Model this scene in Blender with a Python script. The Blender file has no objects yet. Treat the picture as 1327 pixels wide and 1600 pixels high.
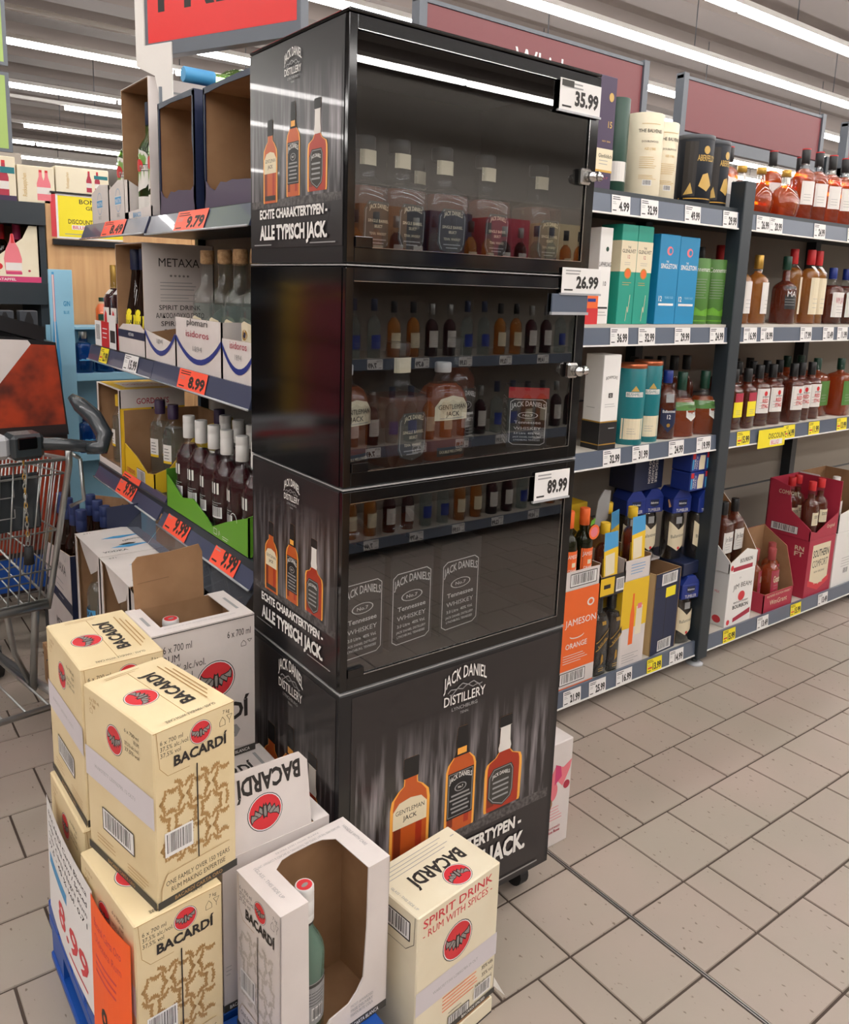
import bpy, bmesh, math, random
from mathutils import Vector, Matrix
random.seed(7)
PI = math.pi
SC = bpy.context.scene
COL = SC.collection

# ------------------------------------------------------------------ camera, world, exposure
cam_data = bpy.data.cameras.new('camera')
cam_data.sensor_fit = 'VERTICAL'; cam_data.sensor_height = 36.0
cam_data.lens = 1273.9 / 1600 * 36.0
cam_data.shift_y = -(800 - 694.8) / 1600
cam_data.clip_start = 0.05; cam_data.clip_end = 100
cam = bpy.data.objects.new('camera', cam_data); COL.objects.link(cam)
yaw, pitch, roll = 0.6495, 0.1907, 0.0341
fw = Vector((math.sin(yaw)*math.cos(pitch), math.cos(yaw)*math.cos(pitch), -math.sin(pitch)))
rt = Vector((math.cos(yaw), -math.sin(yaw), 0)); up = rt.cross(fw)
r2 = rt*math.cos(roll) + up*math.sin(roll); u2 = up*math.cos(roll) - rt*math.sin(roll)
mw = Matrix((r2, u2, -fw)).transposed().to_4x4(); mw.translation = Vector((0, 0, 1.45))
cam.matrix_world = mw
SC.camera = cam
world = bpy.data.worlds.new('world'); SC.world = world; world.use_nodes = True
world.node_tree.nodes['Background'].inputs[0].default_value = (0.9, 0.88, 0.85, 1)
world.node_tree.nodes['Background'].inputs[1].default_value = 0.3
SC.view_settings.view_transform = 'Standard'; SC.view_settings.look = 'None'
SC.view_settings.gamma = 1.0; SC.view_settings.use_curve_mapping = False
SC.view_settings.exposure = -0.33
LAMP_STRENGTH = 34.0
SC.cycles.max_bounces = 10; SC.cycles.transparent_max_bounces = 24
SC.cycles.transmission_bounces = 8; SC.cycles.diffuse_bounces = 6; SC.cycles.glossy_bounces = 4
SC.cycles.caustics_reflective = False; SC.cycles.caustics_refractive = False
SC.cycles.sample_clamp_indirect = 4.0

# ------------------------------------------------------------------ materials
def lin(c):
    return tuple(((x/255/12.92) if x/255 <= .04045 else ((x/255+.055)/1.055)**2.4) for x in c)
MATS = {}
def M(name, col=(200, 200, 200), rough=.5, metal=0.0, noise=None, coat=0.0, emit=None, spec=.5, bump=None):
    """procedural material; noise=(scale, second colour, low, high) mixes in a world-space mottling"""
    if name in MATS: return MATS[name]
    m = bpy.data.materials.new(name); m.use_nodes = True
    nt = m.node_tree; b = nt.nodes['Principled BSDF']
    b.inputs['Base Color'].default_value = (*lin(col), 1)
    b.inputs['Roughness'].default_value = rough; b.inputs['Metallic'].default_value = metal
    b.inputs['Coat Weight'].default_value = coat; b.inputs['Specular IOR Level'].default_value = spec
    if emit:
        b.inputs['Emission Color'].default_value = (*lin(emit[0]), 1); b.inputs['Emission Strength'].default_value = emit[1]
    if noise or bump:
        geo = nt.nodes.new('ShaderNodeNewGeometry')
    if noise:
        sc, c2, lo, hi = noise[:4]
        mp = nt.nodes.new('ShaderNodeMapping'); nt.links.new(geo.outputs['Position'], mp.inputs[0])
        mp.inputs['Scale'].default_value = noise[4] if len(noise) > 4 else (1, 1, 1)
        n = nt.nodes.new('ShaderNodeTexNoise'); n.inputs['Scale'].default_value = sc; n.inputs['Detail'].default_value = 3
        nt.links.new(mp.outputs[0], n.inputs['Vector'])
        rp = nt.nodes.new('ShaderNodeValToRGB')
        rp.color_ramp.elements[0].position = lo; rp.color_ramp.elements[0].color = (*lin(col), 1)
        rp.color_ramp.elements[1].position = hi; rp.color_ramp.elements[1].color = (*lin(c2), 1)
        nt.links.new(n.outputs['Fac'], rp.inputs[0]); nt.links.new(rp.outputs[0], b.inputs['Base Color'])
    if bump:
        n2 = nt.nodes.new('ShaderNodeTexNoise'); n2.inputs['Scale'].default_value = bump[0]
        nt.links.new(geo.outputs['Position'], n2.inputs['Vector'])
        bp = nt.nodes.new('ShaderNodeBump'); bp.inputs['Strength'].default_value = bump[1]; bp.inputs['Distance'].default_value = .002
        nt.links.new(n2.outputs['Fac'], bp.inputs['Height']); nt.links.new(bp.outputs[0], b.inputs['Normal'])
    MATS[name] = m
    return m
def GLASS(name, tint=(245, 250, 248), body=None, mix=0.0, ior=1.45, rough=0.0):
    """thin glass or a coloured liquid: Fresnel gloss over a tinted see-through body"""
    if name in MATS: return MATS[name]
    m = bpy.data.materials.new(name); m.use_nodes = True; nt = m.node_tree; nt.nodes.clear()
    out = nt.nodes.new('ShaderNodeOutputMaterial'); fr = nt.nodes.new('ShaderNodeFresnel'); fr.inputs[0].default_value = ior
    gl = nt.nodes.new('ShaderNodeBsdfGlossy'); gl.inputs['Roughness'].default_value = rough
    tr = nt.nodes.new('ShaderNodeBsdfTransparent'); tr.inputs[0].default_value = (*lin(tint), 1)
    inner = tr.outputs[0]
    if body:
        df = nt.nodes.new('ShaderNodeBsdfDiffuse'); df.inputs[0].default_value = (*lin(body), 1)
        tl = nt.nodes.new('ShaderNodeBsdfTranslucent'); tl.inputs[0].default_value = (*lin(body), 1)
        m1 = nt.nodes.new('ShaderNodeMixShader'); m1.inputs[0].default_value = .4
        nt.links.new(df.outputs[0], m1.inputs[1]); nt.links.new(tl.outputs[0], m1.inputs[2])
        m2 = nt.nodes.new('ShaderNodeMixShader'); m2.inputs[0].default_value = mix
        nt.links.new(tr.outputs[0], m2.inputs[1]); nt.links.new(m1.outputs[0], m2.inputs[2]); inner = m2.outputs[0]
    geo = nt.nodes.new('ShaderNodeNewGeometry'); sub = nt.nodes.new('ShaderNodeMath'); sub.operation = 'SUBTRACT'; sub.inputs[0].default_value = 1.0
    nt.links.new(geo.outputs['Backfacing'], sub.inputs[1]); mul = nt.nodes.new('ShaderNodeMath'); mul.operation = 'MULTIPLY'
    nt.links.new(fr.outputs[0], mul.inputs[0]); nt.links.new(sub.outputs[0], mul.inputs[1])      # outer surface only
    mx = nt.nodes.new('ShaderNodeMixShader'); nt.links.new(mul.outputs[0], mx.inputs[0])
    nt.links.new(inner, mx.inputs[1]); nt.links.new(gl.outputs[0], mx.inputs[2]); nt.links.new(mx.outputs[0], out.inputs[0])
    MATS[name] = m
    return m
# palette ------------------------------------------------------------
M('black', (20, 20, 22), .45); M('ink', (38, 34, 32), .6); M('white', (232, 230, 226), .5); M('paper', (228, 226, 224), .6)
M('gloss_black', (9, 9, 11), .1, spec=.6); M('satin_black', (24, 24, 27), .3); M('dark_grey', (62, 66, 72), .45)
M('steel_grey', (78, 86, 94), .45); M('rail_blue', (86, 96, 112), .3, coat=.4); M('navy_rail', (66, 72, 96), .3, coat=.5)
M('kraft', (158, 122, 88), .8, noise=(14, (140, 104, 72), .3, .75)); M('kraft_dark', (128, 96, 70), .85, noise=(10, (112, 82, 60), .3, .75))
M('cream', (222, 204, 164), .65, noise=(9, (215, 195, 152), .35, .75)); M('cream_light', (228, 219, 194), .65, noise=(9, (222, 210, 182), .35, .75))
M('card_white', (216, 208, 204), .6, noise=(8, (206, 198, 194), .35, .75)); M('pattern_brown', (168, 132, 82), .6); M('pattern_grey', (186, 178, 170), .6)
M('red', (200, 40, 44), .5); M('bat_red', (206, 48, 56), .5); M('bat_grey', (140, 136, 132), .5); M('band_dark', (60, 58, 54), .6); M('band_white', (206, 200, 204), .6)
M('orange_tag', (250, 92, 66), .45); M('yellow_tag', (238, 220, 40), .5); M('yellow', (226, 186, 40), .5); M('orange', (232, 104, 42), .5)
M('neon_orange', (248, 96, 24), .5); M('price_red', (206, 58, 66), .5); M('sky_blue', (70, 150, 200), .5); M('blue_plastic', (20, 76, 160), .4)
M('cyan', (20, 130, 178), .45); M('teal', (26, 148, 128), .45); M('deep_teal', (16, 112, 120), .35); M('green', (76, 122, 52), .5); M('lime', (98, 158, 42), .5)
M('dark_green', (22, 62, 48), .4); M('purple', (58, 40, 72), .5); M('navy', (26, 36, 66), .45); M('royal', (28, 50, 128), .4)
M('gold', (190, 150, 70), .35, .6); M('gold_ink', (196, 160, 84), .5); M('crimson', (168, 44, 66), .5); M('pink', (200, 60, 110), .5); M('pale_pink', (224, 120, 130), .5)
M('cork', (196, 160, 118), .8, noise=(120, (160, 122, 84), .4, .7)); M('chrome', (210, 210, 208), .15, 1.0); M('zinc', (168, 170, 168), .35, .9)
M('cap_white', (222, 220, 216), .35); M('cap_blue', (40, 54, 100), .4); M('label_cream', (222, 210, 180), .6); M('label_white', (220, 216, 210), .6); M('label_grey', (150, 150, 150), .5)
M('shelf_beige', (196, 190, 180), .5); M('shelf_dark', (40, 48, 54), .45); M('back_panel', (150, 142, 132), .6); M('wood', (206, 164, 116), .55, noise=(3, (190, 146, 100), .35, .7, (14, 14, 1)))
M('sign_red', (118, 58, 62), .5); M('sign_frame', (92, 98, 106), .4); M('preis_red', (216, 36, 34), .4); M('green_poster', (150, 176, 96), .5); M('pale_blue', (140, 190, 214), .5)
M('rubber', (28, 28, 30), .7); M('plastic_dark', (44, 50, 54), .25, coat=.3); M('clear_grey', (170, 172, 176), .15, coat=.5)
M('poster_wall', (34, 31, 33), .3, coat=.25, noise=(6, (168, 162, 166), .44, .84, (11, 11, .9))); M('poster_base', (34, 31, 33), .3, coat=.25); M('ledge', (96, 92, 92), .5, noise=(120, (52, 50, 50), .35, .65))
M('print_amber', (186, 84, 30), .4); M('print_amber_dark', (120, 44, 20), .4); M('print_amber_light', (238, 168, 70), .4); M('print_red', (164, 48, 24), .4)
M('alu', (176, 172, 168), .35, .8); M('joint_black', (34, 32, 32), .6)
def fade_print():
    m = MATS['poster_wall']; nt = m.node_tree; b = nt.nodes['Principled BSDF']; src = b.inputs['Base Color'].links[0].from_socket
    tc = nt.nodes.new('ShaderNodeTexCoord'); sp = nt.nodes.new('ShaderNodeSeparateXYZ'); nt.links.new(tc.outputs['Generated'], sp.inputs[0])
    rp = nt.nodes.new('ShaderNodeValToRGB'); rp.color_ramp.elements[0].position = .55; rp.color_ramp.elements[0].color = (0, 0, 0, 1); rp.color_ramp.elements[1].position = 1.0; rp.color_ramp.elements[1].color = (1, 1, 1, 1)
    nt.links.new(sp.outputs['Z'], rp.inputs[0]); mx = nt.nodes.new('ShaderNodeMixRGB'); nt.links.new(rp.outputs[0], mx.inputs[0]); nt.links.new(src, mx.inputs[1]); mx.inputs[2].default_value = (*lin((34, 31, 33)), 1); nt.links.new(mx.outputs[0], b.inputs['Base Color'])
fade_print()
GLASS('clear_glass', (250, 252, 251), (225, 232, 230), .02, ior=1.5); GLASS('door_glass', (238, 240, 242), ior=2.45); GLASS('green_glass', (196, 226, 170), (120, 150, 90), .12); GLASS('olive_glass', (110, 116, 70), (70, 74, 44), .25)
GLASS('whisky', (236, 140, 60), (188, 88, 30), .5, ior=1.33); GLASS('dark_whisky', (196, 88, 34), (130, 54, 22), .5, ior=1.33); GLASS('gold_whisky', (246, 186, 90), (214, 146, 60), .45)
GLASS('red_spirit', (110, 26, 34), (78, 16, 26), .6, ior=1.3); GLASS('brown_glass', (80, 46, 26), (58, 36, 26), .6, ior=1.6); GLASS('black_glass', (40, 30, 26), (52, 40, 36), .9, ior=1.6); GLASS('blue_glass', (40, 130, 190), (30, 90, 150), .4)
GLASS('water', (236, 242, 242), (205, 214, 212), .08, ior=1.4); GLASS('aqua_glass', (206, 232, 220), (176, 216, 198), .35); GLASS('film', (214, 218, 226), (190, 196, 206), .1)

# ------------------------------------------------------------------ mesh building
class G:
    def __init__(s): s.v = []; s.f = []; s.mi = []; s.sm = []; s.mats = []
    def add(s, vs, fs, mat, smooth=False):
        if mat not in s.mats: s.mats.append(mat)
        k = s.mats.index(mat); o = len(s.v)
        s.v += [tuple(p) for p in vs]; s.f += [tuple(i+o for i in f) for f in fs]; s.mi += [k]*len(fs); s.sm += [smooth]*len(fs)
        return s
    def box(s, x0, y0, z0, x1, y1, z1, mat, bev=0):
        if bev:
            b = bev; vs = []; 
            bm = bmesh.new(); bmesh.ops.create_cube(bm, size=1)
            for v in bm.verts: v.co = Vector((x0+(v.co.x+.5)*(x1-x0), y0+(v.co.y+.5)*(y1-y0), z0+(v.co.z+.5)*(z1-z0)))
            bmesh.ops.bevel(bm, geom=bm.edges[:], offset=b, segments=1, affect='EDGES')
            bm.verts.index_update(); vs = [v.co[:] for v in bm.verts]; fs = [[v.index for v in f.verts] for f in bm.faces]; bm.free()
            return s.add(vs, fs, mat)
        vs = [(x0,y0,z0),(x1,y0,z0),(x1,y1,z0),(x0,y1,z0),(x0,y0,z1),(x1,y0,z1),(x1,y1,z1),(x0,y1,z1)]
        return s.add(vs, [(3,2,1,0),(4,5,6,7),(0,1,5,4),(1,2,6,5),(2,3,7,6),(3,0,4,7)], mat)
    def prism(s, pts, a0, a1, mat, axis='z'):
        def P(p, a): return {'z': (p[0], p[1], a), 'y': (p[0], a, p[1]), 'x': (a, p[0], p[1])}[axis]
        n = len(pts); vs = [P(p, a0) for p in pts] + [P(p, a1) for p in pts]
        return s.add(vs, [tuple(range(n-1, -1, -1)), tuple(range(n, 2*n))] + [(i, (i+1) % n, n+(i+1) % n, n+i) for i in range(n)], mat)
    def frame(s, o, ex, ey, pts, mat, t=.002):
        """polygon of thickness t given in a face frame"""
        o = Vector(o); ex = Vector(ex); ey = Vector(ey); n = ex.cross(ey).normalized(); k = len(pts)
        vs = [o+ex*p[0]+ey*p[1] for p in pts]; vs += [v-n*t for v in vs]
        return s.add(vs, [tuple(range(k)), tuple(range(2*k-1, k-1, -1))] + [(i, k+i, k+(i+1) % k, (i+1) % k) for i in range(k)], mat)
    def path(s, pts, r, mat, n=8, closed=False):
        pts = [Vector(p) for p in pts]; k = len(pts); rings = []
        ref = None
        for i, p in enumerate(pts):
            a = pts[(i-1) % k] if (i > 0 or closed) else p; b = pts[(i+1) % k] if (i < k-1 or closed) else p
            d = (b-a).normalized()
            if ref is None or abs(ref.dot(d)) > .95:
                ref = Vector((0, 0, 1)) if abs(d.z) < .8 else Vector((1, 0, 0))
            sx = d.cross(ref).normalized(); sy = sx.cross(d).normalized(); ref = sy
            rr = r[i] if isinstance(r, (list, tuple)) else r
            rings.append([p+(sx*math.cos(2*PI*j/n)+sy*math.sin(2*PI*j/n))*rr for j in range(n)])
        vs = [v for g in rings for v in g]; fs = []
        for i in range(k if closed else k-1):
            i2 = (i+1) % k
            fs += [(i*n+j, i*n+(j+1) % n, i2*n+(j+1) % n, i2*n+j) for j in range(n)]
        if not closed: fs += [tuple(range(n-1, -1, -1)), tuple(range((k-1)*n, k*n))]
        return s.add(vs, fs, mat, True)
    def lathe(s, prof, mat, n=18, sup=2, dy=1.0, cx=0, cy=0):
        vs = []; k = len(prof)
        for z, r in prof:
            for j in range(n):
                vs.append((cx+r*spx(2*PI*j/n, sup), cy+r*dy*spy(2*PI*j/n, sup), z))
        fs = [(i*n+j, i*n+(j+1) % n, (i+1)*n+(j+1) % n, (i+1)*n+j) for i in range(k-1) for j in range(n)]
        s.add(vs, fs, mat, True)
        return s.add([vs[j] for j in range(n)] + [vs[(k-1)*n+j] for j in range(n)], [tuple(range(n-1, -1, -1)), tuple(range(n, 2*n))], mat)
    def mesh(s, name):
        me = bpy.data.meshes.new(name); me.from_pydata(s.v, [], s.f)
        for m in s.mats: me.materials.append(MATS[m])
        me.polygons.foreach_set('material_index', s.mi); me.polygons.foreach_set('use_smooth', s.sm); me.update()
        return me
    def build(s, name, parent=None, loc=(0, 0, 0), rotz=0):
        return link(name, s.mesh(name), parent, loc, rotz)
def spx(t, n): c = math.cos(t); return math.copysign(abs(c)**(2/n), c)
def spy(t, n): c = math.sin(t); return math.copysign(abs(c)**(2/n), c)
def link(name, me, parent=None, loc=(0, 0, 0), rotz=0):
    o = bpy.data.objects.new(name, me); COL.objects.link(o); o.parent = parent; o.location = loc; o.rotation_euler.z = rotz
    return o
def tag(o, label, cat=None, group=None):
    o['label'] = label
    if cat: o['category'] = cat
    if group: o['group'] = group
    return o
def thing(name, label, cat, loc=(0, 0, 0), rotz=0, group=None):
    o = bpy.data.objects.new(name, None); COL.objects.link(o); o.location = loc; o.rotation_euler.z = rotz; o.empty_display_size = .05
    return tag(o, label, cat, group)
def dup(root, loc, rotz=0, label=None, group=None, scale=None):
    r = root.copy(); COL.objects.link(r); r.location = loc; r.rotation_euler.z = rotz
    if scale: r.scale = scale
    if label: r['label'] = label
    if group: r['group'] = group
    for ch in list(root.children):
        c = ch.copy(); COL.objects.link(c); c.parent = r
        for g in list(ch.children):
            d = g.copy(); COL.objects.link(d); d.parent = c
    return r
def struct(o): o['kind'] = 'structure'; return o
ORD = ['first', 'second', 'third', 'fourth', 'fifth', 'sixth', 'seventh', 'eighth', 'ninth', 'tenth', 'eleventh', 'twelfth']

# ------------------------------------------------------------------ lettering and flat print
_tc = {}
def glyphs(txt, bold=0.0):
    if set(txt) & set('MWmw'): bold = 0.0              # these letters fold over when thickened
    k = (txt, bold)
    if k not in _tc:
        cu = bpy.data.curves.new('t', 'FONT'); cu.body = txt; cu.size = 1; cu.resolution_u = 2; cu.offset = bold; cu.fill_mode = 'FRONT'
        ob = bpy.data.objects.new('t', cu); me = bpy.data.meshes.new_from_object(ob)
        vs = [(v.co.x, v.co.y) for v in me.vertices]; fs = [tuple(p.vertices) for p in me.polygons]
        bpy.data.objects.remove(ob); bpy.data.curves.remove(cu); bpy.data.meshes.remove(me)
        x0 = min((v[0] for v in vs), default=0); x1 = max((v[0] for v in vs), default=1)
        _tc[k] = ([(x-x0, y) for x, y in vs], fs, max(x1-x0, 1e-6))
    return _tc[k]
CAP = .73
def clip(pts, u, sg):
    out = []
    for i in range(len(pts)):
        a, b = pts[i-1], pts[i]; ia, ib = (a[0]-u)*sg >= 0, (b[0]-u)*sg >= 0
        if ia != ib: k = (u-a[0])/(b[0]-a[0]); out.append((u, a[1]+(b[1]-a[1])*k))
        if ib: out.append(b)
    return out
class Print:
    """flat print on a face: o = lower-left corner, ex / ey = unit directions; fn maps (u, v) to 3-D for curved faces"""
    def __init__(s, o=(0, 0, 0), ex=(1, 0, 0), ey=(0, 0, 1), off=.0004, fn=None):
        s.o = Vector(o); s.ex = Vector(ex); s.ey = Vector(ey); s.n = s.ex.cross(s.ey); s.off = off; s.fn = fn; s.g = {}; s.lay = 0
    def p(s, u, v):
        if s.fn: return s.fn(u, v, s.off+s.lay*.00004)
        return s.o+s.ex*u+s.ey*v+s.n*(s.off+s.lay*.00004)
    def G(s, name): return s.g.setdefault(name, G())
    def poly(s, pts, mat, name='print'):
        s.lay += 1
        if s.fn:                                       # curved face: cut the outline into narrow upright strips
            lo, hi = min(q[0] for q in pts), max(q[0] for q in pts); n = max(1, min(12, int((hi-lo)/.006)))
            for i in range(n):
                c = clip(clip(pts, lo+(hi-lo)*i/n, 1), lo+(hi-lo)*(i+1)/n, -1)
                if len(c) > 2: s.G(name).add([s.p(*q) for q in c], [tuple(range(len(c)))], mat)
            return s
        s.G(name).add([s.p(*q) for q in pts], [tuple(range(len(pts)))], mat); return s
    def rect(s, u0, v0, u1, v1, mat, name='print', nx=1):
        s.lay += 1; vs = []
        if s.fn and nx == 1: nx = max(1, min(14, int(abs(u1-u0)/.007)))
        for i in range(nx+1):
            u = u0+(u1-u0)*i/nx; vs += [s.p(u, v0), s.p(u, v1)]
        s.G(name).add(vs, [(2*i, 2*i+2, 2*i+3, 2*i+1) for i in range(nx)], mat); return s
    def ell(s, u, v, a, b, mat, name='print', n=20):
        return s.poly([(u+a*math.cos(2*PI*i/n), v+b*math.sin(2*PI*i/n)) for i in range(n)], mat, name)
    def ring(s, pts, t, mat, name='print'):
        s.lay += 1
        for i in range(len(pts)-1):
            (a, b), (c, d) = pts[i], pts[i+1]; l = math.hypot(c-a, d-b) or 1; nx, ny = -(d-b)/l*t/2, (c-a)/l*t/2
            s.G(name).add([s.p(a+nx, b+ny), s.p(c+nx, d+ny), s.p(c-nx, d-ny), s.p(a-nx, b-ny)], [(0, 1, 2, 3)], mat)
        s.lay += 1; return s
    def box(s, u0, v0, u1, v1, t, mat, name='print'): return s.ring([(u0, v0), (u1, v0), (u1, v1), (u0, v1), (u0, v0)], t, mat, name)
    def text(s, txt, u, v, h, mat='ink', w=None, bold=.012, al='l', name='lettering', rot=0, arch=None):
        vs, fs, W = glyphs(txt, bold); k = h/CAP; kx = (w/W) if w else k*.86; tw = W*kx
        dx = {'l': 0, 'c': -tw/2, 'r': -tw}[al]; c, sn = math.cos(rot), math.sin(rot); s.lay += 1; out = []
        for x, y in vs:
            X, Y = x*kx+dx, y*k
            if arch: Y += arch*(1-(2*(x/W)-1)**2)
            out.append(s.p(u+X*c-Y*sn, v+X*sn+Y*c))
        s.G(name).add(out, fs, mat); return s
    def lines(s, u, v, w, n, dv, mat='ink', t=.0012, name='lettering', jag=.3):
        for i in range(n):
            s.rect(u, v-i*dv, u+w*(1-jag*random.random()), v-i*dv+t, mat, name)
        return s
    def barcode(s, u0, v0, u1, v1, name='barcode', border=None):
        s.rect(u0, v0, u1, v1, 'paper', name)
        if border: s.box(u0, v0, u1, v1, border, 'ink', name)
        w = u1-u0; x = u0+w*.07; rr = random.Random(int(1e4*abs(u0+v0))+3)
        while x < u1-w*.09:
            b = w*rr.choice([.012, .02, .03]); s.rect(x, v0+(v1-v0)*.14, x+b, v1-(v1-v0)*.08, 'ink', name); s.lay -= 1; x += b+w*rr.choice([.014, .022, .034])
        s.lay += 1; return s
    def bat(s, u, v, r, name='emblem', sx=1.0, rot=0):
        def T(pts): c, n = math.cos(rot), math.sin(rot); return [(u+(a*sx*c-b*n)*r, v+(a*sx*n+b*c)*r) for a, b in pts]
        C = lambda k: [(k*math.cos(2*PI*i/24), k*math.sin(2*PI*i/24)) for i in range(24)]
        s.poly(T(C(1.0)), 'ink', name); s.poly(T(C(.96)), 'paper', name); s.poly(T(C(.91)), 'bat_red', name)
        half = [(0, -.34), (.06, -.52), (.14, -.30), (.30, -.44), (.38, -.14), (.56, -.30), (.62, -.04), (.80, -.10), (.84, .20), (.78, .46), (.66, .30), (.46, .22), (.28, .20), (.16, .08), (.13, .22), (.10, .36), (.04, .28)]
        s.poly(T(half+[(-a, b) for a, b in reversed(half[1:])]), 'ink', name)
        for sg in (-1, 1):
            s.poly(T([(sg*x, y) for x, y in ((.15, .02), (.28, .15), (.46, .17), (.66, .24), (.76, .36), (.79, .18), (.75, -.03), (.60, .03), (.54, -.20), (.37, -.05), (.29, -.33), (.17, -.22))]), 'bat_grey', name)
            for q in ([(.20, .06), (.36, -.10)], [(.40, .14), (.58, -.0)]): s.ring(T([(sg*x, y) for x, y in q]), r*.045, 'ink', name)
        s.poly(T([(-.05, -.34), (.05, -.34), (.08, .06), (.05, .22), (-.05, .22), (-.08, .06)]), 'bat_grey', name)
        return s
    def done(s, parent, ren=None):
        out = []
        for k, g in s.g.items():
            o = g.build(k, parent); out.append(o)
            if k in ('lettering', 'pattern', 'print', 'emblem', 'small_print', 'barcode', 'slogan'): o['kind'] = 'stuff'   # single letters and marks
        return out
FX, FY, FZ = (1, 0, 0), (0, 1, 0), (0, 0, 1)
def face(kind, w, d, h, x=0, y=0, z=0, **k):
    """front (-y), left (-x), right (+x), top faces of a box w x d x h whose near-left-bottom corner is (x, y, z)"""
    if kind == 'front': return Print((x, y, z), (1, 0, 0), (0, 0, 1), **k)
    if kind == 'left': return Print((x, y+d, z), (0, -1, 0), (0, 0, 1), **k)
    if kind == 'right': return Print((x+w, y, z), (0, 1, 0), (0, 0, 1), **k)
    if kind == 'top': return Print((x, y, z+h), (1, 0, 0), (0, 1, 0), **k)
# ------------------------------------------------------------------ floor
M('tile', (156, 146, 134), .42, noise=(2.2, (165, 149, 139), .35, .7), bump=(60, .05))
def speckle():
    m = MATS['tile']; nt = m.node_tree; b = nt.nodes['Principled BSDF']; src = b.inputs['Base Color'].links[0].from_socket
    geo = nt.nodes.new('ShaderNodeNewGeometry'); n = nt.nodes.new('ShaderNodeTexNoise'); n.inputs['Scale'].default_value = 95; n.inputs['Detail'].default_value = 1
    mp = nt.nodes.new('ShaderNodeMapping'); mp.inputs['Scale'].default_value = (1, .55, 1); mp.inputs['Rotation'].default_value = (0, 0, .6)
    nt.links.new(geo.outputs['Position'], mp.inputs[0]); nt.links.new(mp.outputs[0], n.inputs['Vector'])
    rp = nt.nodes.new('ShaderNodeValToRGB'); rp.color_ramp.elements[0].position = .70; rp.color_ramp.elements[1].position = .76
    nt.links.new(n.outputs['Fac'], rp.inputs[0]); mx = nt.nodes.new('ShaderNodeMixRGB'); nt.links.new(rp.outputs[0], mx.inputs[0])
    nt.links.new(src, mx.inputs[1]); mx.inputs[2].default_value = (*lin((112, 98, 86)), 1); nt.links.new(mx.outputs[0], b.inputs['Base Color'])
speckle()
M('grout', (70, 58, 50), .9)
floor = struct(G().box(-14, -10, -.06, 22, 26, -.003, 'grout').build('floor'))
T = .2022
def tile_mesh(w, h):
    g = .0028; c = .0012; x0, x1, y0, y1 = g, w-g, g, h-g
    vs = [(x0, y0, -.003), (x1, y0, -.003), (x1, y1, -.003), (x0, y1, -.003), (x0+c, y0+c, 0), (x1-c, y0+c, 0), (x1-c, y1-c, 0), (x0+c, y1-c, 0)]
    return vs, [(4, 5, 6, 7), (0, 1, 5, 4), (1, 2, 6, 5), (2, 3, 7, 6), (3, 0, 4, 7)]
def mk(w):
    g = G(); vs, fs = tile_mesh(w, T); g.add(vs, fs, 'tile'); return g.mesh('tile')
full, half = mk(T), mk(T/2)
tiles = []
for j in range(-22, 40):
    y = 1.029+T*j
    x = 1.6485; first = (j % 2 == 1)
    while x < 9.5:                                    # right of the joint column: running bond
        w = T/2 if first and abs(x-1.6485) < 1e-6 else T
        tiles.append((x, y, w)); x += w
    tiles.append((1.4435+.004, y, T-.004+.0008)); x = 1.4435-.004
    shift = .5 if j % 2 == 1 else 0
    w = T if shift == 0 else T
    xs = 1.239 if True else 0
    tiles.append((1.239, y, T)) if False else None
    xx = 1.4435-.004-T
    tiles.append((xx, y, T)); xe = xx
    if j % 2 == 1: xe -= T/2; tiles.append((xe, y, T/2))
    while xe > -4.5: xe -= T; tiles.append((xe, y, T))
def inview(x, y):
    d = Vector((x, y, 0))-Vector((0, 0, 1.45)); z = d.dot(fw)
    if z < .2: return False
    px = 663.6+1273.9*d.dot(r2)/z; py = 694.8-1273.9*d.dot(u2)/z
    return -60 < px < 1390 and 600 < py < 1680
def hidden(x, y):
    return (x > .8 and y > 1.2 and x < 1.40+(y-1.2)*1.0) or (y > 1.75 and x > .6) or (.36 < x < .72 and 1.02 < y < 1.62)
cand = sorted([t for t in tiles if inview(t[0]+T/2, t[1]+T/2) and not hidden(t[0]+T/2, t[1]+T/2)], key=lambda t: t[0]**2+t[1]**2)
near = set(cand[:290]); rest = G()
for t in tiles:
    if t in near:
        link('tile', half if t[2] < .15 else full, floor, (t[0], t[1], 0))
    else:
        vs, fs = tile_mesh(t[2], T); rest.add([(a+t[0], b+t[1], c) for a, b, c in vs], fs, 'tile')
o = rest.build('tile_field', floor); o['kind'] = 'stuff'
g = G(); g.box(1.4395, -3.4, -.003, 1.4415, 9, .0012, 'alu'); g.box(1.4455, -3.4, -.003, 1.4475, 9, .0012, 'alu'); g.box(1.4415, -3.4, -.003, 1.4455, 9, .0002, 'joint_black')
struct(g.build('trim_1'))

# ------------------------------------------------------------------ shell of the hall
M('ceiling_deck', (98, 88, 82), .8, noise=(1.2, (90, 80, 76), .35, .7)); M('ceiling_beam', (106, 97, 92), .7); M('wall_paint', (186, 180, 172), .8)
ceil = struct(G().box(-14, -10, 5.1, 22, 26, 5.3, 'ceiling_deck').build('ceiling'))
for i in range(29):                                    # ribs of the trapezoid deck
    y = -9.6+i*1.24; g = G(); g.prism([(y, 5.1), (y+.12, 4.9), (y+.62, 4.9), (y+.74, 5.1)], -14, 22, 'ceiling_beam', 'x'); g.build('deck_rib', ceil)
struct(G().box(-14, 25.8, 0, 22, 26, 5.1, 'wall_paint').build('wall_back')); struct(G().box(-14, -10, 0, 22, -9.8, 5.1, 'wall_paint').build('wall_front'))
struct(G().box(-14, -10, 0, -13.8, 26, 5.1, 'wall_paint').build('wall_left')); struct(G().box(21.8, -10, 0, 22, 26, 5.1, 'wall_paint').build('wall_right'))

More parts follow.
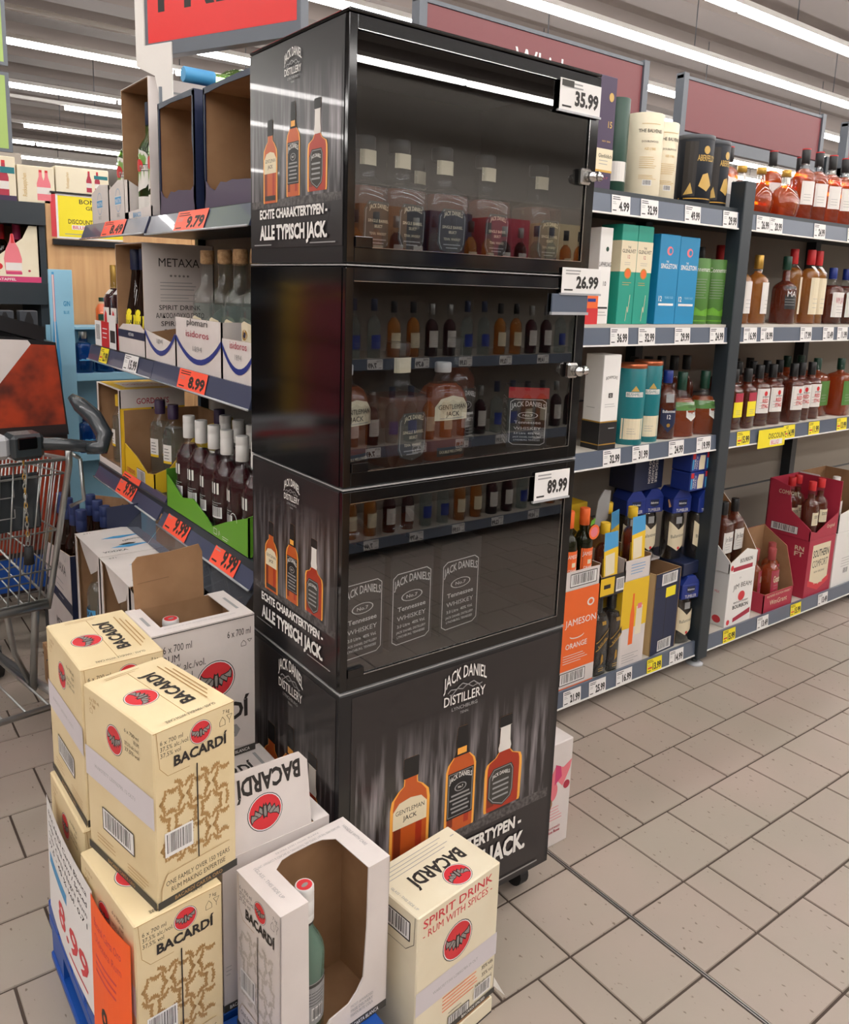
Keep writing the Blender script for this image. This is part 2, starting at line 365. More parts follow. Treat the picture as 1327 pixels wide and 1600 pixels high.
# ------------------------------------------------------------------ light lines
m = M('lamp', (255, 255, 255), .4, emit=((255, 250, 246), LAMP_STRENGTH))
M('lamp_housing', (206, 204, 200), .5)
rows = [(-6.2, -8, 'ceiling light line far behind the photographer'), (-4.0, -8, 'third ceiling light line behind the photographer'), (-2.6, -8, 'second ceiling light line behind the photographer'),
        (-1.3, -8, 'ceiling light line just behind the photographer'), (0.2, -8, 'ceiling light line straight above the photographer'), (1.1, -8, 'ceiling light line above the black display tower'),
        (2.35, -8, 'ceiling light line above the whisky shelves, nearest of them'), (3.55, -8, 'ceiling light line behind the red sign boards, high overhead'),
        (4.75, -8, 'bright light line cutting the top right corner of the photo'), (5.92, 4.5, 'light line above the right red sign board, second from the corner'), (7.17, 3.8, 'light line passing the gap between the two red sign boards'),
        (8.27, 4.0, 'faint low light line seen over the amber bottles at right'), (9.69, 3.4, 'light line running behind the big red price sign'), (10.82, -8, 'topmost long light line at the upper left'),
        (13.22, -8, 'second long light line from the top at the upper left'), (14.3, 3.5, 'short light line starting beside the vermouth carton, third at left'), (16.52, 3.35, 'fourth light line from the top at the upper left'),
        (18.63, -8, 'fifth light line from the top at the upper left'), (20.97, -8, 'lowest light line at the upper left, just above the juice cartons')]
for y, x0, lab in rows:
    t = thing('ceiling_light_line', lab, 'ceiling light', (0, y, 4.0), 0, 'ceiling light lines')
    G().box(-8 if x0 > 0 else x0, -.03, .06, 21, .03, .11, 'lamp_housing').build('rail', t)
    x = x0+.05
    while x < 20.5:
        g = G(); g.prism([(-.028, .0), (.028, .0), (.034, .02), (.028, .06), (-.028, .06), (-.034, .02)], x, x+2.95, 'lamp', 'x'); g.build('lamp', t); x += 3.0
    g = G()
    for x in range(int(x0)+1, 21, 3): g.path([(x, 0, .1), (x, 0, .8)], .006, 'dark_grey', 6)
    g.build('suspension_wire', t)

# ------------------------------------------------------------------ price tags
def price_tag(parent, o, ex, ey, w, h, price, mat='paper', size=.5, curl=0):
    pr = Print(o, ex, ey, .0006); ink = 'ink'
    pr.rect(0, 0, w, h, mat, 'price_tag')
    pr.text(price, w*.95, h*.16, h*size, ink, w=w*.56, bold=.045, al='r', name='price_tag')
    pr.lines(w*.06, h*.86, w*.42, 2, h*.11, ink, h*.045, 'price_tag'); pr.rect(w*.06, h*.12, w*.26, h*.18, ink, 'price_tag')
    pr.lines(w*.06, h*.6, w*.2, 2, h*.1, 'label_grey', h*.03, 'price_tag')
    if mat == 'yellow_tag': pr.rect(w*.06, h*.3, w*.34, h*.42, 'price_red', 'price_tag')
    return pr.done(parent)[0]

# ------------------------------------------------------------------ whisky shelving (right), fronts at y = 1.7474
YF = 1.7474
whisky = thing('shelving_unit', 'long dark grey shelving unit with whisky bottles and price rails, right', 'shelf', (0, 0, 0))
LEV = [(1.765, 1.694), (1.352, 1.286), (.938, .884), (.103, .089)]
G().box(1.40, 2.22, .1, 2.735, 2.24, 1.78, 'back_panel').build('back_panel', whisky); G().box(2.755, 2.22, .1, 4.05, 2.24, 1.78, 'back_panel').build('back_panel', whisky); G().box(4.06, 2.22, .1, 5.4, 2.24, 1.78, 'back_panel').build('back_panel', whisky)
for bx0, bx1 in ((1.40, 2.735), (2.755, 4.05), (4.06, 5.4)):
    for i, (zt, zr) in enumerate(LEV):
        G().box(bx0, YF+.012, zt-.03, bx1, 2.22, zt, 'shelf_dark' if i == 0 else 'shelf_beige').build('shelf_board', whisky)
    G().box(bx0, YF+.06, .0, bx1, YF+.08, .07, 'shelf_dark').build('kick_plate', whisky)
    for z in (.52, 1.02): G().box(bx0, 2.212, z, bx1, 2.222, z+.006, 'dark_grey').build('panel_seam', whisky)
for px in (2.712, 4.04):
    g = G(); g.box(px, YF-.012, .03, px+.066, YF+.05, 1.86, 'shelf_dark', .003); post = g.build('upright', whisky)
    g = G(); g.path([(px+.033, YF+.02, .03), (px+.033, YF+.02, .012)], .012, 'zinc'); g.lathe([(0, .034), (.006, .034), (.012, .02)], 'clear_grey', 14, cx=px+.033, cy=YF+.02); g.build('levelling_foot', post)
    g = G(); g.box(px+.01, 2.17, 0, px+.056, 2.26, 2.14, 'shelf_dark'); g.build('rear_upright', whisky)
tagsR = {(0, 0): [(2.02, '4.99', 'paper'), (2.16, '32.99', 'paper'), (2.39, '49.99', 'paper'), (2.61, '29.99', 'paper')], (0, 1): [(2.06, '36.99', 'paper'), (2.20, '32.99', 'paper'), (2.395, '29.99', 'paper'), (2.60, '24.99', 'paper')],
         (0, 2): [(2.07, '32.99', 'paper'), (2.22, '31.99', 'paper'), (2.42, '24.99', 'paper'), (2.585, '19.99', 'paper')], (0, 3): [(1.96, '21.99', 'paper'), (2.09, '25.99', 'paper'), (2.235, '16.99', 'paper'), (2.41, '13.99', 'yellow_tag'), (2.545, '14.99', 'paper')],
         (1, 0): [(2.82, '26.99', 'paper'), (2.91, '20.99', 'paper'), (3.23, '24.99', 'paper'), (3.5, '22.99', 'paper')], (1, 1): [(2.815, '16.99', 'paper'), (2.93, '18.99', 'paper'), (3.22, '17.99', 'paper'), (3.40, '13.49', 'paper'), (3.52, '11.99', 'paper')],
         (1, 2): [(2.845, '15.99', 'yellow_tag'), (3.18, '14.99', 'yellow_tag'), (3.38, '11.99', 'yellow_tag'), (3.62, '13.99', 'yellow_tag')], (1, 3): [(2.90, '15.99', 'yellow_tag'), (3.15, '13.49', 'paper'), (3.42, '15.99', 'yellow_tag'), (3.66, '13.49', 'paper')]}
for b, (bx0, bx1) in enumerate(((1.40, 2.71), (2.78, 4.04), (4.11, 5.4))):
    for i, (zt, zr) in enumerate(LEV):
        h = .056 if i < 3 else .060; z0 = zr if i < 3 else .05
        g = G(); g.prism([(YF+.012, z0), (YF+.002, z0), (YF, z0+.004), (YF+.004, z0+h), (YF+.012, z0+h)], bx0, bx1, 'rail_blue', 'x')
        g.box(bx0, YF-.002, z0-.003, bx1, YF+.012, z0+.002, 'white'); rail = g.build('price_rail', whisky)
        for x, p, mt in tagsR.get((b, i), []):
            if p == '11.99' and b == 1 and i == 2: pass
            price_tag(rail, (x, YF-.001, z0+.002), (1, 0, 0), (0, .06, .998), .088, .054, p, mt)
# yellow discount flag on the third rail
pr = Print((2.985, YF-.006, .862), FX, FZ); pr.rect(0, 0, .2, .075, 'yellow_tag', 'discount_flag'); pr.text('DISCOUNT', .075, .035, .022, 'ink', name='discount_flag'); pr.rect(.09, .008, .18, .03, 'paper', 'discount_flag'); pr.text('BILLIG!', .097, .01, .017, 'price_red', name='discount_flag')
pr.done(whisky)
# red sign boards on top
def sign(x0, x1, txt, lab):
    t = thing('sign_board', lab, 'sign', ((x0+x1)/2, 2.2, 2.06))
    w = (x1-x0)/2
    G().box(-w+.03, -.012, .055, w-.03, .012, .25, 'sign_red', .002).build('board', t)
    for s in (-1, 1): G().box(s*w-.03*(s > 0), -.02, 0 if s else 0, s*w+.03*(s < 0), .02, .27, 'sign_frame').build('post', t)
    G().box(-w, -.015, .0, w, .015, .05, 'sign_frame').build('lower_beam', t); G().box(-w, -.015, .25, w, .015, .262, 'sign_frame').build('upper_edge', t)
    if txt:
        pr = Print((-w, -.0125, .055), FX, FZ); pr.text(txt, w*1.02, .06, .085, 'white', al='c'); pr.done(t)
sign(1.58, 2.68, 'Whisky', 'dark red sign board with white lettering above the display tower'); sign(2.90, 4.02, '', 'plain dark red sign board above the amber bottles'); sign(4.24, 5.3, '', 'dark red sign board cut by the right edge of the photo')

# ------------------------------------------------------------------ left shelving, fronts at x = 0.78
XF = .78
left = thing('shelving_unit', 'shelving unit with red price tags left of the display tower', 'shelf', (0, 0, 0))
def rail_y(y0, y1, z0, z1, lean, tags, mat='navy_rail'):
    g = G(); vs = [(XF, y, z) if k == 0 else (XF+lean, y, z) for y in (y0, y1) for k, z in ((0, z0), (1, z1))]
    vs += [(v[0]+.006, v[1], v[2]) for v in vs]
    g.add(vs, [(0, 1, 3, 2), (5, 4, 6, 7), (0, 2, 6, 4), (1, 5, 7, 3), (0, 4, 5, 1), (2, 3, 7, 6)], mat)
    g.path([(XF-.003, y0, z0), (XF-.003, y1, z0)], .003, 'clear_grey', 6); r = g.build('price_rail', left)
    ey = Vector((lean, 0, z1-z0)); L = ey.length; ey.normalize()
    for y, w, p, mt in tags:
        price_tag(r, (XF-.0015, y, z0+.001), (0, -1, 0), ey, w, L, p, mt, .55)
    return r
G().box(1.22, 1.70, .1, 1.24, 3.03, 1.6, 'back_panel').build('back_panel', left)
G().box(XF+.02, 1.69, 1.595, 1.22, 3.03, 1.62, 'shelf_dark').build('shelf_board', left); G().box(XF+.02, 1.69, 1.575, XF+.04, 3.03, 1.60, 'shelf_dark').build('shelf_lip', left)
G().box(XF+.012, 1.69, 1.19, 1.22, 2.99, 1.214, 'shelf_dark').build('shelf_board', left); G().box(XF+.02, 1.69, .76, 1.22, 2.99, .795, 'shelf_dark').build('shelf_board', left)
G().box(.84, 1.70, .1, 1.22, 3.0, .17, 'shelf_dark').build('base_board', left)
for y in (1.70, 2.36, 3.0): G().box(1.19, y, 0, 1.25, y+.03, 1.62, 'shelf_dark').build('upright', left)
rail_y(2.345, 1.68, 1.568, 1.618, .018, [(2.13, .20, '9.79', 'orange_tag')]); rail_y(3.02, 2.365, 1.572, 1.620, .018, [(2.78, .22, '8.49', 'orange_tag')])
rail_y(2.34, 1.685, 1.165, 1.216, .012, [(2.13, .19, '8.99', 'orange_tag')]); rail_y(2.995, 2.345, 1.165, 1.214, .012, [(2.86, .09, '12.99', 'yellow_tag'), (2.60, .13, '15.99', 'paper')])
rail_y(2.32, 1.69, .735, .80, .035, [(2.275, .17, '9.99', 'orange_tag'), (1.93, .15, '9.99', 'orange_tag')]); rail_y(2.98, 2.33, .745, .81, .035, [(2.73, .17, '9.99', 'orange_tag')])
for y0, y1 in ((2.32, 1.69), (2.66, 2.33)):             # clear sloping lip under the lowest rail
    g = G(); g.frame((XF-.03, y0, .68), (0, -1, 0), (.05/.078, 0, .06/.078), [(0, 0), (y0-y1, 0), (y0-y1, .078), (0, .078)], 'film', .003); g.build('lip', left)
# black grooved tray on the third shelf
g = G()
for i in range(14): g.box(XF+.03, 1.695+i*.018, .795, 1.1, 1.695+i*.018+.009, .803, 'satin_black')
g.build('grooved_tray', left)
# big red price sign above
sx, sy = .80, 2.40; dv = Vector((1.02-.80, 1.895-2.40, 0)); L = dv.length; dv.normalize(); nv = dv.cross(Vector((0, 0, 1)))
t = thing('price_sign', 'large red hanging price sign with dark lettering, top left', 'sign', (sx, sy, 1.66))
g = G(); g.frame(Vector((0, 0, .38))+nv*.0, dv, (0, 0, 1), [(0, 0), (L, 0), (L, .42), (0, .42)], 'sign_frame', .03); g.build('frame', t)
pr = Print(Vector((0, 0, .38))+nv*.0, dv, FZ); pr.rect(.03, .035, L-.012, .41, 'preis_red', 'panel'); pr.text('PREIS', .07, .112, .16, 'ink', bold=.016, w=.42); pr.done(t)
g = G(); g.frame(Vector((0, 0, .36))+dv*.0+nv*.004, dv, FZ, [(-.015, .0), (.055, -.03), (.075, -.10), (.12, -.10), (.12, .05), (.018, .05), (.018, .44), (-.015, .44)], 'label_white', .004); g.build('bracket', t)
g = G(); g.path([dv*.075+Vector((0, 0, .30)), dv*.075+Vector((0, 0, -.04))], .008, 'sign_frame'); g.build('pole', t)
# ------------------------------------------------------------------ black display tower
CX0, CX1, CY0, CY1 = .7385, 1.3395, 1.2087, 1.5787
ZL = [.08, .693, 1.089, 1.483, 1.883]
tower = thing('display_cabinet', 'tall black wheeled display cabinet with glass doors and printed panels', 'cabinet', (0, 0, 0))
def prof_pts(kind):
    """half outlines (x, y) of the printed bottles, unit height, x = half width"""
    if kind == 'gent': return [(.205, 0), (.21, .03), (.21, .56), (.195, .64), (.13, .71), (.075, .745), (.07, .8), (.075, .81), (.08, .83), (.08, .99), (.07, 1)]
    if kind == 'seven': return [(.165, 0), (.17, .02), (.17, .60), (.15, .66), (.09, .72), (.065, .78), (.07, .86), (.06, .93), (.055, .99), (.05, 1)]
    return [(.235, 0), (.245, .03), (.25, .40), (.245, .48), (.225, .53), (.12, .57), (.075, .62), (.085, .66), (.07, .72), (.065, .88), (.085, .885), (.085, .99), (.075, 1)]
def printed_bottle(parent, base, ex, ey, u, v, h, kind, wide=1.0):
    pr = Print(base, ex, ey, .0008); P = prof_pts(kind)
    def out(k0, k1, sx=1.0):
        pts = [p for p in P if k0 <= p[1] <= k1]
        return [(u+p[0]*h*sx*wide, v+p[1]*h) for p in pts]+[(u-p[0]*h*sx*wide, v+p[1]*h) for p in reversed(pts)]
    N = 'printed_bottle'
    neck = {'gent': .81, 'seven': .72, 'single': .885}[kind]; liq = {'gent': .76, 'seven': .74, 'single': .60}[kind]
    pr.poly(out(0, 1), 'print_amber_light', N); pr.poly(out(0, neck, .86), 'print_amber' if kind != 'single' else 'print_red', N)
    hw = P[2][0]*h*wide
    pr.rect(u-hw*.8, v+h*.05, u-hw*.45, v+h*.4, 'print_amber_dark', N); pr.rect(u+hw*.3, v+h*.05, u+hw*.62, v+h*.42, 'print_red', N)
    pr.poly(out(neck, 1), 'black', N)
    if kind == 'single':
        pr.poly(out(.61, .89), 'label_white', N)
        q = [(-.8, .15), (-.55, .08), (0, .02), (.45, .08), (.55, .16), (.55, .4), (.42, .46), (-.55, .46), (-.8, .38)]
        pr.poly([(u+a*hw, v+b*h) for a, b in q], 'band_dark', N); pr.ring([(u+a*hw*.9, v+.02*h+b*h*.92) for a, b in q+q[:1]], h*.008, 'label_grey', N)
        pr.text('JACK DANIELS', u-hw*.12, v+h*.35, h*.04, 'white', w=hw*.95, al='c', name=N, arch=h*.02)
        for i in range(4): pr.rect(u-hw*.55, v+h*(.29-.055*i), u+hw*.3, v+h*(.31-.055*i), 'label_grey', N)
    elif kind == 'seven':
        pr.rect(u-hw*.86, v+h*.13, u+hw*.86, v+h*.58, 'black', N); pr.box(u-hw*.78, v+h*.15, u+hw*.78, v+h*.565, h*.006, 'label_grey', N)
        pr.text('JACK DANIELS', u, v+h*.48, h*.05, 'white', w=hw*1.5, al='c', name=N, arch=h*.035); pr.ell(u, v+h*.42, hw*.4, h*.04, 'label_grey', N); pr.ell(u, v+h*.42, hw*.33, h*.033, 'black', N); pr.text('No.7', u, v+h*.41, h*.024, 'white', al='c', name=N)
        for i, w in enumerate((.6, .7, .5, .62, .55)): pr.rect(u-hw*w, v+h*(.345-.04*i), u+hw*w, v+h*(.362-.04*i), 'label_grey', N)
        pr.rect(u-hw*.3, v+h*.74, u+hw*.3, v+h*.80, 'print_amber_light', N)
    else:
        q = [(-.85, .36), (.85, .36), (.85, .53), (.55, .6), (0, .62), (-.55, .6), (-.85, .53)]
        pr.poly([(u+a*hw, v+b*h) for a, b in q], 'label_cream', N); pr.text('GENTLEMAN', u, v+h*.49, h*.045, 'ink', w=hw*1.45, al='c', name=N); pr.text('JACK', u, v+h*.42, h*.045, 'ink', w=hw*.7, al='c', name=N)
        pr.rect(u-hw*.75, v+h*.03, u+hw*.75, v+h*.09, 'band_dark', N)
    pr.done(parent)
def logo(pr, u, v, w):
    pr.text('JACK DANIEL', u, v+w*.30, w*.24, 'white', w=w, bold=.01, al='c', arch=w*.16)
    pr.ring([(u-w*.4+w*.8*i/12, v+w*.24+w*.09*math.sin(PI*i/12)+w*.03*math.sin(i*1.6)) for i in range(13)], w*.02, 'label_grey', 'lettering')
    pr.ring([(u-w*.36+w*.72*i/12, v+w*.20+w*.08*math.sin(PI*i/12)-w*.03*math.sin(i*1.6)) for i in range(13)], w*.016, 'label_grey', 'lettering')
    pr.text('DISTILLERY', u, v, w*.19, 'white', w=w*.96, bold=.008, al='c'); pr.text('LYNCHBURG', u, v-w*.13, w*.07, 'label_grey', w=w*.6, al='c'); pr.text('TENN.', u, v-w*.23, w*.05, 'label_grey', w=w*.2, al='c')
def poster(parent, o, ex, ey, w, h, lay, label):
    """printed panel: board, wood wall picture, ledge, three printed bottles, lettering"""
    g = G(); o = Vector(o); n = Vector(ex).cross(Vector(ey)); g.frame(o+n*.0012, ex, ey, [(0, 0), (w, 0), (w, h), (0, h)], 'poster_base', .0012)
    b = g.build('poster', parent); b['label'] = label
    base = o+n*.0014
    pr = Print(base, ex, ey, .0002); L = lay
    pr.rect(w*.02, h*L['ledge'], w*.98, h*(L['sky']+.04), 'poster_wall', 'printed_wall')
    pr.rect(w*.02, h*(L['ledge']-.005), w*.99, h*(L['ledge']+.035), 'ledge', 'printed_ledge'); pr.done(b)
    for kind, u, v, hh in L['b']: printed_bottle(b, base, ex, ey, w*u, h*v, h*hh, kind, L['wide'])
    pr = Print(base, ex, ey, .0022); logo(pr, w*L['logo'][0], h*L['logo'][1], w*L['logo'][2]); pr.done(b); pr = Print(base, ex, ey, .0024)
    t1, t2 = L['t1'], L['t2']
    pr.text('ECHTE CHARAKTERTYPEN -', w*t1[0], h*t1[1], h*t1[2], 'white', w=w*t1[3], bold=.04, name='slogan'); pr.text('ALLE TYPISCH JACK.', w*t2[0], h*t2[1], h*t2[2], 'white', w=w*t2[3], bold=.04, name='slogan')
    pr.rect(w*.06, h*.012, w*.27, h*.018, 'label_grey', 'imprint'); pr.rect(w*.7, h*.015, w*.95, h*.021, 'label_grey', 'small_print'); pr.done(b)
SIDE = dict(ledge=.215, sky=.83, wide=.92, b=[('gent', .25, .235, .425), ('seven', .51, .255, .46), ('single', .76, .265, .43)], logo=(.51, .845, .185), t1=(.13, .155, .048, .74), t2=(.13, .045, .075, .74))
FRONT = dict(ledge=.30, sky=.8, wide=1.0, b=[('gent', .26, .30, .41), ('seven', .50, .335, .42), ('single', .725, .345, .385)], logo=(.50, .855, .21), t1=(.14, .225, .05, .70), t2=(.14, .115, .08, .73))
W4 = .008
def case(z0, z1, name='case'):
    g = G(); a, b, c, d = CX0, CX1, CY0, CY1
    g.box(a, c+.012, z0+.003, a+W4, d, z1-.003, 'satin_black', .0015); g.box(b-W4, c+.012, z0+.003, b, d, z1-.003, 'satin_black', .0015); g.box(a+W4, d-W4, z0+.003, b-W4, d, z1-.003, 'satin_black')
    g.box(a+W4, c+.012, z0+.003, b-W4, d-W4, z0+.016, 'satin_black'); g.box(a+W4, c+.012, z1-.016, b-W4, d-W4, z1-.003, 'satin_black')
    return g.build(name, tower)
for k in (1, 2, 3):
    z0, z1 = ZL[k], ZL[k+1]; case(z0, z1)
    g = G(); fw_ = .016; a, b = CX0, CX1                # door frame
    g.box(a, CY0, z0+.004, a+fw_, CY0+.012, z1-.004, 'gloss_black', .001); g.box(b-.026, CY0, z0+.004, b, CY0+.012, z1-.004, 'gloss_black', .001)
    g.box(a+fw_, CY0, z0+.004, b-.026, CY0+.012, z0+.030, 'gloss_black', .001); g.box(a+fw_, CY0, z1-.026, b-.026, CY0+.012, z1-.004, 'gloss_black', .001)
    door = g.build('door', tower)
    G().box(a+fw_-.004, CY0+.003, z0+.026, b-.024, CY0+.007, z1-.022, 'door_glass').build('glass_pane', door)
    g = G(); e = .0012
    for q in ((a+fw_, CY0-.001, z0+.030, b-.026, CY0+.001, z0+.030+e), (a+fw_, CY0-.001, z1-.026-e, b-.026, CY0+.001, z1-.026), (b-.026-e, CY0-.001, z0+.03, b-.026, CY0+.001, z1-.026)): g.box(*q, 'chrome')
    g.build('glass_edge', door)
    g = G(); g.box(a+fw_, CY0-.004, z0+.03, a+fw_+.035, CY0+.002, z0+.048, 'gloss_black', .001); g.build('hinge', door)
    if k > 1:
        zl = (z0+z1)/2; g = G(); g.box(b-.052, CY0-.012, zl-.016, b-.022, CY0+.002, zl+.016, 'chrome', .004); g.path([(b-.033, CY0-.01, zl), (b-.033, CY0-.03, zl-.002)], [.012, .009], 'chrome', 10); lk = g.build('lock', door)
        g = G(); g.path([(b-.022, CY0-.024, zl+.002), (b-.010, CY0-.026, zl-.002)], [.010, .007], 'chrome', 10); g.build('lock', door)
for z in ZL[1:4]: G().box(CX0-.0006, CY0-.0006, z-.0012, CX1, CY1, z+.0012, 'label_grey').build('seam_strip', tower)
g = G(); g.box(CX0, CY0, ZL[0], CX1, CY1, ZL[1]-.003, 'satin_black', .002); base = g.build('base_case', tower)
g = G(); g.box(CX0-.001, CY0-.001, ZL[4]-.002, CX1+.001, CY1, ZL[4]+.004, 'gloss_black', .002); g.build('top_panel', tower)
for x in (CX0+.05, CX1-.045):
    for y in (CY0+.05, CY1-.05):
        g = G(); g.box(x-.02, y-.02, .066, x+.02, y+.02, .082, 'rubber'); g.box(x-.018, y-.004, .03, x-.014, y+.02, .07, 'rubber'); g.box(x+.014, y-.004, .03, x+.018, y+.02, .07, 'rubber'); c = g.build('caster', tower)
        g = G(); g.prism([(y+.012+.033*math.cos(2*PI*i/20), .033+.033*math.sin(2*PI*i/20)) for i in range(20)], x-.013, x+.013, 'rubber', 'x'); g.build('wheel', c)
poster(tower, (CX0, CY1-.003, 1.515), (0, -1, 0), FZ, .355, .357, SIDE, 'printed side poster with three bottles on the topmost case')
poster(tower, (CX0, CY1-.003, .725), (0, -1, 0), FZ, .355, .357, SIDE, 'printed side poster with three bottles on the third case')
poster(tower, (CX0, CY1-.003, .10), (0, -1, 0), FZ, .355, .58, SIDE | dict(b=[('gent', .25, .30, .40), ('seven', .50, .32, .44), ('single', .76, .33, .40)], logo=(.50, .885, .30)), 'printed side poster half hidden behind the cartons')
poster(tower, (CX0+.027, CY0, .092), FX, FZ, .560, .588, FRONT, 'large printed front poster with three bottles')
# black glossy side of the second case
G().box(CX0-.0015, CY0+.012, 1.093, CX0, CY1, 1.479, 'gloss_black').build('side_sheet', tower)
def cab_tag(x0, z0, w, h, price, yo=.006, slot=True):
    g = G(); g.box(x0, CY0-yo, z0, x0+w, CY0-yo+.0015, z0+h, 'paper', .0005); g.box(x0-.004, CY0-yo-.002, z0-.004, x0+w+.002, CY0-yo+.003, z0, 'clear_grey')
    t = g.build('price_card', tower); pr = Print((x0, CY0-yo, z0), FX, FZ, .0003)
    pr.text(price, x0*0+w*.94, h*.22, h*.46, 'ink', w=w*.58, bold=.045, al='r'); pr.lines(w*.08, h*.86, w*.5, 2, h*.12, 'label_grey', h*.05); pr.rect(w*.06, h*.1, w*.28, h*.16, 'ink', 'lettering'); pr.done(t)
    return t
t = cab_tag(1.216, 1.802, .118, .058, '35.99'); pr = Print((1.216, CY0-.006, 1.802), FX, FZ, .0005); pr.rect(.004, .044, .038, .056, 'band_dark', 'header_print'); pr.done(t)
cab_tag(1.255, 1.448, .118, .052, '26.99'); cab_tag(1.212, 1.008, .106, .062, '89.99')
g = G(); g.box(1.232, CY0-.005, 1.408, 1.338, CY0, 1.446, 'rail_blue', .001); g.box(1.230, CY0-.007, 1.403, 1.340, CY0, 1.409, 'clear_grey'); g.build('label_holder', tower)

# ------------------------------------------------------------------ bottles
def surf(prof, n, dy):
    """returns y of the front surface of a lathe body at (x, z)"""
    def R(z):
        for (z0, r0), (z1, r1) in zip(prof, prof[1:]):
            if z0 <= z <= z1 and z1 > z0: return r0+(r1-r0)*(z-z0)/(z1-z0)
        return prof[-1][1]
    def f(u, v, off):
        r = R(v); q = min(.985, abs(u)/r) if r > 0 else 0
        return Vector((u, -dy*r*(1-q**n)**(1/n)-off, v))
    return f
def bottle(name, label, cat, prof, glass='clear_glass', liquid=None, fill=.7, cap=None, n=2, dy=1.0, deco=None, seg=18, loc=(0, 0, 0), rotz=0, group=None):
    """prof = [(z, r)...]; cap = [(z, r)...], material; deco(Print) draws the labels"""
    t = thing(name, label, cat, loc, rotz, group)
    G().lathe(prof, glass, seg, n, dy).build('glass_body', t)
    if liquid:
        top = prof[-1][0]*fill; lp = [(z, max(r-.0025, .001)) for z, r in prof if z < top]; lp[0] = (lp[0][0]+.003, lp[0][1])
        for (z0, r0), (z1, r1) in zip(prof, prof[1:]):
            if z0 <= top <= z1: lp.append((top, max(.001, r0+(r1-r0)*(top-z0)/max(z1-z0, 1e-6)-.0025))); break
        G().lathe(lp, liquid, seg, n, dy).build('liquid', t)
    if cap:
        g = G(); g.lathe(cap[0], cap[1], max(12, seg-4)); g.build('cap', t)
    if deco:
        pr = Print(fn=surf(prof, n, dy), off=.0006); deco(pr); pr.done(t)
    return t
def std(h, r, sh=.55, nk=.72, rn=.014, foot=.003):
    """round-shouldered bottle: height h, radius r, shoulder start sh, neck start nk (fractions)"""
    return [(0, r-foot), (foot, r), (h*sh, r), (h*(sh+(nk-sh)*.35), r*.93), (h*(sh+(nk-sh)*.62), r*.72), (h*(sh+(nk-sh)*.85), r*.42), (h*nk, rn*1.1), (h*.97, rn), (h, rn)]
def capp(h, nk, rn): return [(h*nk, rn), (h*nk+.002, rn*1.08), (h-.002, rn*1.08), (h, rn)]
# squat single-barrel bottle with corked top
SBP = [(0, .044), (.004, .046), (.09, .050), (.118, .051), (.128, .047), (.136, .030), (.143, .020), (.160, .018), (.163, .0205), (.19, .0205), (.192, .016), (.2, .016)]
def sb_deco(pr):
    q = [(-.032, .035), (-.026, .022), (0, .014), (.026, .022), (.032, .035), (.032, .085), (.024, .098), (-.024, .098), (-.032, .085)]
    pr.poly(q, 'band_dark', 'label'); pr.ring([(a*.9, .004+b*.93) for a, b in q+q[:1]], .0014, 'label_grey', 'label')
    pr.text('JACK DANIELS', 0, .083, .008, 'label_cream', w=.044, al='c', name='label', arch=.004); pr.text('SINGLE BARREL', 0, .062, .0055, 'label_cream', w=.048, al='c', name='label'); pr.text('SELECT', 0, .053, .005, 'label_cream', al='c', name='label')
    pr.text('TENN. WHISKEY', 0, .04, .005, 'label_cream', w=.04, al='c', name='label'); pr.rect(-.02, .031, .02, .033, 'label_grey', 'label'); pr.rect(-.014, .025, .014, .027, 'label_grey', 'label')
    pr.rect(-.0195, .163, .0195, .189, 'label_cream', 'neck_band', 6)
def single_barrel(label, loc, rz=0, group=None):
    return bottle('whiskey_bottle', label, 'bottle', SBP, 'clear_glass', 'dark_whisky', .62, ([(.19, .019), (.194, .021), (.212, .021), (.214, .019)], 'black'), 3.6, .9, sb_deco, 24, loc, rz, group)
z1 = 1.4995
sb0 = single_barrel('squat square whiskey bottle at the left end of the top case', (.835, 1.31, z1), .12, 'bottles in the top glass case')
for x, y, rz, lab in ((.905, 1.30, .1, 'second squat whiskey bottle from the left in the top case'), (1.01, 1.305, -.05, 'squat whiskey bottle in the middle of the top case'), (1.125, 1.31, .05, 'squat whiskey bottle right of the middle in the top case'), (1.285, 1.32, 0, 'squat whiskey bottle at the right end of the top case by the lock'),
                      (.875, 1.45, .1, 'squat whiskey bottle in the back row of the top case, left'), (1.06, 1.46, .3, 'squat whiskey bottle in the back row of the top case, middle')):
    dup(sb0, (x, y, z1), rz, lab)
z2 = 1.1055
dup(sb0, (.905, 1.285, z2), .12, 'squat square whiskey bottle with dark shield label in the second case', 'bottles in the second glass case', (1.12, 1.12, 1.12))
GJP = [(0, .053), (.004, .055), (.115, .056), (.135, .052), (.15, .042), (.160, .026), (.165, .016), (.18, .0145), (.182, .015)]
def gj_deco(pr):
    q = [(-.043, .085), (.043, .085), (.043, .112), (.030, .128), (0, .134), (-.030, .128), (-.043, .112)]
    pr.poly(q, 'label_cream', 'label'); pr.text('GENTLEMAN', 0, .107, .010, 'ink', w=.072, al='c', name='label'); pr.text('JACK', 0, .093, .010, 'ink', w=.036, al='c', name='label'); pr.rect(-.032, .088, .032, .0895, 'label_grey', 'label')
    pr.rect(-.036, .012, .036, .030, 'black', 'lower_label'); pr.text('DOUBLE MELLOWED', 0, .018, .006, 'label_cream', w=.06, al='c', name='lower_label')
gj = bottle('whiskey_bottle', 'flat shouldered amber whiskey bottle with cream label in the second case', 'bottle', GJP, 'clear_glass', 'whisky', .86, ([(.178, .016), (.18, .017), (.196, .017), (.198, .015)], 'label_white'), 3.2, .62, gj_deco, 24, (1.02, 1.29, z2), .05, 'bottles in the second glass case')
dup(gj, (.80, 1.31, z2), .25, 'amber whiskey bottle cut by the left frame in the second case')
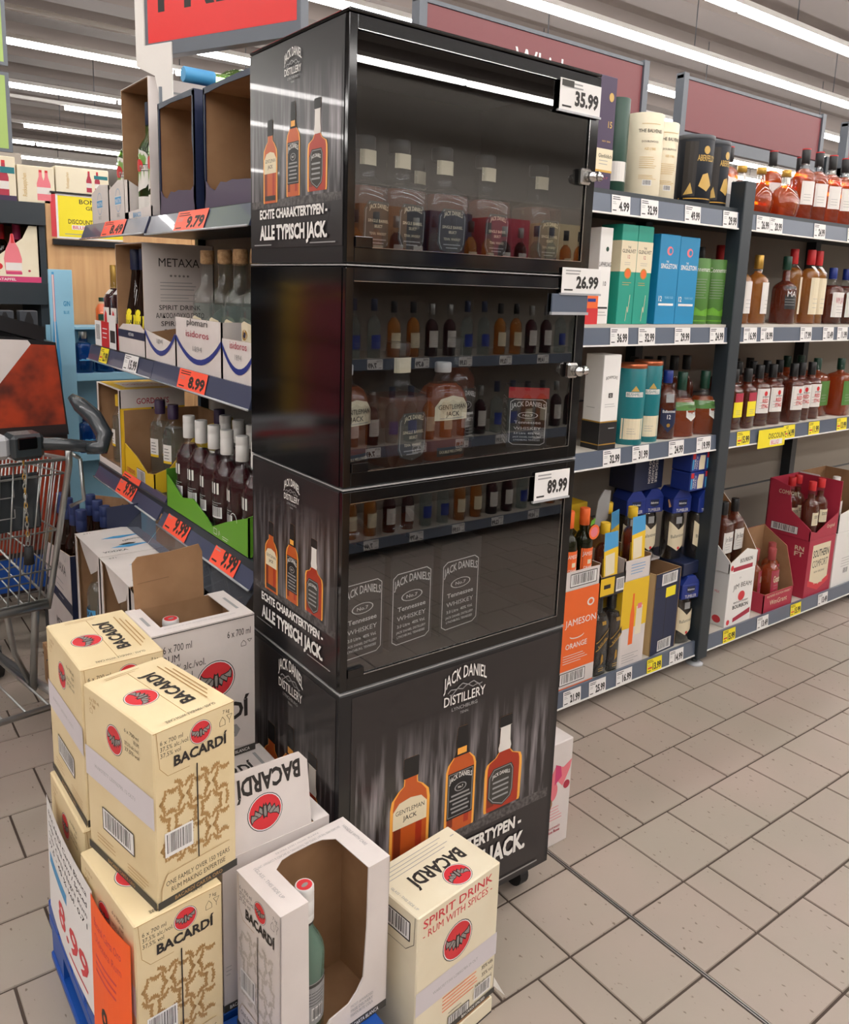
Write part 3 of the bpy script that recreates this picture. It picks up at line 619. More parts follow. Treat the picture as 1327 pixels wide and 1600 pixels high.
JDP = [(0, .038), (.004, .040), (.15, .040), (.162, .037), (.176, .027), (.19, .016), (.225, .0145), (.228, .015)]
def jd_deco(pr):
    pr.rect(-.036, .02, .036, .135, 'black', 'label', 4); pr.box(-.033, .023, .033, .132, .0012, 'label_grey', 'label')
    pr.text('JACK DANIELS', 0, .114, .011, 'white', w=.06, al='c', name='label', arch=.006); pr.ell(0, .099, .016, .009, 'label_grey', 'label'); pr.ell(0, .099, .0135, .0072, 'black', 'label'); pr.text('No.7', 0, .0965, .006, 'white', al='c', name='label')
    pr.text('Tennessee', 0, .078, .008, 'white', w=.044, al='c', name='label'); pr.text('WHISKEY', 0, .064, .008, 'white', w=.046, al='c', name='label'); pr.lines(-.026, .052, .052, 4, .007, 'label_grey', .0016, 'label', .15)
jd = bottle('whiskey_bottle', 'square whiskey bottle with black label behind the cream labelled one', 'bottle', JDP, 'clear_glass', 'dark_whisky', .78, ([(.2, .016), (.203, .017), (.238, .016), (.24, .014)], 'black'), 4, 1.0, jd_deco, 20, (1.115, 1.37, z2), .1, 'bottles in the second glass case')
def jd_art(pr, w, h, red=False):
    pr.rect(0, 0, w, h, 'black', 'panel_print')
    u0, u1, v0, v1 = w*.06, w*.94, h*.05, h*.80
    q = [(u0, v0+h*.04), (u0+w*.1, v0), (u1-w*.1, v0), (u1, v0+h*.04), (u1, v1-h*.04), (u1-w*.1, v1), (u0+w*.1, v1), (u0, v1-h*.04), (u0, v0+h*.04)]
    pr.ring(q, w*.016, 'white', 'lettering')
    if red: pr.rect(0, h*.82, w, h, 'red', 'panel_print')
    pr.text('JACK DANIELS', w*.5, h*.645, h*.085, 'white', w=w*.84, al='c', arch=h*.05); pr.ell(w*.5, h*.54, w*.25, h*.055, 'white', 'lettering'); pr.ell(w*.5, h*.54, w*.225, h*.048, 'black', 'lettering')
    pr.text('No.7', w*.5, h*.523, h*.036, 'white', w=w*.26, al='c'); pr.text('Tennessee', w*.5, h*.40, h*.05, 'white', w=w*.66, al='c'); pr.text('WHISKEY', w*.5, h*.30, h*.05, 'white', w=w*.68, al='c')
    pr.text('3.0 Litre  40% Vol.', w*.5, h*.225, h*.034, 'white', w=w*.66, al='c'); pr.text('JACK DANIEL DISTILLERY', w*.5, h*.165, h*.026, 'white', w=w*.7, al='c'); pr.text('LYNCHBURG, TENNESSEE', w*.5, h*.115, h*.026, 'white', w=w*.66, al='c')
t = thing('gift_tin', 'black whiskey gift tin with white print and red stripe, second case', 'gift tin', (1.265, 1.29, z2), -.62)
g = G(); g.box(-.045, 0, 0, .045, .09, .135, 'black', .003); g.build('tin_body', t)
pr = Print((-.045, 0, 0), FX, FZ); jd_art(pr, .09, .135, True); pr.done(t); pr = Print((-.045, .09, 0), (0, -1, 0), FZ); jd_art(pr, .09, .135); pr.done(t)
z3 = .7095
def big_carton(x, y, rz, lab, w=.118, h=.205):
    t = thing('whiskey_carton', lab, 'carton', (x, y, z3), rz, 'three large black whiskey cartons in the lowest glass case')
    G().box(-w/2, 0, 0, w/2, .118, h, 'black', .002).build('carton_body', t)
    pr = Print((-w/2, 0, 0), FX, FZ); jd_art(pr, w, h); pr.done(t)
    return t
big_carton(.835, 1.285, .1, 'leftmost large black whiskey carton behind the lowest glass door', .11); big_carton(.96, 1.29, .1, 'middle large black whiskey carton behind the lowest glass door'); big_carton(1.095, 1.295, .1, 'rightmost large black whiskey carton behind the lowest glass door', .122)
for x, lab in ((.90, 'dark whiskey bottle behind the left cartons in the lowest case'), (1.04, 'dark whiskey bottle behind the right cartons in the lowest case')):
    dup(jd, (x, 1.47, z3), .1, lab, 'bottles in the lowest glass case', (1.35, 1.35, 1.35))
# ------------------------------------------------------------------ rum cartons on the blue pallet
PW, PD, PH = .150, .228, .31
PT = .147
def pal(name, lab, loc, rz): return thing(name, lab, 'carton', loc, rz, 'rum cartons on the blue pallet')
def bat_pattern(pr, u0, v0, u1, v1, mat, s=.0175, name='pattern'):
    """woven-looking ornament made of small paired wings"""
    q = [(0, -.25), (.18, -.42), (.30, -.15), (.52, -.32), (.66, .02), (.95, -.05), (.80, .38), (.42, .22), (.14, .16), (.07, .34), (0, .22)]
    wing = q+[(-x, y) for x, y in reversed(q[1:-1])]
    j = 0; v = v0+s*.6; pit = s*2.75
    while v < v1+s:
        u = u0+(pit*.5 if j % 2 else 0)
        while u < u1+s:
            for k in range(6):
                th = 2*PI*k/6+.5*j; cu, cv = u+math.cos(th)*s*1.0, v+math.sin(th)*s*1.0; c, n = math.cos(th-PI/2), math.sin(th-PI/2)
                pts = [(cu+(x*c-y*n)*s*.62, cv+(x*n+y*c)*s*.92) for x, y in wing]
                if all(u0 <= a <= u1 and v0 <= b <= v1 for a, b in pts): pr.G(name).add([pr.p(*p) for p in pts], [tuple(range(len(pts)))], mat)
            u += pit
        v += pit*.84; j += 1
    pr.lay += 1
def art_short(pr, w, h, pat, ty='GOLD'):
    """narrow face: emblem, name, pattern, barcode, footer"""
    bat_pattern(pr, w*.04, h*.16, w*.96, h*.74, pat)
    flap = {'cream': 'cream', 'grey': 'card_white'}['cream' if pat == 'pattern_brown' else 'grey']
    pr.poly([(w*.05, h*.985), (w*.95, h*.985), (w*.95, h*.78), (w*.85, h*.735), (w*.15, h*.735), (w*.05, h*.78)], flap, 'flap_print'); pr.ring([(w*.04, h*.99), (w*.07, h*.79), (w*.16, h*.735), (w*.42, h*.735)], .0009, 'pattern_brown', 'upper_flap_line')
    pr.text('6 x 700 ml', w*.08, h*.915, h*.026, 'ink', bold=0); pr.text('37,5% alc./vol.', w*.08, h*.88, h*.026, 'ink', bold=0, w=w*.34); pr.text('37,5% vol', w*.08, h*.845, h*.026, 'ink', bold=0)
    pr.text('7 kg', w*.84, h*.945, h*.022, 'ink', bold=0); pr.ring([(w*.80, h*.88), (w*.80, h*.905), (w*.835, h*.93), (w*.87, h*.905), (w*.87, h*.88), (w*.80, h*.88)], .0007, 'ink', 'lettering'); pr.ring([(w*.89, h*.93), (w*.96, h*.93), (w*.925, h*.9), (w*.89, h*.93)], .0007, 'ink', 'lettering'); pr.ring([(w*.925, h*.9), (w*.925, h*.88)], .0007, 'ink', 'lettering')
    pr.bat(w*.56, h*.90, w*.135); pr.text('BACARDÍ', w*.56, h*.775, h*.058, 'ink', w=w*.66, bold=.035, al='c')
    pr.rect(w*.497, h*.16, w*.512, h*.735, 'ink', 'slit'); pr.barcode(w*.10, h*.28, w*.44, h*.42)
    pr.poly([(w*.04, h*.015), (w*.96, h*.015), (w*.96, h*.15), (w*.9, h*.185), (w*.12, h*.185), (w*.04, h*.10)], flap, 'lower_flap_print'); pr.ring([(w*.04, h*.02), (w*.05, h*.12), (w*.12, h*.185), (w*.9, h*.185)], .0009, 'pattern_brown', 'lower_flap_line')
    pr.text('ONE FAMILY OVER 150 YEARS', w*.5, h*.115, h*.03, 'ink', w=w*.80, al='c'); pr.text('RUM MAKING EXPERTISE', w*.5, h*.07, h*.03, 'ink', w=w*.68, al='c')
    pr.rect(0, 0, w, h*.045, 'band_dark', 'footer'); pr.text('BACARDÍ CARTA ORO' if pat == 'pattern_brown' else 'BACARDÍ CARTA BLANCA', w*.5, h*.012, h*.022, 'pattern_brown' if pat == 'pattern_brown' else 'white', w=w*.6, al='c')
def art_long(pr, w, h):
    pr.text('6 x 700 ml', w*.1, h*.93, h*.022, 'pattern_brown', bold=0, w=w*.14); pr.text('7 kg', w*.1, h*.90, h*.02, 'pattern_brown', bold=0, w=w*.08); pr.ring([(w*.1, h*.86), (w*.1, h*.88), (w*.12, h*.89), (w*.14, h*.88), (w*.14, h*.86), (w*.1, h*.86)], .0007, 'pattern_brown', 'lettering')
    pr.bat(w*.46, h*.80, h*.085)
    for i, s in enumerate(('6 x 700 ml', 'RUM', '37,5% alc./vol.', '37,5% vol')): pr.text(s, w*.82, h*(.90-.035*i), h*.022, 'ink', bold=0, al='r', w=w*.2 if i != 1 else None)
    pr.rect(0, h*.46, w, h*.64, 'band_white', 'wide_band'); pr.text('WARSTETT LZ0702790, 12 OLT1', w*.14, h*.54, h*.022, 'label_grey', bold=0, w=w*.6)
    pr.barcode(w*.24, h*.20, w*.70, h*.33, border=.0022); pr.lines(w*.14, h*.135, w*.28, 3, h*.022, 'pattern_brown', .0012); pr.lines(w*.6, h*.12, w*.32, 4, h*.02, 'pattern_brown', .0012)
    pr.rect(0, 0, w, h*.045, 'band_dark', 'footer'); pr.text('BACARDÍ CARTA ORO', w*.5, h*.012, h*.022, 'pattern_brown', w=w*.4, al='c')
def art_top(pr, w, d, em=(.30, .50), wide=False):
    pr.bat(w*.30, d*.50, w*.19, rot=PI/2); pr.text('BACARDÍ', w*.70, d*.20, w*.165, 'ink', w=d*.60, bold=.035, rot=PI/2)
    for i in range(3): pr.rect(w*(.80+.05*i), d*(.16+.05*i), w*(.815+.05*i), d*(.86-.06*i), 'pattern_brown', 'lettering')
    pr.text('GLASS - HANDLE WITH CARE', w*.80, d*.07, w*.05, 'ink', w=w*.60, rot=PI); pr.lines(w*.2, d*.93, w*.5, 2, d*.025, 'pattern_brown', .0012)
def cream_carton(lab, loc, rz, w=PW, d=PD, h=PH, top=True):
    t = pal('rum_carton', lab, loc, rz)
    G().box(0, 0, 0, w, d, h, 'cream', .0025).build('carton_body', t)
    a = face('front', w, d, h); art_short(a, w, h, 'pattern_brown'); a.done(t)
    a = face('left', w, d, h); art_long(a, d, h); a.done(t)
    if top: a = face('top', w, d, h); art_top(a, w, d); a.done(t)
    g = G(); g.box(w*.47, .02, h, w*.475, d-.02, h+.0004, 'pattern_brown'); g.box(.0006, -.0004, h-.003, w-.0006, 0, h-.0022, 'pattern_brown'); g.build('fold_line', t)
    return t
cream_carton('cream rum carton on top of the stack, nearest the camera', (.368, 1.147, PT+PH), .196, .150, .225)
cream_carton('cream rum carton on top of the stack, further from the camera', (.333, 1.42, PT+PH), .023, .150, .232)
cream_carton('cream rum carton in the bottom layer behind the orange price poster', (.326, 1.135, PT), .100, .152, .225)
cream_carton('cream rum carton in the bottom layer behind the white price poster', (.322, 1.41, PT), .02, .152, .232)
# white cartons
def walls(g, w, d, h, skip=(), mo='card_white', mi='kraft', t=.004):
    def wall(x0, y0, x1, y1):
        g.box(x0, y0, 0, x1, y1, h, mi)
    if 'left' not in skip: g.box(0, 0, 0, t/2, d, h, mo); g.box(t/2, t, .003, t, d-t, h, mi)
    if 'right' not in skip: g.box(w-t/2, 0, 0, w, d, h, mo); g.box(w-t, t, .003, w-t/2, d-t, h, mi)
    if 'front' not in skip: g.box(t/2, 0, 0, w-t/2, t/2, h, mo); g.box(t, t/2, .003, w-t, t, h, mi)
    if 'back' not in skip: g.box(t/2, d-t/2, 0, w-t/2, d, h, mo); g.box(t, d-t, .003, w-t, d-t/2, h, mi)
    g.box(t/2, t/2, 0, w-t/2, d-t/2, .003, mi)
# tall one with brown lid flap, upper layer
w, d, h = .217, .152, PH
t = pal('rum_carton', 'white rum carton with raised brown lid flap beside the tower', (.480, 1.482, PT+PH+.001), .022)
g = G(); walls(g, w, d, h); g.build('carton_body', t)
g = G(); g.box(0, 0, h, w, .034, h+.002, 'card_white'); g.box(0, .034, h, .030, d, h+.002, 'card_white'); g.box(w-.038, .034, h, w, d, h+.002, 'card_white'); g.build('lid_rim', t)
g = G(); g.frame((.02, d-.004, h), FX, (0, .10, .995), [(0, 0), (.150, 0), (.152, .10), (.145, .118), (.08, .112), (.012, .112), (0, .10)], 'kraft', .004); g.frame((.02, d-.0046, h), FX, (0, .10, .995), [(.008, .055), (.075, .058), (.075, .059), (.008, .056)], 'kraft_dark', .0004); g.build('lid_flap', t)
a = face('front', w, d, h); a.text('6 x 700 ml', w*.10, h*.87, h*.052, 'ink', w=w*.27, bold=0); a.text('RUM', w*.10, h*.80, h*.052, 'ink', w=w*.15, bold=0); a.text('37,5% alc./vol.', w*.10, h*.73, h*.052, 'ink', w=w*.40, bold=0); a.text('37,5% vol', w*.10, h*.66, h*.052, 'ink', w=w*.27, bold=0)
a.text('6 x 700 ml', w*.96, h*.87, h*.05, 'ink', w=w*.24, bold=0, al='r'); a.ring([(w*.86, h*.79), (w*.86, h*.81), (w*.885, h*.83), (w*.91, h*.81), (w*.91, h*.79), (w*.86, h*.79)], .0009, 'ink', 'lettering'); a.ring([(w*.925, h*.83), (w*.97, h*.83), (w*.947, h*.81), (w*.925, h*.83)], .0009, 'ink', 'lettering')
a.bat(w*.60, h*.60, h*.135); a.text('BACARDÍ', w*.94, h*.28, h*.125, 'ink', w=w*.88, bold=.035, al='r'); a.poly([(w*.42, h*.19), (w*.46, h*.235), (w*.8, h*.235), (w*.84, h*.19), (w*.8, h*.145), (w*.46, h*.145)], 'label_grey', 'print'); a.text('CARTA BLANCA', w*.63, h*.175, h*.035, 'ink', w=w*.3, al='c')
a.rect(0, 0, w, h*.05, 'band_dark', 'footer'); a.text('BACARDÍ CARTA BLANCA', w*.7, h*.014, h*.024, 'white', al='c'); a.rect(0, h*.992, w, h*.998, 'band_dark', 'edge_line'); a.done(t)
a = face('top', w, d, h+.002); a.text('BACARDI AND THE BAT DEVICE ARE TRADEMARKS OF BACARDI & COMPANY LIMITED', w*.5, .018, .004, 'label_grey', w=w*.7, al='c'); a.rect(w*.05, .05, w*.08, .1, 'label_grey', 'lettering'); a.rect(w*.9, .04, w*.93, .11, 'label_grey', 'lettering'); a.done(t)
# closed white ones of the bottom layer
def white_closed(lab, loc, w, d, rz, letter):
    t = pal('rum_carton', lab, loc, rz); h = PH
    G().box(0, 0, 0, w, d, h, 'card_white', .002).build('carton_body', t)
    a = face('top', w, d, h)
    if letter: a.text('BACARDÍ', w*.5, d*.40, d*.22, 'ink', w=w*.58, bold=.035, al='c'); a.lines(w*.22, d*.22, w*.5, 2, .008, 'label_grey', .0014); a.rect(w*.86, d*.3, w*.89, d*.8, 'label_grey', 'lettering')
    a.done(t); a = face('front', w, d, h); a.rect(0, 0, w, h*.05, 'band_dark', 'footer'); a.text('BACARDÍ CARTA BLANCA', w*.2, h*.012, h*.024, 'white', w=w*.4); a.done(t)
    a = face('left', w, d, h); a.rect(0, 0, d, h*.05, 'band_dark', 'footer'); a.done(t)
white_closed('closed white rum carton under the one with the brown flap', (.486, 1.508, PT), .22, .15, .02, False)
white_closed('closed white rum carton behind the upright white flap, bottom layer', (.490, 1.358, PT), .226, .147, .0, True)
w, d, h = .218, .148, PH
t = pal('rum_carton', 'white rum carton with printed lid flap standing upright, bottom layer', (.497, 1.195, PT), .03)
g = G(); walls(g, w, d, h); g.build('carton_body', t); g = G(); g.box(.185, 0, h, w, d, h+.0015, 'card_white'); g.box(0, d-.02, h, .185, d, h+.0015, 'card_white'); g.build('lid_rim', t)
g = G(); g.frame((.002, .001, h), FX, (0, .12, .993), [(0, 0), (.178, 0), (.176, .125), (.160, .145), (.012, .148), (0, .138)], 'card_white', .003); fl = g.build('lid_flap', t)
a = Print((.002, .001, h), FX, (0, .12, .993)); a.text('BACARDÍ', .160, .132, .034, 'ink', w=.128, bold=.035, rot=PI); a.bat(.085, .058, .035, rot=PI); a.done(t)
a = face('front', w, d, h); a.rect(0, 0, w, h*.05, 'band_dark', 'footer'); a.text('BACARDÍ CARTA BLANCA', w*.05, h*.012, h*.024, 'white', w=w*.4); a.lines(w*.02, h*.30, w*.05, 3, .008, 'label_grey', .0012); a.done(t)
a = face('left', w, d, h); a.rect(0, 0, d, h*.05, 'band_dark', 'footer'); a.done(t)
# white carton with the cut-out window and one bottle
w, d, h = .226, .140, PH
t = pal('rum_carton', 'white rum carton with large cut-out window and one bottle inside', (.521, 1.022, PT), .091)
g = G(); walls(g, w, d, h, skip=('front',)); g.build('carton_body', t)
g = G(); g.frame((0, 0, 0), FX, FZ, [(0, 0), (w, 0), (w, h), (w*.79, h), (w*.785, h*.62), (w*.76, h*.30), (w*.70, h*.235), (w*.62, h*.185), (w*.44, h*.165), (w*.40, h*.135), (w*.33, h*.08), (w*.27, h*.085), (w*.25, h*.16), (w*.245, h*.5), (w*.235, h), (0, h)], 'card_white', .003); g.build('front_frame', t)
g = G(); g.box(0, 0, h, w*.235, d, h+.0015, 'card_white'); g.box(w*.79, 0, h, w, d, h+.0015, 'card_white'); g.frame((w*.235, 0, h+.0015), FX, FY, [(0, d*.70), (.02, d*.80), (.04, d*.82), (w*.555-.04, d*.82), (w*.555-.02, d*.80), (w*.555, d*.70), (w*.555, d), (0, d)], 'card_white', .0015); g.build('lid_rim', t)
a = face('left', w, d, h); art_short(a, d, h, 'pattern_grey'); a.done(t)
a = face('top', w, d, h+.0015); a.text('BACARDI AND THE BAT DEVICE ARE TRADEMARKS OF BACARDI & COMPANY LIMITED', w*.9, d*.88, .006, 'label_grey', w=w*.8, rot=PI, bold=0); a.text('PARTIR WITH 13EST PRICES', w*.72, d*.95, .004, 'label_grey', w=w*.4, rot=PI, bold=0); a.text('GLASS - THIS SIDE UP', w*.10, d*.85, .007, 'label_grey', w=d*.62, rot=-PI/2, bold=0); a.text('HANDLE WITH CARE', w*.92, d*.85, .007, 'label_grey', w=d*.5, rot=-PI/2, bold=0); a.done(t)
a = face('front', w, d, h); a.rect(0, 0, w, h*.05, 'band_dark', 'footer'); a.text('BACARDÍ CARTA BLANCA', w*.52, h*.012, h*.026, 'white', w=w*.4)
for i, s in enumerate(('MOST AWARDED', 'FREE DELIVERY', 'FAVOURITE COLA')): a.text(s, w*.86, h*(.15-.03*i), h*.02, 'label_grey', w=w*.22, al='r')
a.done(t)
# bottle standing in the window carton
BRP = [(0, .032), (.004, .035), (.16, .036), (.172, .034), (.19, .026), (.205, .017), (.215, .0145), (.286, .0145)]
def br_deco(pr):
    pr.rect(-.030, .035, .030, .12, 'label_grey', 'label', 8); pr.rect(-.030, .112, .030, .118, 'band_dark', 'label', 8); pr.barcode(-.014, .045, .010, .07, 'label'); pr.lines(-.02, .1, .04, 5, .006, 'ink', .0012, 'label')
bt = bottle('rum_bottle', 'pale green rum bottle with white cap inside the window carton', 'bottle', BRP, 'aqua_glass', 'water', .72, None, 2, 1, br_deco, 22, (.598, 1.085, PT+.004), .3)
g = G(); g.lathe([(.222, .0155), (.224, .0172), (.2245, .0172), (.235, .0172), (.236, .0165), (.2385, .0172), (.262, .0172), (.263, .0163), (.266, .0172), (.268, .0163), (.271, .0172), (.273, .0163), (.278, .0172), (.287, .0168), (.289, .0155)], 'cap_white', 20); c = g.build('cap', bt)
pr = Print((0, 0, .289), FX, FY); pr.ell(0, 0, .0135, .0135, 'bat_red', 'cap_print'); pr.ell(0, -.001, .007, .004, 'bat_grey', 'cap_print'); pr.done(c)
g = G(); g.lathe([(.218, .0162), (.2185, .0166), (.2225, .0166), (.223, .016)], 'band_dark', 20); g.build('cap_ring', bt)
dup(bt, (.556, 1.590, PT+PH+.006), .4, 'rum bottle with red capped top inside the carton with brown flap', None)
# spiced carton and tray on the floor
tr = thing('carton_tray', 'low cream cardboard tray on the floor under the spiced rum carton', 'tray', (.772, .994, 0), .13)
g = G(); w, d, h = .228, .155, .036; g.box(0, 0, 0, w, d, .004, 'kraft'); g.box(0, 0, 0, w, .003, h, 'cream_light'); g.box(0, d-.003, 0, w, d, h, 'cream_light'); g.box(0, .003, 0, .003, d-.003, h, 'cream_light'); g.box(w-.003, .003, 0, w, d-.003, h, 'cream_light'); g.box(.003, .003, .030, w-.003, d-.003, .036, 'kraft'); g.build('tray_body', tr)
a = face('left', w, d, h); a.barcode(.02, .004, .06, .03); a.barcode(.075, .004, .12, .03); a.done(tr); a = face('front', w, d, h); a.rect(0, 0, w, .004, 'band_dark', 'footer'); a.done(tr)
w, d, h = .225, .147, .30
t = pal('rum_carton', 'light cream spiced rum carton with red lettering in front of the tower', (.785, 1.004, .0375), .123); t['group'] = 'rum cartons near the tower'
G().box(0, 0, 0, w, d, h, 'cream_light', .0025).build('carton_body', t)
a = face('front', w, d, h); a.text('SPIRIT DRINK', w*.48, h*.90, h*.062, 'price_red', w=w*.84, al='c', bold=.01); a.text('- RUM WITH SPICES -', w*.48, h*.825, h*.055, 'price_red', w=w*.84, al='c', bold=.01)
a.bat(w*.48, h*.64, h*.135); a.rect(0, h*.30, w, h*.47, 'band_white', 'wide_band'); a.text('WARSTETT3W LZ800278A 29 OLT', w*.2, h*.37, h*.022, 'label_grey', w=w*.55, bold=0)
a.lines(w*.32, h*.28, w*.44, 5, h*.026, 'orange', .0018, 'small_print', .12); a.lines(w*.4, h*.13, w*.2, 1, h*.02, 'ink', .0012)
for i, s in enumerate(('35% vds', '35% vol', '35% alc./vol.')): a.text(s, w*.96, h*(.26-.055*i), h*.03, 'ink', al='r', bold=0)
a.text('6 x 700 ml', w*.04, h*.08, h*.035, 'ink', w=w*.25, bold=0); a.barcode(w*.40, h*.015, w*.66, h*.105, border=.002); a.barcode(w*.72, h*.06, w*.94, h*.16); a.rect(w*.35, 0, w, h*.04, 'band_dark', 'footer'); a.text('BACARDÍ SPICED', w*.72, h*.01, h*.022, 'white', al='c', w=w*.3); a.done(t)
a = face('left', w, d, h); a.barcode(d*.16, h*.80, d*.86, h*.93, border=.003); a.ring([(d*.06, h*.99), (d*.06, h*.77), (d*.2, h*.73), (d*.8, h*.73), (d*.94, h*.80), (d*.95, h*.99)], .001, 'ink', 'print'); a.rect(d*.12, h*.02, d*.13, h*.72, 'band_dark', 'slit'); a.done(t)
a = face('top', w, d, h); a.text('BACARDÍ', w*.84, d*.60, d*.22, 'ink', w=w*.62, rot=PI, bold=.035); a.bat(w*.60, d*.22, d*.185, rot=PI, sx=1.15); a.lines(w*.1, d*.88, w*.8, 4, d*.06, 'label_grey', .0014, jag=.2); a.text('GLASS - THIS SIDE UP', w*.05, d*.6, .006, 'label_grey', w=d*.5, rot=-PI/2, bold=0); a.lines(w*.9, d*.8, w*.06, 1, .01, 'label_grey', .002); a.done(t)
g = G(); g.frame((w, 0, .012), (.5, -.6, -.62), (0, 0, 1), [(0, 0), (.03, 0), (0, .02)], 'white', .001); g.build('torn_corner', t)
# price posters on the left faces
def price_poster(lab, y0, y1, z0, z1, x, mat, price, pmat, extra, rz=0):
    t = thing('price_poster', lab, 'poster', (x, y0, z0), rz, None)
    w = y0-y1; h = z1-z0; n = 8
    def fn(u, v, off): return Vector((-.006*math.sin(PI*u/w)-off-.004*(1-v/h), -u, v))
    pr = Print(fn=fn, off=0); g = pr.G('sheet'); vs = []; fs = []
    for i in range(n+1):
        for k in (0, 1): vs += [fn(w*i/n, h*k, 0)]
    vs += [v+Vector((.0006, 0, 0)) for v in vs]; m = 2*(n+1)
    fs = [(2*i, 2*i+2, 2*i+3, 2*i+1) for i in range(n)]+[(m+2*i, m+2*i+1, m+2*i+3, m+2*i+2) for i in range(n)]+[(0, 1, m+1, m), (2*n, m+2*n, m+2*n+1, 2*n+1)]
    g.add(vs, fs, mat); pr.lay = 4; extra(pr, w, h); pr.text(price, w*.92, h*.16, h*.21, pmat, w=w*.62, bold=.02, al='r'); pr.done(t)
def ex1(pr, w, h):
    for i, s in enumerate(('BACARDÍ Carta Blanca', 'oder Carta Oro / Spiced', 'oder Carta Negra Rum', '37,5 - 40 % vol. 0,7 l')): pr.text(s, w*.06, h*(.88-.085*i), h*.045, 'ink', w=w*.86, bold=.01)
    pr.rect(w*.06, h*.46, w*.52, h*.55, 'sky_blue', 'blue_bar'); pr.rect(w*.55, h*.08, w*.9, h*.1, 'price_red', 'lettering')
def ex2(pr, w, h):
    for i, s in enumerate(('Bacardi Carta Oro', 'Oldezera Rum')): pr.text(s, w*.12, h*(.84-.1*i), h*.055, 'price_red', w=w*.7, bold=.01)
    pr.lines(w*.15, h*.64, w*.6, 3, h*.05, 'price_red', h*.016)
price_poster('white price poster reading 8.99 taped to the lower left carton', 1.615, 1.292, .175, .425, .303, 'paper', '8.99', 'price_red', ex1)
price_poster('orange price poster reading 9.99 taped to the lower front carton', 1.288, 1.134, .14, .425, .3005, 'neon_orange', '9.99', 'ink', ex2, .12)
# pallet
t = thing('pallet', 'blue plastic quarter pallet under the rum cartons', 'pallet', (.305, 1.0, 0))
w, d = .42, .68
for i in range(7): G().box(0, i*.098, .112, w, i*.098+.085, .1465, 'blue_plastic', .004).build('deck_board', t)
for x in (0, .165, .33):
    G().box(x, 0, .085, x+.09, d-.007, .112, 'blue_plastic', .003).build('stringer', t)
    for y in (0, .29, .575): 
        g = G(); g.prism([(y+.005, 0), (y+.093, 0), (y+.098, .085), (y, .085)], x+.004, x+.086, 'blue_plastic', 'x'); g.build('foot', t)
for x in (0, .33): G().box(x, 0, 0, x+.09, d-.007, .018, 'blue_plastic', .003).build('skid', t)
# ------------------------------------------------------------------ goods on the left shelving
def open_box(name, lab, cat, loc, w, d, h, rz=0, mo='card_white', mi='kraft', front=None, left=None, group=None, top=False, t=.004, right=None, back=None):
    """carton with a cut-down front/left wall: front/left = list of (u, v) outline points from lower left, or height"""
    r = thing(name, lab, cat, loc, rz, group); g = G()
    def panel(o, ex, wd, spec):
        if spec == 0: return
        pts = [(0, 0), (wd, 0), (wd, h), (0, h)] if spec is None else ([(0, 0), (wd, 0), (wd, spec), (0, spec)] if isinstance(spec, (int, float)) else spec)
        n = Vector(ex).cross(Vector(FZ)); g.frame(o, ex, FZ, pts, mo, t/2); g.frame(Vector(o)-n*t/2, ex, FZ, pts, mi, t/2)
    panel((0, 0, 0), FX, w, front); panel((0, d, 0), (0, -1, 0), d, left); panel((w, 0, 0), FY, d, right); panel((w, d, 0), (-1, 0, 0), w, back)
    g.box(t/2, t/2, 0, w-t/2, d-t/2, .003, mi)
    if top: g.box(0, 0, h, w, d, h+.002, mo); g.box(.002, .002, h-.002, w-.002, d-.002, h, mi)
    g.build('carton_body', r)
    return r
def shelfw(lab, *a, **k): return open_box('carton', lab, 'carton', *a, group='cartons on the left shelving', **k)
XS = .806
# --- top shelf (z 1.62)
zt = 1.6205
t = shelfw('tall white vermouth carton open on its side with bottles, top shelf', (XS, 2.37, zt), .24, .24, .37, left=[(0, 0), (.24, 0), (.24, .03), (.0, .02)], front=None, top=True)
a = face('front', .24, .24, .37); a.lines(.03, .335, .08, 1, .01, 'label_grey', .006); a.done(t)
a = Print((XS-XS, .24, 0), (0, -1, 0), FZ); a.text('BIANCO', .08, .004, .014, 'sky_blue', w=.07); a.done(t)
VMP = std(.325, .040, .52, .74, .0145)
def verm(pr):
    pr.poly([(-.034, .07), (.012, .085), (.034, .12), (.034, .155), (.012, .185), (-.034, .20)], 'label_white', 'label'); pr.ell(-.012, .148, .016, .018, 'red', 'label'); pr.rect(-.012, .132, .030, .150, 'ink', 'label'); pr.rect(-.010, .134, .028, .148, 'label_white', 'label'); pr.text('MARTINI', -.008, .136, .010, 'ink', w=.034, name='label'); pr.rect(-.030, .02, .02, .06, 'label_white', 'lower_label', 4)
vm = bottle('vermouth_bottle', 'green vermouth bottle nearest the wall of the open white carton', 'bottle', VMP, 'green_glass', 'olive_glass', .66, (capp(.328, .80, .0145), 'navy'), 2, 1, verm, 18, (.862, 2.43, zt+.004), -PI/2+.5, 'vermouth bottles on the top shelf')
for x, y, rz, lab in ((.862, 2.52, -1.1, 'green vermouth bottle in the middle of the open white carton'), (.866, 2.645, -1.0, 'green vermouth bottle left of the open carton, inner one'), (.866, 2.735, -1.0, 'green vermouth bottle left of the open carton, outermost')):
    dup(vm, (x, y, zt+(.004 if y < 2.61 else 0.0045)), rz, lab)
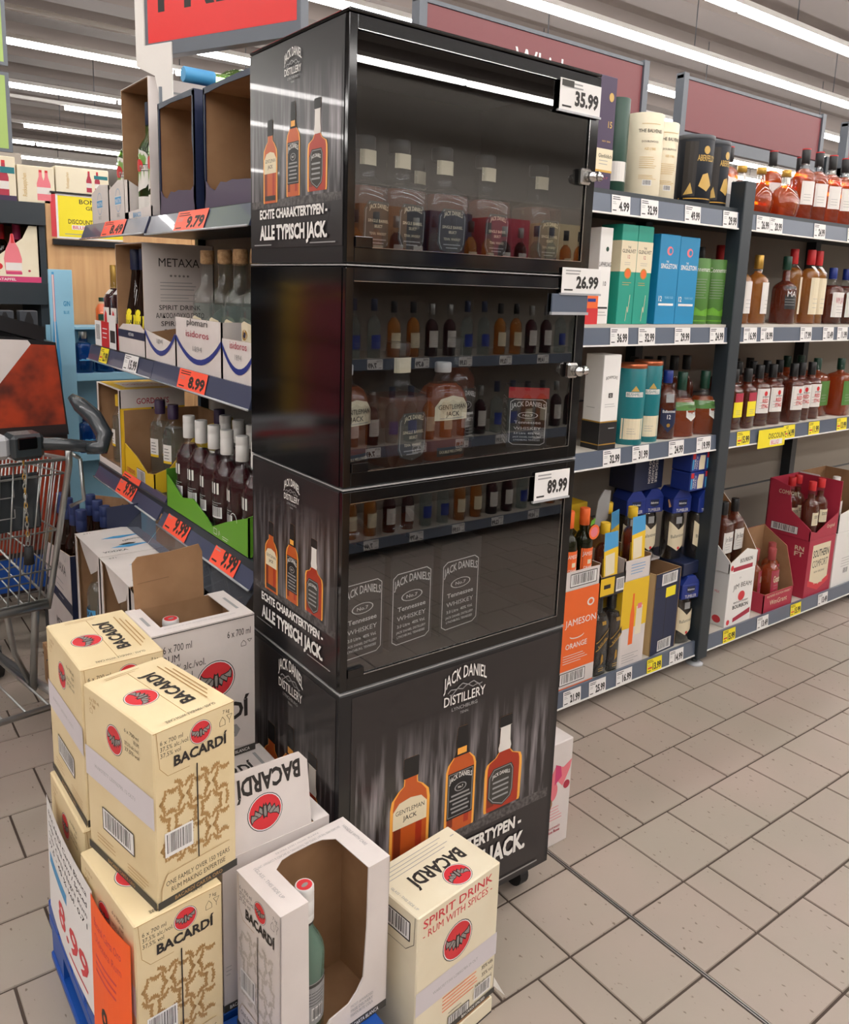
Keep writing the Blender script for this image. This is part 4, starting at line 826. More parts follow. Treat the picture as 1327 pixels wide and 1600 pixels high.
for y0, lab in ((2.965, 'low white vermouth tray with blue badge, further one'), (2.768, 'low white vermouth tray with blue badge, nearer one')):
    t = shelfw(lab, (XS, y0-.195, zt), .115, .19, .105, left=[(0, 0), (.19, 0), (.19, .115), (.095, .122), (0, .098)], back=.05, right=.05, front=[(0, 0), (.115, 0), (.115, .05), (0, .115)])
    a = Print((0, .155, 0), (0, -1, 0), FZ); a.ring([(.056+.026*math.cos(2*PI*i/20), .062+.034*math.sin(2*PI*i/20)) for i in range(21)], .0016, 'sky_blue', 'badge'); a.rect(.024, .048, .088, .074, 'paper', 'badge'); a.rect(.025, .050, .087, .072, 'sky_blue', 'badge'); a.text('MARTINI', .056, .0535, .014, 'paper', w=.054, al='c'); a.text('BIANCO', .056, .012, .012, 'label_grey', w=.03, al='c'); a.done(t)
M('aubergine', (74, 62, 84), .5)
def hole_front(w, h, m, lo): return None
def cut_box(lab, y0, y1, h, d=.30, mo='navy', lo=.05):
    """navy carton with its long side torn open towards the aisle"""
    w = y1-y0; r = thing('carton', lab, 'carton', (XS, y0, zt), 0, 'cartons on the left shelving'); g = G(); t = .004
    g.box(0, 0, 0, d, t, h, mo); g.box(0, w-t, 0, d, w, h, mo); g.box(d-t, t, 0, d, w-t, h, 'kraft'); g.box(0, 0, h, d, w, h+.003, mo); g.box(.004, t, h-.003, d-t, w-t, h, 'kraft'); g.box(.004, t, .0, d-t, w-t, .003, 'kraft')
    g.box(.006, t, .003, d-t, t+.001, h-.003, 'kraft'); g.box(.006, w-t-.001, .003, d-t, w-t, h-.003, 'kraft'); g.build('carton_body', r)
    rr = random.Random(5); g = G(); e = .010
    low = [(0, 0), (w, 0), (w, lo+.015)]+[(w*(1-(i+1)/9), lo+rr.uniform(-.012, .008)) for i in range(8)]+[(0, lo+.02)]
    g.frame((0, w, 0), (0, -1, 0), FZ, low, 'aubergine', .003)
    g.frame((0, w, 0), (0, -1, 0), FZ, [(0, 0), (e, .03), (e*.8, h*.5), (e, h), (0, h)], mo, .003); g.frame((0, w, 0), (0, -1, 0), FZ, [(w-e, .03), (w, 0), (w, h), (w-e, h), (w-e*1.6, h*.6), (w-e*.6, h*.45)], mo, .003); g.frame((0, w, 0), (0, -1, 0), FZ, [(0, h-.012), (w*.4, h-.008), (w, h-.012), (w, h), (0, h)], mo, .003)
    g.build('torn_edge', r)
    g = G(); g.box(d-t-.002, w*.45, .06, d-t-.001, w*.48, h*.62, 'navy'); g.build('slot', r)
    return r
c1 = cut_box('navy carton with torn open side, left of the lying bottle', 2.045, 2.30, .285); cut_box('navy carton with torn open side next to the tower', 1.69, 1.985, .275)
pr = Print((0, 0, 0), FX, FZ); pr.rect(.03, .13, .12, .22, 'navy', 'print'); pr.done(c1)
ly = bottle('bottle', 'yellow green bottle with blue cap lying across the navy cartons', 'bottle', std(.30, .036, .5, .72, .014), 'green_glass', None, .7, (capp(.303, .74, .0175), 'sky_blue'), 2, 1, None, 16, (1.10, 2.085, zt+.288+.0375))
ly.rotation_euler = (0, -PI/2, 0)
# --- middle shelf (z 1.214)
zm = 1.2145
t = shelfw('tall white brandy carton with slim bottles, middle shelf', (XS, 2.46, zm), .22, .26, .335, left=[(0, 0), (.26, 0), (.26, .075), (.21, .095), (.05, .09), (0, .07)], top=True)
a = Print((0, .26, 0), (0, -1, 0), FZ); a.rect(0, .048, .26, .072, 'navy', 'stripe'); a.text('METAXA', .13, .056, .010, 'white', al='c', w=.05); a.done(t)
a = face('front', .22, .26, .335); a.text('METAXA', .11, .27, .026, 'ink', w=.125, bold=.016, al='c'); a.text('* * * * *', .11, .235, .012, 'ink', al='c', w=.06); a.lines(.05, .222, .12, 3, .010, 'label_grey', .0022); a.lines(.05, .186, .12, 3, .009, 'label_grey', .0018)
for i, s in enumerate(('SPIRIT DRINK', 'ΑΛΚΟΟΛΟΥΧΟ ΠΟΤΟ', 'SPIRITUOSE', 'FARBSTOFF')): a.text(s, .11, .142-.024*i, .015, 'ink', al='c', w=(.13, .15, .12, .1)[i], bold=.005)
a.text('6 x 70 cl', .025, .02, .016, 'ink', w=.06); a.text('38% vol', .025, .004, .012, 'ink', w=.05)
for u in (.03, .045, .065): a.ring([(u, .045), (u, .075), (u-.005, .068)], .0016, 'ink', 'lettering')
a.done(t)
MXP = [(0, .034), (.003, .036), (.08, .036), (.12, .034), (.2, .020), (.245, .0145), (.30, .0145), (.302, .0145)]
def mx(pr): pr.rect(-.030, .075, .030, .115, 'yellow_tag', 'label', 6); pr.text('METAXA', 0, .086, .014, 'ink', w=.05, al='c', name='label', bold=.016); pr.ell(-.012, .122, .010, .012, 'yellow_tag', 'label'); pr.ell(.012, .122, .010, .012, 'yellow_tag', 'label')
mxb = bottle('brandy_bottle', 'slim dark brandy bottle with yellow label in the carton, left one', 'bottle', MXP, 'brown_glass', None, .7, (capp(.318, .80, .0165), 'navy'), 2, 1, mx, 16, (.852, 2.665, zm+.004), -PI/2, 'brandy bottles in the white carton')
dup(mxb, (.852, 2.578, zm+.004), -PI/2, 'slim dark brandy bottle with yellow label in the carton, right one')
# ouzo cartons with scalloped white fronts
OZP = [(0, .038), (.004, .040), (.17, .040), (.19, .037), (.205, .028), (.215, .0175), (.265, .0165), (.275, .018)]
def oz(pr): pr.poly([(-.030, .03), (.030, .03), (.030, .11), (.022, .13), (0, .138), (-.022, .13), (-.030, .11)], 'label_cream', 'label'); pr.ell(0, .105, .011, .013, 'gold', 'label'); pr.ell(0, .105, .006, .007, 'navy', 'label'); pr.text('ouzo', 0, .075, .010, 'ink', al='c', name='label'); pr.text('plomari', 0, .058, .012, 'ink', al='c', name='label', w=.045); pr.ring([(-.03, .03), (-.03, .11), (-.022, .13), (0, .138), (.022, .13), (.03, .11), (.03, .03)], .0012, 'navy', 'label')
ozb = bottle('ouzo_bottle', 'clear ouzo bottle with cork top, nearest the tower', 'bottle', OZP, 'clear_glass', 'water', .62, ([(.272, .0135), (.275, .0185), (.305, .0185), (.308, .017)], 'cork'), 2, 1, oz, 18, (.872, 1.735, zm+.004), -PI/2+.2, 'clear ouzo bottles with cork tops')
for i, (x, y) in enumerate(((.872, 1.825), (.965, 1.735), (.872, 1.925), (.872, 2.02), (.965, 1.93), (.965, 2.03), (.872, 2.135), (.965, 2.14))):
    dup(ozb, (x, y, zm+.004), -PI/2+.15, ('second clear ouzo bottle from the tower, front row', 'clear ouzo bottle nearest the tower, back row', 'third clear ouzo bottle from the tower, front row', 'fourth clear ouzo bottle from the tower, front row', 'second clear ouzo bottle from the tower, back row', 'third clear ouzo bottle from the tower, back row', 'clear ouzo bottle furthest from the tower, front row', 'clear ouzo bottle furthest from the tower, back row')[i])
def ouzo_tray(lab, y0, y1, slope=False, hh=.135):
    w = y1-y0; r = shelfw(lab, (XS-.004, y0, zm), .235, w, .14, left=[(0, 0), (w, 0), (w, hh if not slope else .085), (w*.93, hh if not slope else .06), (.0, hh if not slope else .085)], front=[(0, 0), (.235, 0), (.235, .21), (.18, .19), (.05, .10), (0, .085)] if slope else hh, back=[(0, 0), (.235, 0), (.235, .075), (.12, .09), (0, .11)], right=.1)
    pr = Print((-.0005, w, 0), (0, -1, 0), FZ); n = 12
    for i in range(n):
        f = lambda k: .018+.058*(2*k/n-1)**2
        a0, a1 = w*i/n, w*(i+1)/n; v0, v1 = f(i), f(i+1); pr.poly([(a0, v0), (a1, v1), (a1, v1+.014), (a0, v0+.014)], 'royal', 'scallop')
    if not slope and hh > .1: pr.text('plomari', w*.5, .118, .018, 'ink', w=w*.45, al='c', bold=0)
    if not slope: pr.text('isidoros', w*.5, .088 if hh > .1 else .078, .018, 'crimson', w=w*.5, al='c', bold=0)
    pr.text('1894', w*.5, .052, .014, 'label_grey', w=w*.2, al='c', bold=0); pr.done(r)
ouzo_tray('white ouzo tray with blue wave and script, next to the tower', 1.692, 1.880, False, .098); ouzo_tray('white ouzo tray with blue wave and script, middle one', 1.885, 2.19); ouzo_tray('white ouzo tray torn open to brown inside, left one', 2.195, 2.445, True)
# herbal liqueur, far end of the middle shelf
JGP = [(0, .034), (.004, .036), (.16, .036), (.175, .030), (.188, .018), (.22, .0145), (.27, .0145)]
def jg(pr): pr.rect(-.026, .03, .020, .13, 'label_white', 'label'); pr.poly([(-.012, .04), (.006, .05), (.004, .11), (-.006, .122), (-.016, .1)], 'red', 'label'); pr.rect(-.014, .175, .014, .19, 'label_white', 'neck_band', 4)
jg0 = bottle('spirit_bottle', 'square red brown spirit bottle at the far end, outer one', 'bottle', JGP, 'clear_glass', 'red_spirit', .72, (capp(.272, .72, .0155), 'gold'), 4, 1, jg, 16, (.86, 2.915, zm+.002), -PI/2+.15, 'red brown spirit bottles on the middle shelf')
dup(jg0, (.86, 2.83, zm+.002), -PI/2+.15, 'square red brown spirit bottle at the far end, inner one'); dup(jg0, (.94, 2.86, zm+.002), -PI/2+.15, 'square red brown spirit bottle at the far end, back one')
t = shelfw('low red and white spirit tray at the far end', (XS, 2.745, zm), .2, .24, .085, left=.085, mo='red'); a = Print((0, .24, 0), (0, -1, 0), FZ); a.rect(.0, 0, .075, .085, 'paper', 'print'); a.barcode(.01, .012, .06, .078); a.rect(.165, .0, .24, .11, 'paper', 'print'); a.rect(.175, .02, .23, .06, 'ink', 'print'); a.lines(.09, .06, .06, 3, .015, 'paper', .003); a.done(t)
g = thing('spirit_carton', 'flat brown carton leaning behind the red brown bottles', 'carton', (.99, 2.78, zm)); G().box(0, 0, 0, .03, .22, .2, 'kraft_dark', .002).build('carton_body', g)
# --- third shelf (z .795)
zs = .796
t = shelfw('yellow and white gin carton open towards the aisle, third shelf', (XS, 2.735, zs), .22, .265, .285, left=[(0, 0), (.265, 0), (.265, .285), (.25, .285), (.25, .02), (.015, .02), (.015, .285), (0, .285)], mo='card_white', top=True)
a = face('front', .22, .265, .285); a.rect(0, 0, .22, .225, 'yellow', 'print'); a.rect(.105, .0, .112, .225, 'ink', 'print'); a.rect(.03, .225, .22, .275, 'card_white', 'print'); a.text("GORDON'S", .11, .238, .02, 'crimson', w=.11, al='c'); a.text('LONDON DRY', .045, .04, .014, 'gold_ink', rot=PI/2, w=.12); a.done(t)
a = face('top', .22, .265, .287); a.rect(.01, .01, .21, .255, 'yellow', 'print'); a.rect(.04, .06, .18, .2, 'card_white', 'print'); a.text("GORDON'S", .11, .12, .03, 'crimson', w=.12, al='c'); a.rect(.03, .04, .19, .045, 'ink', 'print'); a.done(t)
GNP = [(0, .034), (.004, .036), (.15, .036), (.165, .034), (.185, .022), (.198, .0145), (.24, .0145)]
def gn(pr): pr.rect(-.018, .06, .018, .12, 'label_white', 'label'); pr.rect(-.018, .06, .018, .068, 'yellow', 'label'); pr.lines(-.012, .105, .022, 4, .010, 'ink', .002, 'label')
gn0 = bottle('gin_bottle', 'clear gin bottle with yellow purple cap inside the gin carton, left', 'bottle', GNP, 'clear_glass', 'water', .68, (capp(.243, .83, .0165), 'yellow'), 2.6, .8, gn, 16, (.866, 2.93, zs+.004), -PI/2, 'clear gin bottles on the third shelf')
dup(gn0, (.866, 2.83, zs+.004), -PI/2, 'clear gin bottle with yellow cap inside the gin carton, right')
def gn2(pr): gn(pr); pr.rect(-.0145, .215, .0145, .236, 'purple', 'cap_band', 4)
gnb = bottle('gin_bottle', 'gin bottle with purple cap behind the torn gin carton, left one', 'bottle', GNP, 'clear_glass', 'water', .72, ([(.20, .0165), (.206, .0172), (.207, .0172), (.24, .0172), (.2405, .0165), (.2455, .0165)], 'purple'), 2.6, .8, gn, 16, (.90, 2.62, zs+.02), -PI/2+.4, 'clear gin bottles on the third shelf')
dup(gnb, (.90, 2.50, zs+.02), -PI/2+.4, 'gin bottle with purple cap behind the torn gin carton, middle one'); dup(gnb, (.99, 2.35, zs+.02), -PI/2+.4, 'gin bottle with purple cap behind the green tray, right one')
t = shelfw('torn yellow gin carton with brown inside and barcode, third shelf', (XS+.01, 2.445, zs), .26, .285, .22, left=[(0, 0), (.285, 0), (.285, .06), (.22, .05), (.12, .085), (.0, .11)], front=[(0, 0), (.26, 0), (.26, .22), (.16, .2), (.05, .075), (0, .06)], mo='yellow')
a = Print((0, .285, 0), (0, -1, 0), FZ); a.barcode(.12, .004, .20, .05, border=.002); a.text("GORDON'S", .02, .02, .016, 'crimson', w=.08); a.done(t)
# dark red bottles with white caps in the green tray
WPR = [(0, .037), (.004, .039), (.135, .039), (.155, .036), (.175, .024), (.19, .0155), (.262, .0145)]
def wr(pr): pr.text('III', -.02, .10, .03, 'label_white', w=.03, bold=.02); pr.barcode(-.02, .035, .018, .065, 'label'); pr.lines(-.024, .075, .04, 3, .006, 'label_grey', .0018)
WCAP = [(.2, .0158), (.202, .0172), (.240, .0172), (.241, .0164), (.244, .0172), (.262, .0172), (.264, .016)]
wr0 = bottle('liqueur_bottle', 'dark red bottle with white cap, front corner of the green tray', 'bottle', WPR, 'clear_glass', 'red_spirit', .70, (WCAP, 'cap_white'), 2, 1, wr, 18, (.852, 1.975, zs+.008), -PI/2+.3, 'dark red bottles with white caps in the green tray')
spots = [(.852, 2.06), (.852, 2.15), (.852, 2.24), (.852, 1.88), (.852, 1.79), (.945, 2.02), (.945, 2.11), (.945, 1.93), (.945, 1.83), (.945, 2.2)]
for i, (x, y) in enumerate(spots):
    n = i if i < 3 else i
    lab = ['second dark red bottle from the tray corner, front row leftwards', 'third dark red bottle from the tray corner, front row leftwards', 'leftmost dark red bottle with white cap, front row', 'dark red bottle right of the tray corner, front row', 'dark red bottle nearest the tower, front row', 'dark red bottle in the back row behind the corner', 'dark red bottle in the back row, second from left', 'dark red bottle in the back row, second from the tower', 'dark red bottle in the back row, nearest the tower', 'leftmost dark red bottle with white cap, back row'][i]
    dup(wr0, (x, y, zs+.008), -PI/2+random.uniform(-.4, .6), lab)
M('lime_dark', (60, 112, 28), .5)
t = shelfw('bright green cardboard tray holding the dark red bottles', (XS-.006, 1.735, zs+.002), .24, .555, .11, left=[(0, 0), (.555, 0), (.555, .10), (.42, .055), (.33, .02), (.30, .035), (.20, .065), (.12, .05), (0, .095)], front=[(0, 0), (.24, 0), (.24, .14), (.17, .13), (0, .10)], mo='lime', mi='lime_dark')
a = Print((0, .555, 0), (0, -1, 0), FZ); a.box(.345, .008, .365, .022, .0015, 'paper'); a.ring([(.375, .008), (.38, .022), (.385, .012)], .0015, 'paper'); a.lines(.4, .012, .04, 2, .006, 'paper', .0014); a.ring([(.47+.02*math.cos(i*.4), .07+.02*math.sin(i*.4)) for i in range(9)], .002, 'paper'); a.done(t)
# --- cartons in front of the lower shelf
M('pallet_wood', (176, 138, 98), .8, noise=(20, (150, 112, 76), .35, .7, (1, 6, 1)))
p = thing('pallet', 'wooden pallet with round stamp under the brandy cartons', 'pallet', (.585, 2.02, 0))
for i in range(3): G().box(i*.075, 0, .115, i*.075+.06, 1.0, .14, 'pallet_wood').build('deck_board', p)
for y in (0, .43, .86):
    for x in (0, .13): G().box(x, y, 0, x+.08, y+.13, .115, 'pallet_wood').build('block', p)
a = Print((0, .99, 0), (0, -1, 0), FZ); a.ring([(.065+.035*math.cos(2*PI*i/16), .06+.04*math.sin(2*PI*i/16)) for i in range(17)], .005, 'band_dark', 'stamp'); a.done(p)
def vodka(lab, y0, y1, slip):
    w = y1-y0; r = shelfw(lab, (.598, y0, .1405), .185, w, .535, left=[(0, 0), (w, 0), (w, .535), (w*.93, .535), (w*.9, .05), (w*.1, .05), (w*.07, .52), (0, .535)], top=True, front=[(0, 0), (.185, 0), (.185, .535), (.16, .535), (.155, .1), (.03, .1), (.02, .5), (0, .535)])
    a = face('top', .185, w, .537)
    for v in (.25, .62): a.poly([(.05, w*v), (.09, w*(v+.05)), (.15, w*(v+.03)), (.16, w*v), (.1, w*(v-.05))], 'sky_blue', 'feather' if v < .5 else 'upper_feather')
    a.text('VODKA', .02, w*.1, .014, 'ink', w=.07, bold=.02); a.text('PARLIAMENT', .10, w*.42, .012, 'ink', w=.07, bold=.02, arch=.01); a.poly([(.08, w*.33), (.11, w*.36), (.13, w*.33), (.12, w*.3), (.09, w*.3)], 'ink', 'print'); a.text('0.7 l', .02, w*.9, .01, 'ink'); a.done(r)
    g = G(); g.frame((.006, w*.9, .48), (0, -1, 0), FZ, [(0, .05), (w*.8, .05), (w*.7, .0), (w*.45, -.03), (w*.2, .01)], 'card_white', .002); g.build('hanging_flap', r)
    return r
vodka('white vodka carton with blue feathers on its lid, further one', 2.275, 2.535, 0); vodka('white vodka carton with blue feathers on its lid, nearer one', 2.01, 2.27, 0)
VDP = std(.29, .036, .56, .74, .0145)
def vd(pr): pr.rect(-.03, .04, .03, .12, 'sky_blue', 'label', 6); pr.text('VODKA', 0, .1, .016, 'ink', w=.05, al='c', name='label', bold=.016)
vd0 = bottle('vodka_bottle', 'clear vodka bottle in the further vodka carton, left', 'bottle', VDP, 'clear_glass', 'water', .66, (capp(.292, .82, .0155), 'zinc'), 2, 1, vd, 16, (.645, 2.47, .335), -PI/2, 'clear vodka bottles in the feather cartons')
for y, lab in ((2.36, 'clear vodka bottle in the further vodka carton, right'), (2.20, 'clear vodka bottle in the nearer vodka carton, left'), (2.10, 'clear vodka bottle in the nearer vodka carton, right')): dup(vd0, (.645, y, .335), -PI/2, lab)
for y0, lab in ((2.275, 'kraft divider under the bottles in the further vodka carton'), (2.01, 'kraft divider under the bottles in the nearer vodka carton')):
    t = thing('carton_divider', lab, 'divider', (.604, y0+.006, .144)); G().box(0, 0, 0, .17, .245, .19, 'kraft_dark').build('divider_body', t)
def brandy(lab, z, h, wd, cut):
    r = shelfw(lab, (.607, 2.645, z), .17, wd, h, left=[(0, 0), (wd, 0), (wd, h), (0, h*(.82 if cut else 1))], top=not cut)
    a = Print((0, wd, 0), (0, -1, 0), FZ); a.text('METAXA', wd*.82, h*.62, .034, 'ink', w=wd*.45, al='r', bold=.01); a.lines(wd*.45, h*.45, wd*.3, 4, .022, 'label_grey', .003)
    if cut: a.rect(0, h*.12, wd, h*.28, 'navy', 'stripe'); a.text('* * * * *', wd*.6, h*.18, .012, 'white', w=.06, al='c'); a.ring([(wd*.8+.015*math.cos(i*.4), h*.9+.015*math.sin(i*.4)) for i in range(17)], .0015, 'label_grey', 'print')
    a.done(r); a = face('front', .17, wd, h); a.rect(0, 0, .17, h, 'navy', 'front_print'); a.done(r)
brandy('upper white brandy carton holding blue capped bottles', .34, .23, .36, True); brandy('lower white brandy carton on the wooden pallet', .1405, .198, .36, False)
MBP = [(0, .033), (.004, .035), (.15, .035), (.18, .030), (.21, .016), (.27, .0145), (.30, .0145)]
mb = bottle('brandy_bottle', 'dark brandy bottle with blue cap, nearest corner of its carton', 'bottle', MBP, 'brown_glass', None, .7, ([(.235, .0165), (.237, .0175), (.27, .0175), (.271, .0168), (.274, .0175), (.304, .0175), (.306, .016)], 'cap_blue'), 2, 1, None, 16, (.66, 2.70, .398), 0, 'blue capped brandy bottles in the upper white carton')
for i, (x, y) in enumerate(((.66, 2.785), (.66, 2.87), (.66, 2.955), (.737, 2.71), (.737, 2.795), (.737, 2.88))):
    dup(mb, (x, y, .398), 0, ('second blue capped brandy bottle from the near corner, outer row', 'third blue capped brandy bottle from the near corner, outer row', 'furthest blue capped brandy bottle, outer row', 'nearest blue capped brandy bottle, inner row', 'middle blue capped brandy bottle, inner row', 'furthest blue capped brandy bottle, inner row')[i])
t = thing('carton_divider', 'kraft divider under the blue capped brandy bottles', 'divider', (.613, 2.651, .343)); G().box(0, 0, 0, .158, .348, .053, 'kraft_dark').build('divider_body', t)
t = thing('cardboard_sheet', 'brown cardboard sheet standing behind the blue capped bottles', 'cardboard', (.781, 2.60, .345)); G().frame((0, .42, 0), (0, -1, 0), FZ, [(0, 0), (.42, 0), (.42, .40), (.2, .36), (0, .32)], 'kraft', .006).build('sheet', t)
t = thing('display_box', 'navy open display box leaning under the price rail', 'carton', (.70, 2.555, .60)); g = G(); g.frame((.0, .0, .0), (.83, -.45, .33), (0, 0, 1), [(0, 0), (.11, 0), (.11, .12), (0, .14)], 'navy', .003); g.build('panel', t)
# ------------------------------------------------------------------ far left: wooden end panel, mixed drinks shelf, gin stand
t = thing('end_panel', 'light wooden shelf end panel with a yellow poster', 'panel', (.80, 3.6, 0))
for i in range(3): G().box(i*.30, 0, 0, i*.30+.299, .03, 1.775, 'wood', .0008).build('plank', t)
pr = Print((0, 0, 0), FX, FZ); pr.rect(.02, 1.60, .04, 1.765, 'price_red', 'poster_edge'); pr.rect(.04, 1.595, .30, 1.77, 'paper', 'poster'); pr.rect(.048, 1.602, .30, 1.762, 'yellow_tag', 'poster'); pr.text('BONUS', .13, 1.735, .018, 'ink', w=.1, name='poster'); pr.text('GENUSS', .155, 1.712, .015, 'ink', w=.09, name='poster'); pr.text('DISCOUNT', .085, 1.655, .018, 'ink', w=.095, name='poster', bold=.016); pr.rect(.098, 1.632, .17, 1.65, 'paper', 'poster'); pr.text('BILLIG!', .102, 1.635, .013, 'price_red', w=.062, name='poster', bold=.016); pr.lines(.07, 1.612, .18, 1, .01, 'label_grey', .003, 'poster'); pr.done(t)
g = G(); g.box(.02, -.02, 1.568, .45, 0, 1.592, 'satin_black', .002); g.build('poster_rail', t); G().box(.02, -.006, 1.77, .34, 0, 1.776, 'satin_black').build('poster_clip', t)
mix = thing('shelving_unit', 'dark shelf with cream drink cartons at the far left', 'shelf', (0, 0, 0))
for z in (1.64, 1.33): G().box(-.35, 3.58, z, .795, 3.95, z+.085, 'shelf_dark').build('shelf_board', mix)
G().box(-.35, 3.58, .95, .795, 3.95, .985, 'shelf_dark').build('shelf_board', mix); G().box(.765, 3.6, 0, .795, 3.95, 1.72, 'shelf_dark').build('upright', mix); G().box(-.35, 3.95, 0, .795, 3.97, 1.95, 'back_panel').build('back_panel', mix); G().box(-.38, 3.6, 0, -.35, 3.95, 1.72, 'shelf_dark').build('upright', mix)
def pack(lab, x0, x1, z, h, fruit, band, text):
    w = x1-x0; t = thing('drink_carton', lab, 'carton', (x0, 3.6, z), 0, 'cream drink cartons on the dark shelf'); G().box(0, 0, 0, w, .2, h, 'cream_light', .002).build('carton_body', t)
    a = face('front', w, .2, h)
    for k in (.62, .78):
        u = w*k; b = h*.8/ .155
        q = [(-.016, .0), (.016, 0), (.016, .07), (.007, .10), (.006, .125), (-.006, .125), (-.007, .10), (-.016, .07)]
        a.poly([(u+x*h/.155, h*.08+y*h/.155) for x, y in q], fruit, 'printed_bottle'); a.rect(u-.006*h/.155, h*.08+.118*h/.155, u+.006*h/.155, h*.08+.128*h/.155, 'red', 'printed_bottle'); a.rect(u-.016*h/.155, h*.26, u+.016*h/.155, h*.44, 'label_white', 'printed_bottle')
    a.text(text, w*.24, h*.16, h*.12, 'gold_ink', w=h*.62, rot=PI/2, bold=0)
    if band: a.rect(0, 0, w, h*.12, band, 'band'); a.text('HOLUNDER', w*.2, h*.04, h*.045, 'white')
    a.rect(w*.72, h*.62, w*.98, h*.76, 'deep_teal', 'badge') if fruit == 'crimson' else None
    a.done(t)
pack('cream drink carton with dark berry bottles at the photo edge', .505, .70, 1.725, .165, 'crimson', 'purple', 'Rotkaeppchen'); pack('cream drink carton with pink bottles, middle of the row', .705, .84, 1.725, .14, 'pale_pink', None, 'Rotkaeppchen'); pack('cream drink carton with dark red bottles beside the vermouth', .845, 1.05, 1.7755, .10, 'crimson', None, 'Rotkaeppchen')
# pomegranate carton, second shelf
r = open_box('drink_carton', 'cream carton with printed pink bottle and pink band, far left', 'carton', (.50, 3.6, 1.4155), .272, .2, .225, mo='cream_light', mi='kraft', front=[(0, 0), (.272, 0), (.272, .22), (.235, .22), (.21, .17), (.12, .10), (0, .07)])
a = face('front', .272, .2, .225); a.rect(0, 0, .272, .022, 'pink', 'band'); a.text('GRANATAPFEL', .07, .006, .010, 'white', w=.11)
a.poly([(.145, .03), (.20, .03), (.205, .09), (.195, .13), (.182, .155), (.178, .185), (.168, .185), (.162, .155), (.148, .125), (.14, .09)], 'pale_pink', 'printed_bottle'); a.poly([(.168, .15), (.18, .15), (.176, .186), (.170, .186)], 'red', 'printed_bottle'); a.rect(.145, .045, .203, .075, 'label_white', 'printed_bottle'); a.rect(.145, .03, .203, .04, 'pink', 'printed_bottle'); a.ell(.115, .06, .02, .014, 'red', 'printed_fruit'); a.ell(.118, .04, .006, .005, 'crimson', 'printed_fruit'); a.ell(.23, .045, .005, .004, 'crimson', 'printed_fruit'); a.done(r)
def wine(lab, x, y, cap, col): return bottle('sparkling_bottle', lab, 'bottle', std(.23, .033, .5, .74, .013), col, None, .7, (capp(.233, .70, .0145), cap), 2, 1, None, 14, (x, y, 1.42), 0, 'sparkling bottles in the cream carton')
b1 = wine('sparkling bottle with yellow cap in the cream carton', .60, 3.665, 'yellow', 'brown_glass'); wine('sparkling bottle with pink cap in the cream carton, right', .71, 3.70, 'pink', 'red_spirit'); wine('sparkling bottle with pink cap in the cream carton, left', .54, 3.70, 'pink', 'red_spirit'); wine('sparkling bottle with red cap in the cream carton, middle', .655, 3.73, 'red', 'brown_glass')
# light blue gin stand
s = thing('gin_stand', 'pale blue cardboard stand with blue gin bottles', 'display stand', (.775, 3.44, 0))
G().box(-.012, 0, 0, .075, .012, 1.47, 'pale_blue', .001).build('side_panel', s); G().box(.0, .138, 0, .42, .148, 1.25, 'pale_blue').build('back_panel', s)
for z in (.70, 1.031, 1.238): G().box(.0765 if z > 1.2 else 0, .013, z, .44, .137, z+(.03 if z < 1.2 else .01), 'pale_blue', .001).build('shelf_board', s)
pr = Print((-.012, 0, 0), FX, FZ); pr.poly([(.002, .86), (.030, .86), (.032, 1.1), (.026, 1.2), (.021, 1.28), (.020, 1.46), (.012, 1.46), (.011, 1.28), (.006, 1.2), (.001, 1.1)], 'sky_blue', 'printed_bottle'); pr.rect(.012, 1.27, .019, 1.45, 'pale_pink', 'printed_bottle'); pr.rect(.0135, 1.1, .017, 1.45, 'label_white', 'printed_bottle'); pr.text('GIN', .05, 1.33, .02, 'cyan', w=.024); pr.text('BLUE', .05, 1.30, .012, 'cyan', w=.02); pr.done(s)
GBP = std(.165, .036, .62, .78, .015)
def gb(pr): pr.rect(-.024, .05, .024, .12, 'sky_blue', 'label', 5)
gb0 = bottle('gin_bottle', 'blue gin bottle on the stand, upper row, first from left', 'bottle', GBP, 'blue_glass', None, .7, (capp(.167, .82, .016), 'zinc'), 3.5, .9, gb, 16, (.895, 3.50, 1.0615), 0, 'blue gin bottles on the pale blue stand')
for i in range(1, 4): dup(gb0, (.895+.08*i, 3.50, 1.0615), 0, 'blue gin bottle on the stand, upper row, %s from left' % ORD[i])
for i in range(4): dup(gb0, (.895+.08*i, 3.50, .731), 0, 'blue gin bottle on the stand, lower row, %s from left' % ORD[i])
jp = bottle('juice_bottle', 'orange juice bottle with green cap on the gin stand', 'bottle', [(0, .03), (.004, .032), (.07, .032), (.085, .024), (.095, .016), (.105, .016)], 'clear_glass', 'orange', .86, ([(.10, .017), (.116, .017)], 'dark_green'), 2, 1, lambda p: p.rect(-.026, .02, .026, .05, 'dark_green', 'label', 5), 16, (.98, 3.50, 1.2485))
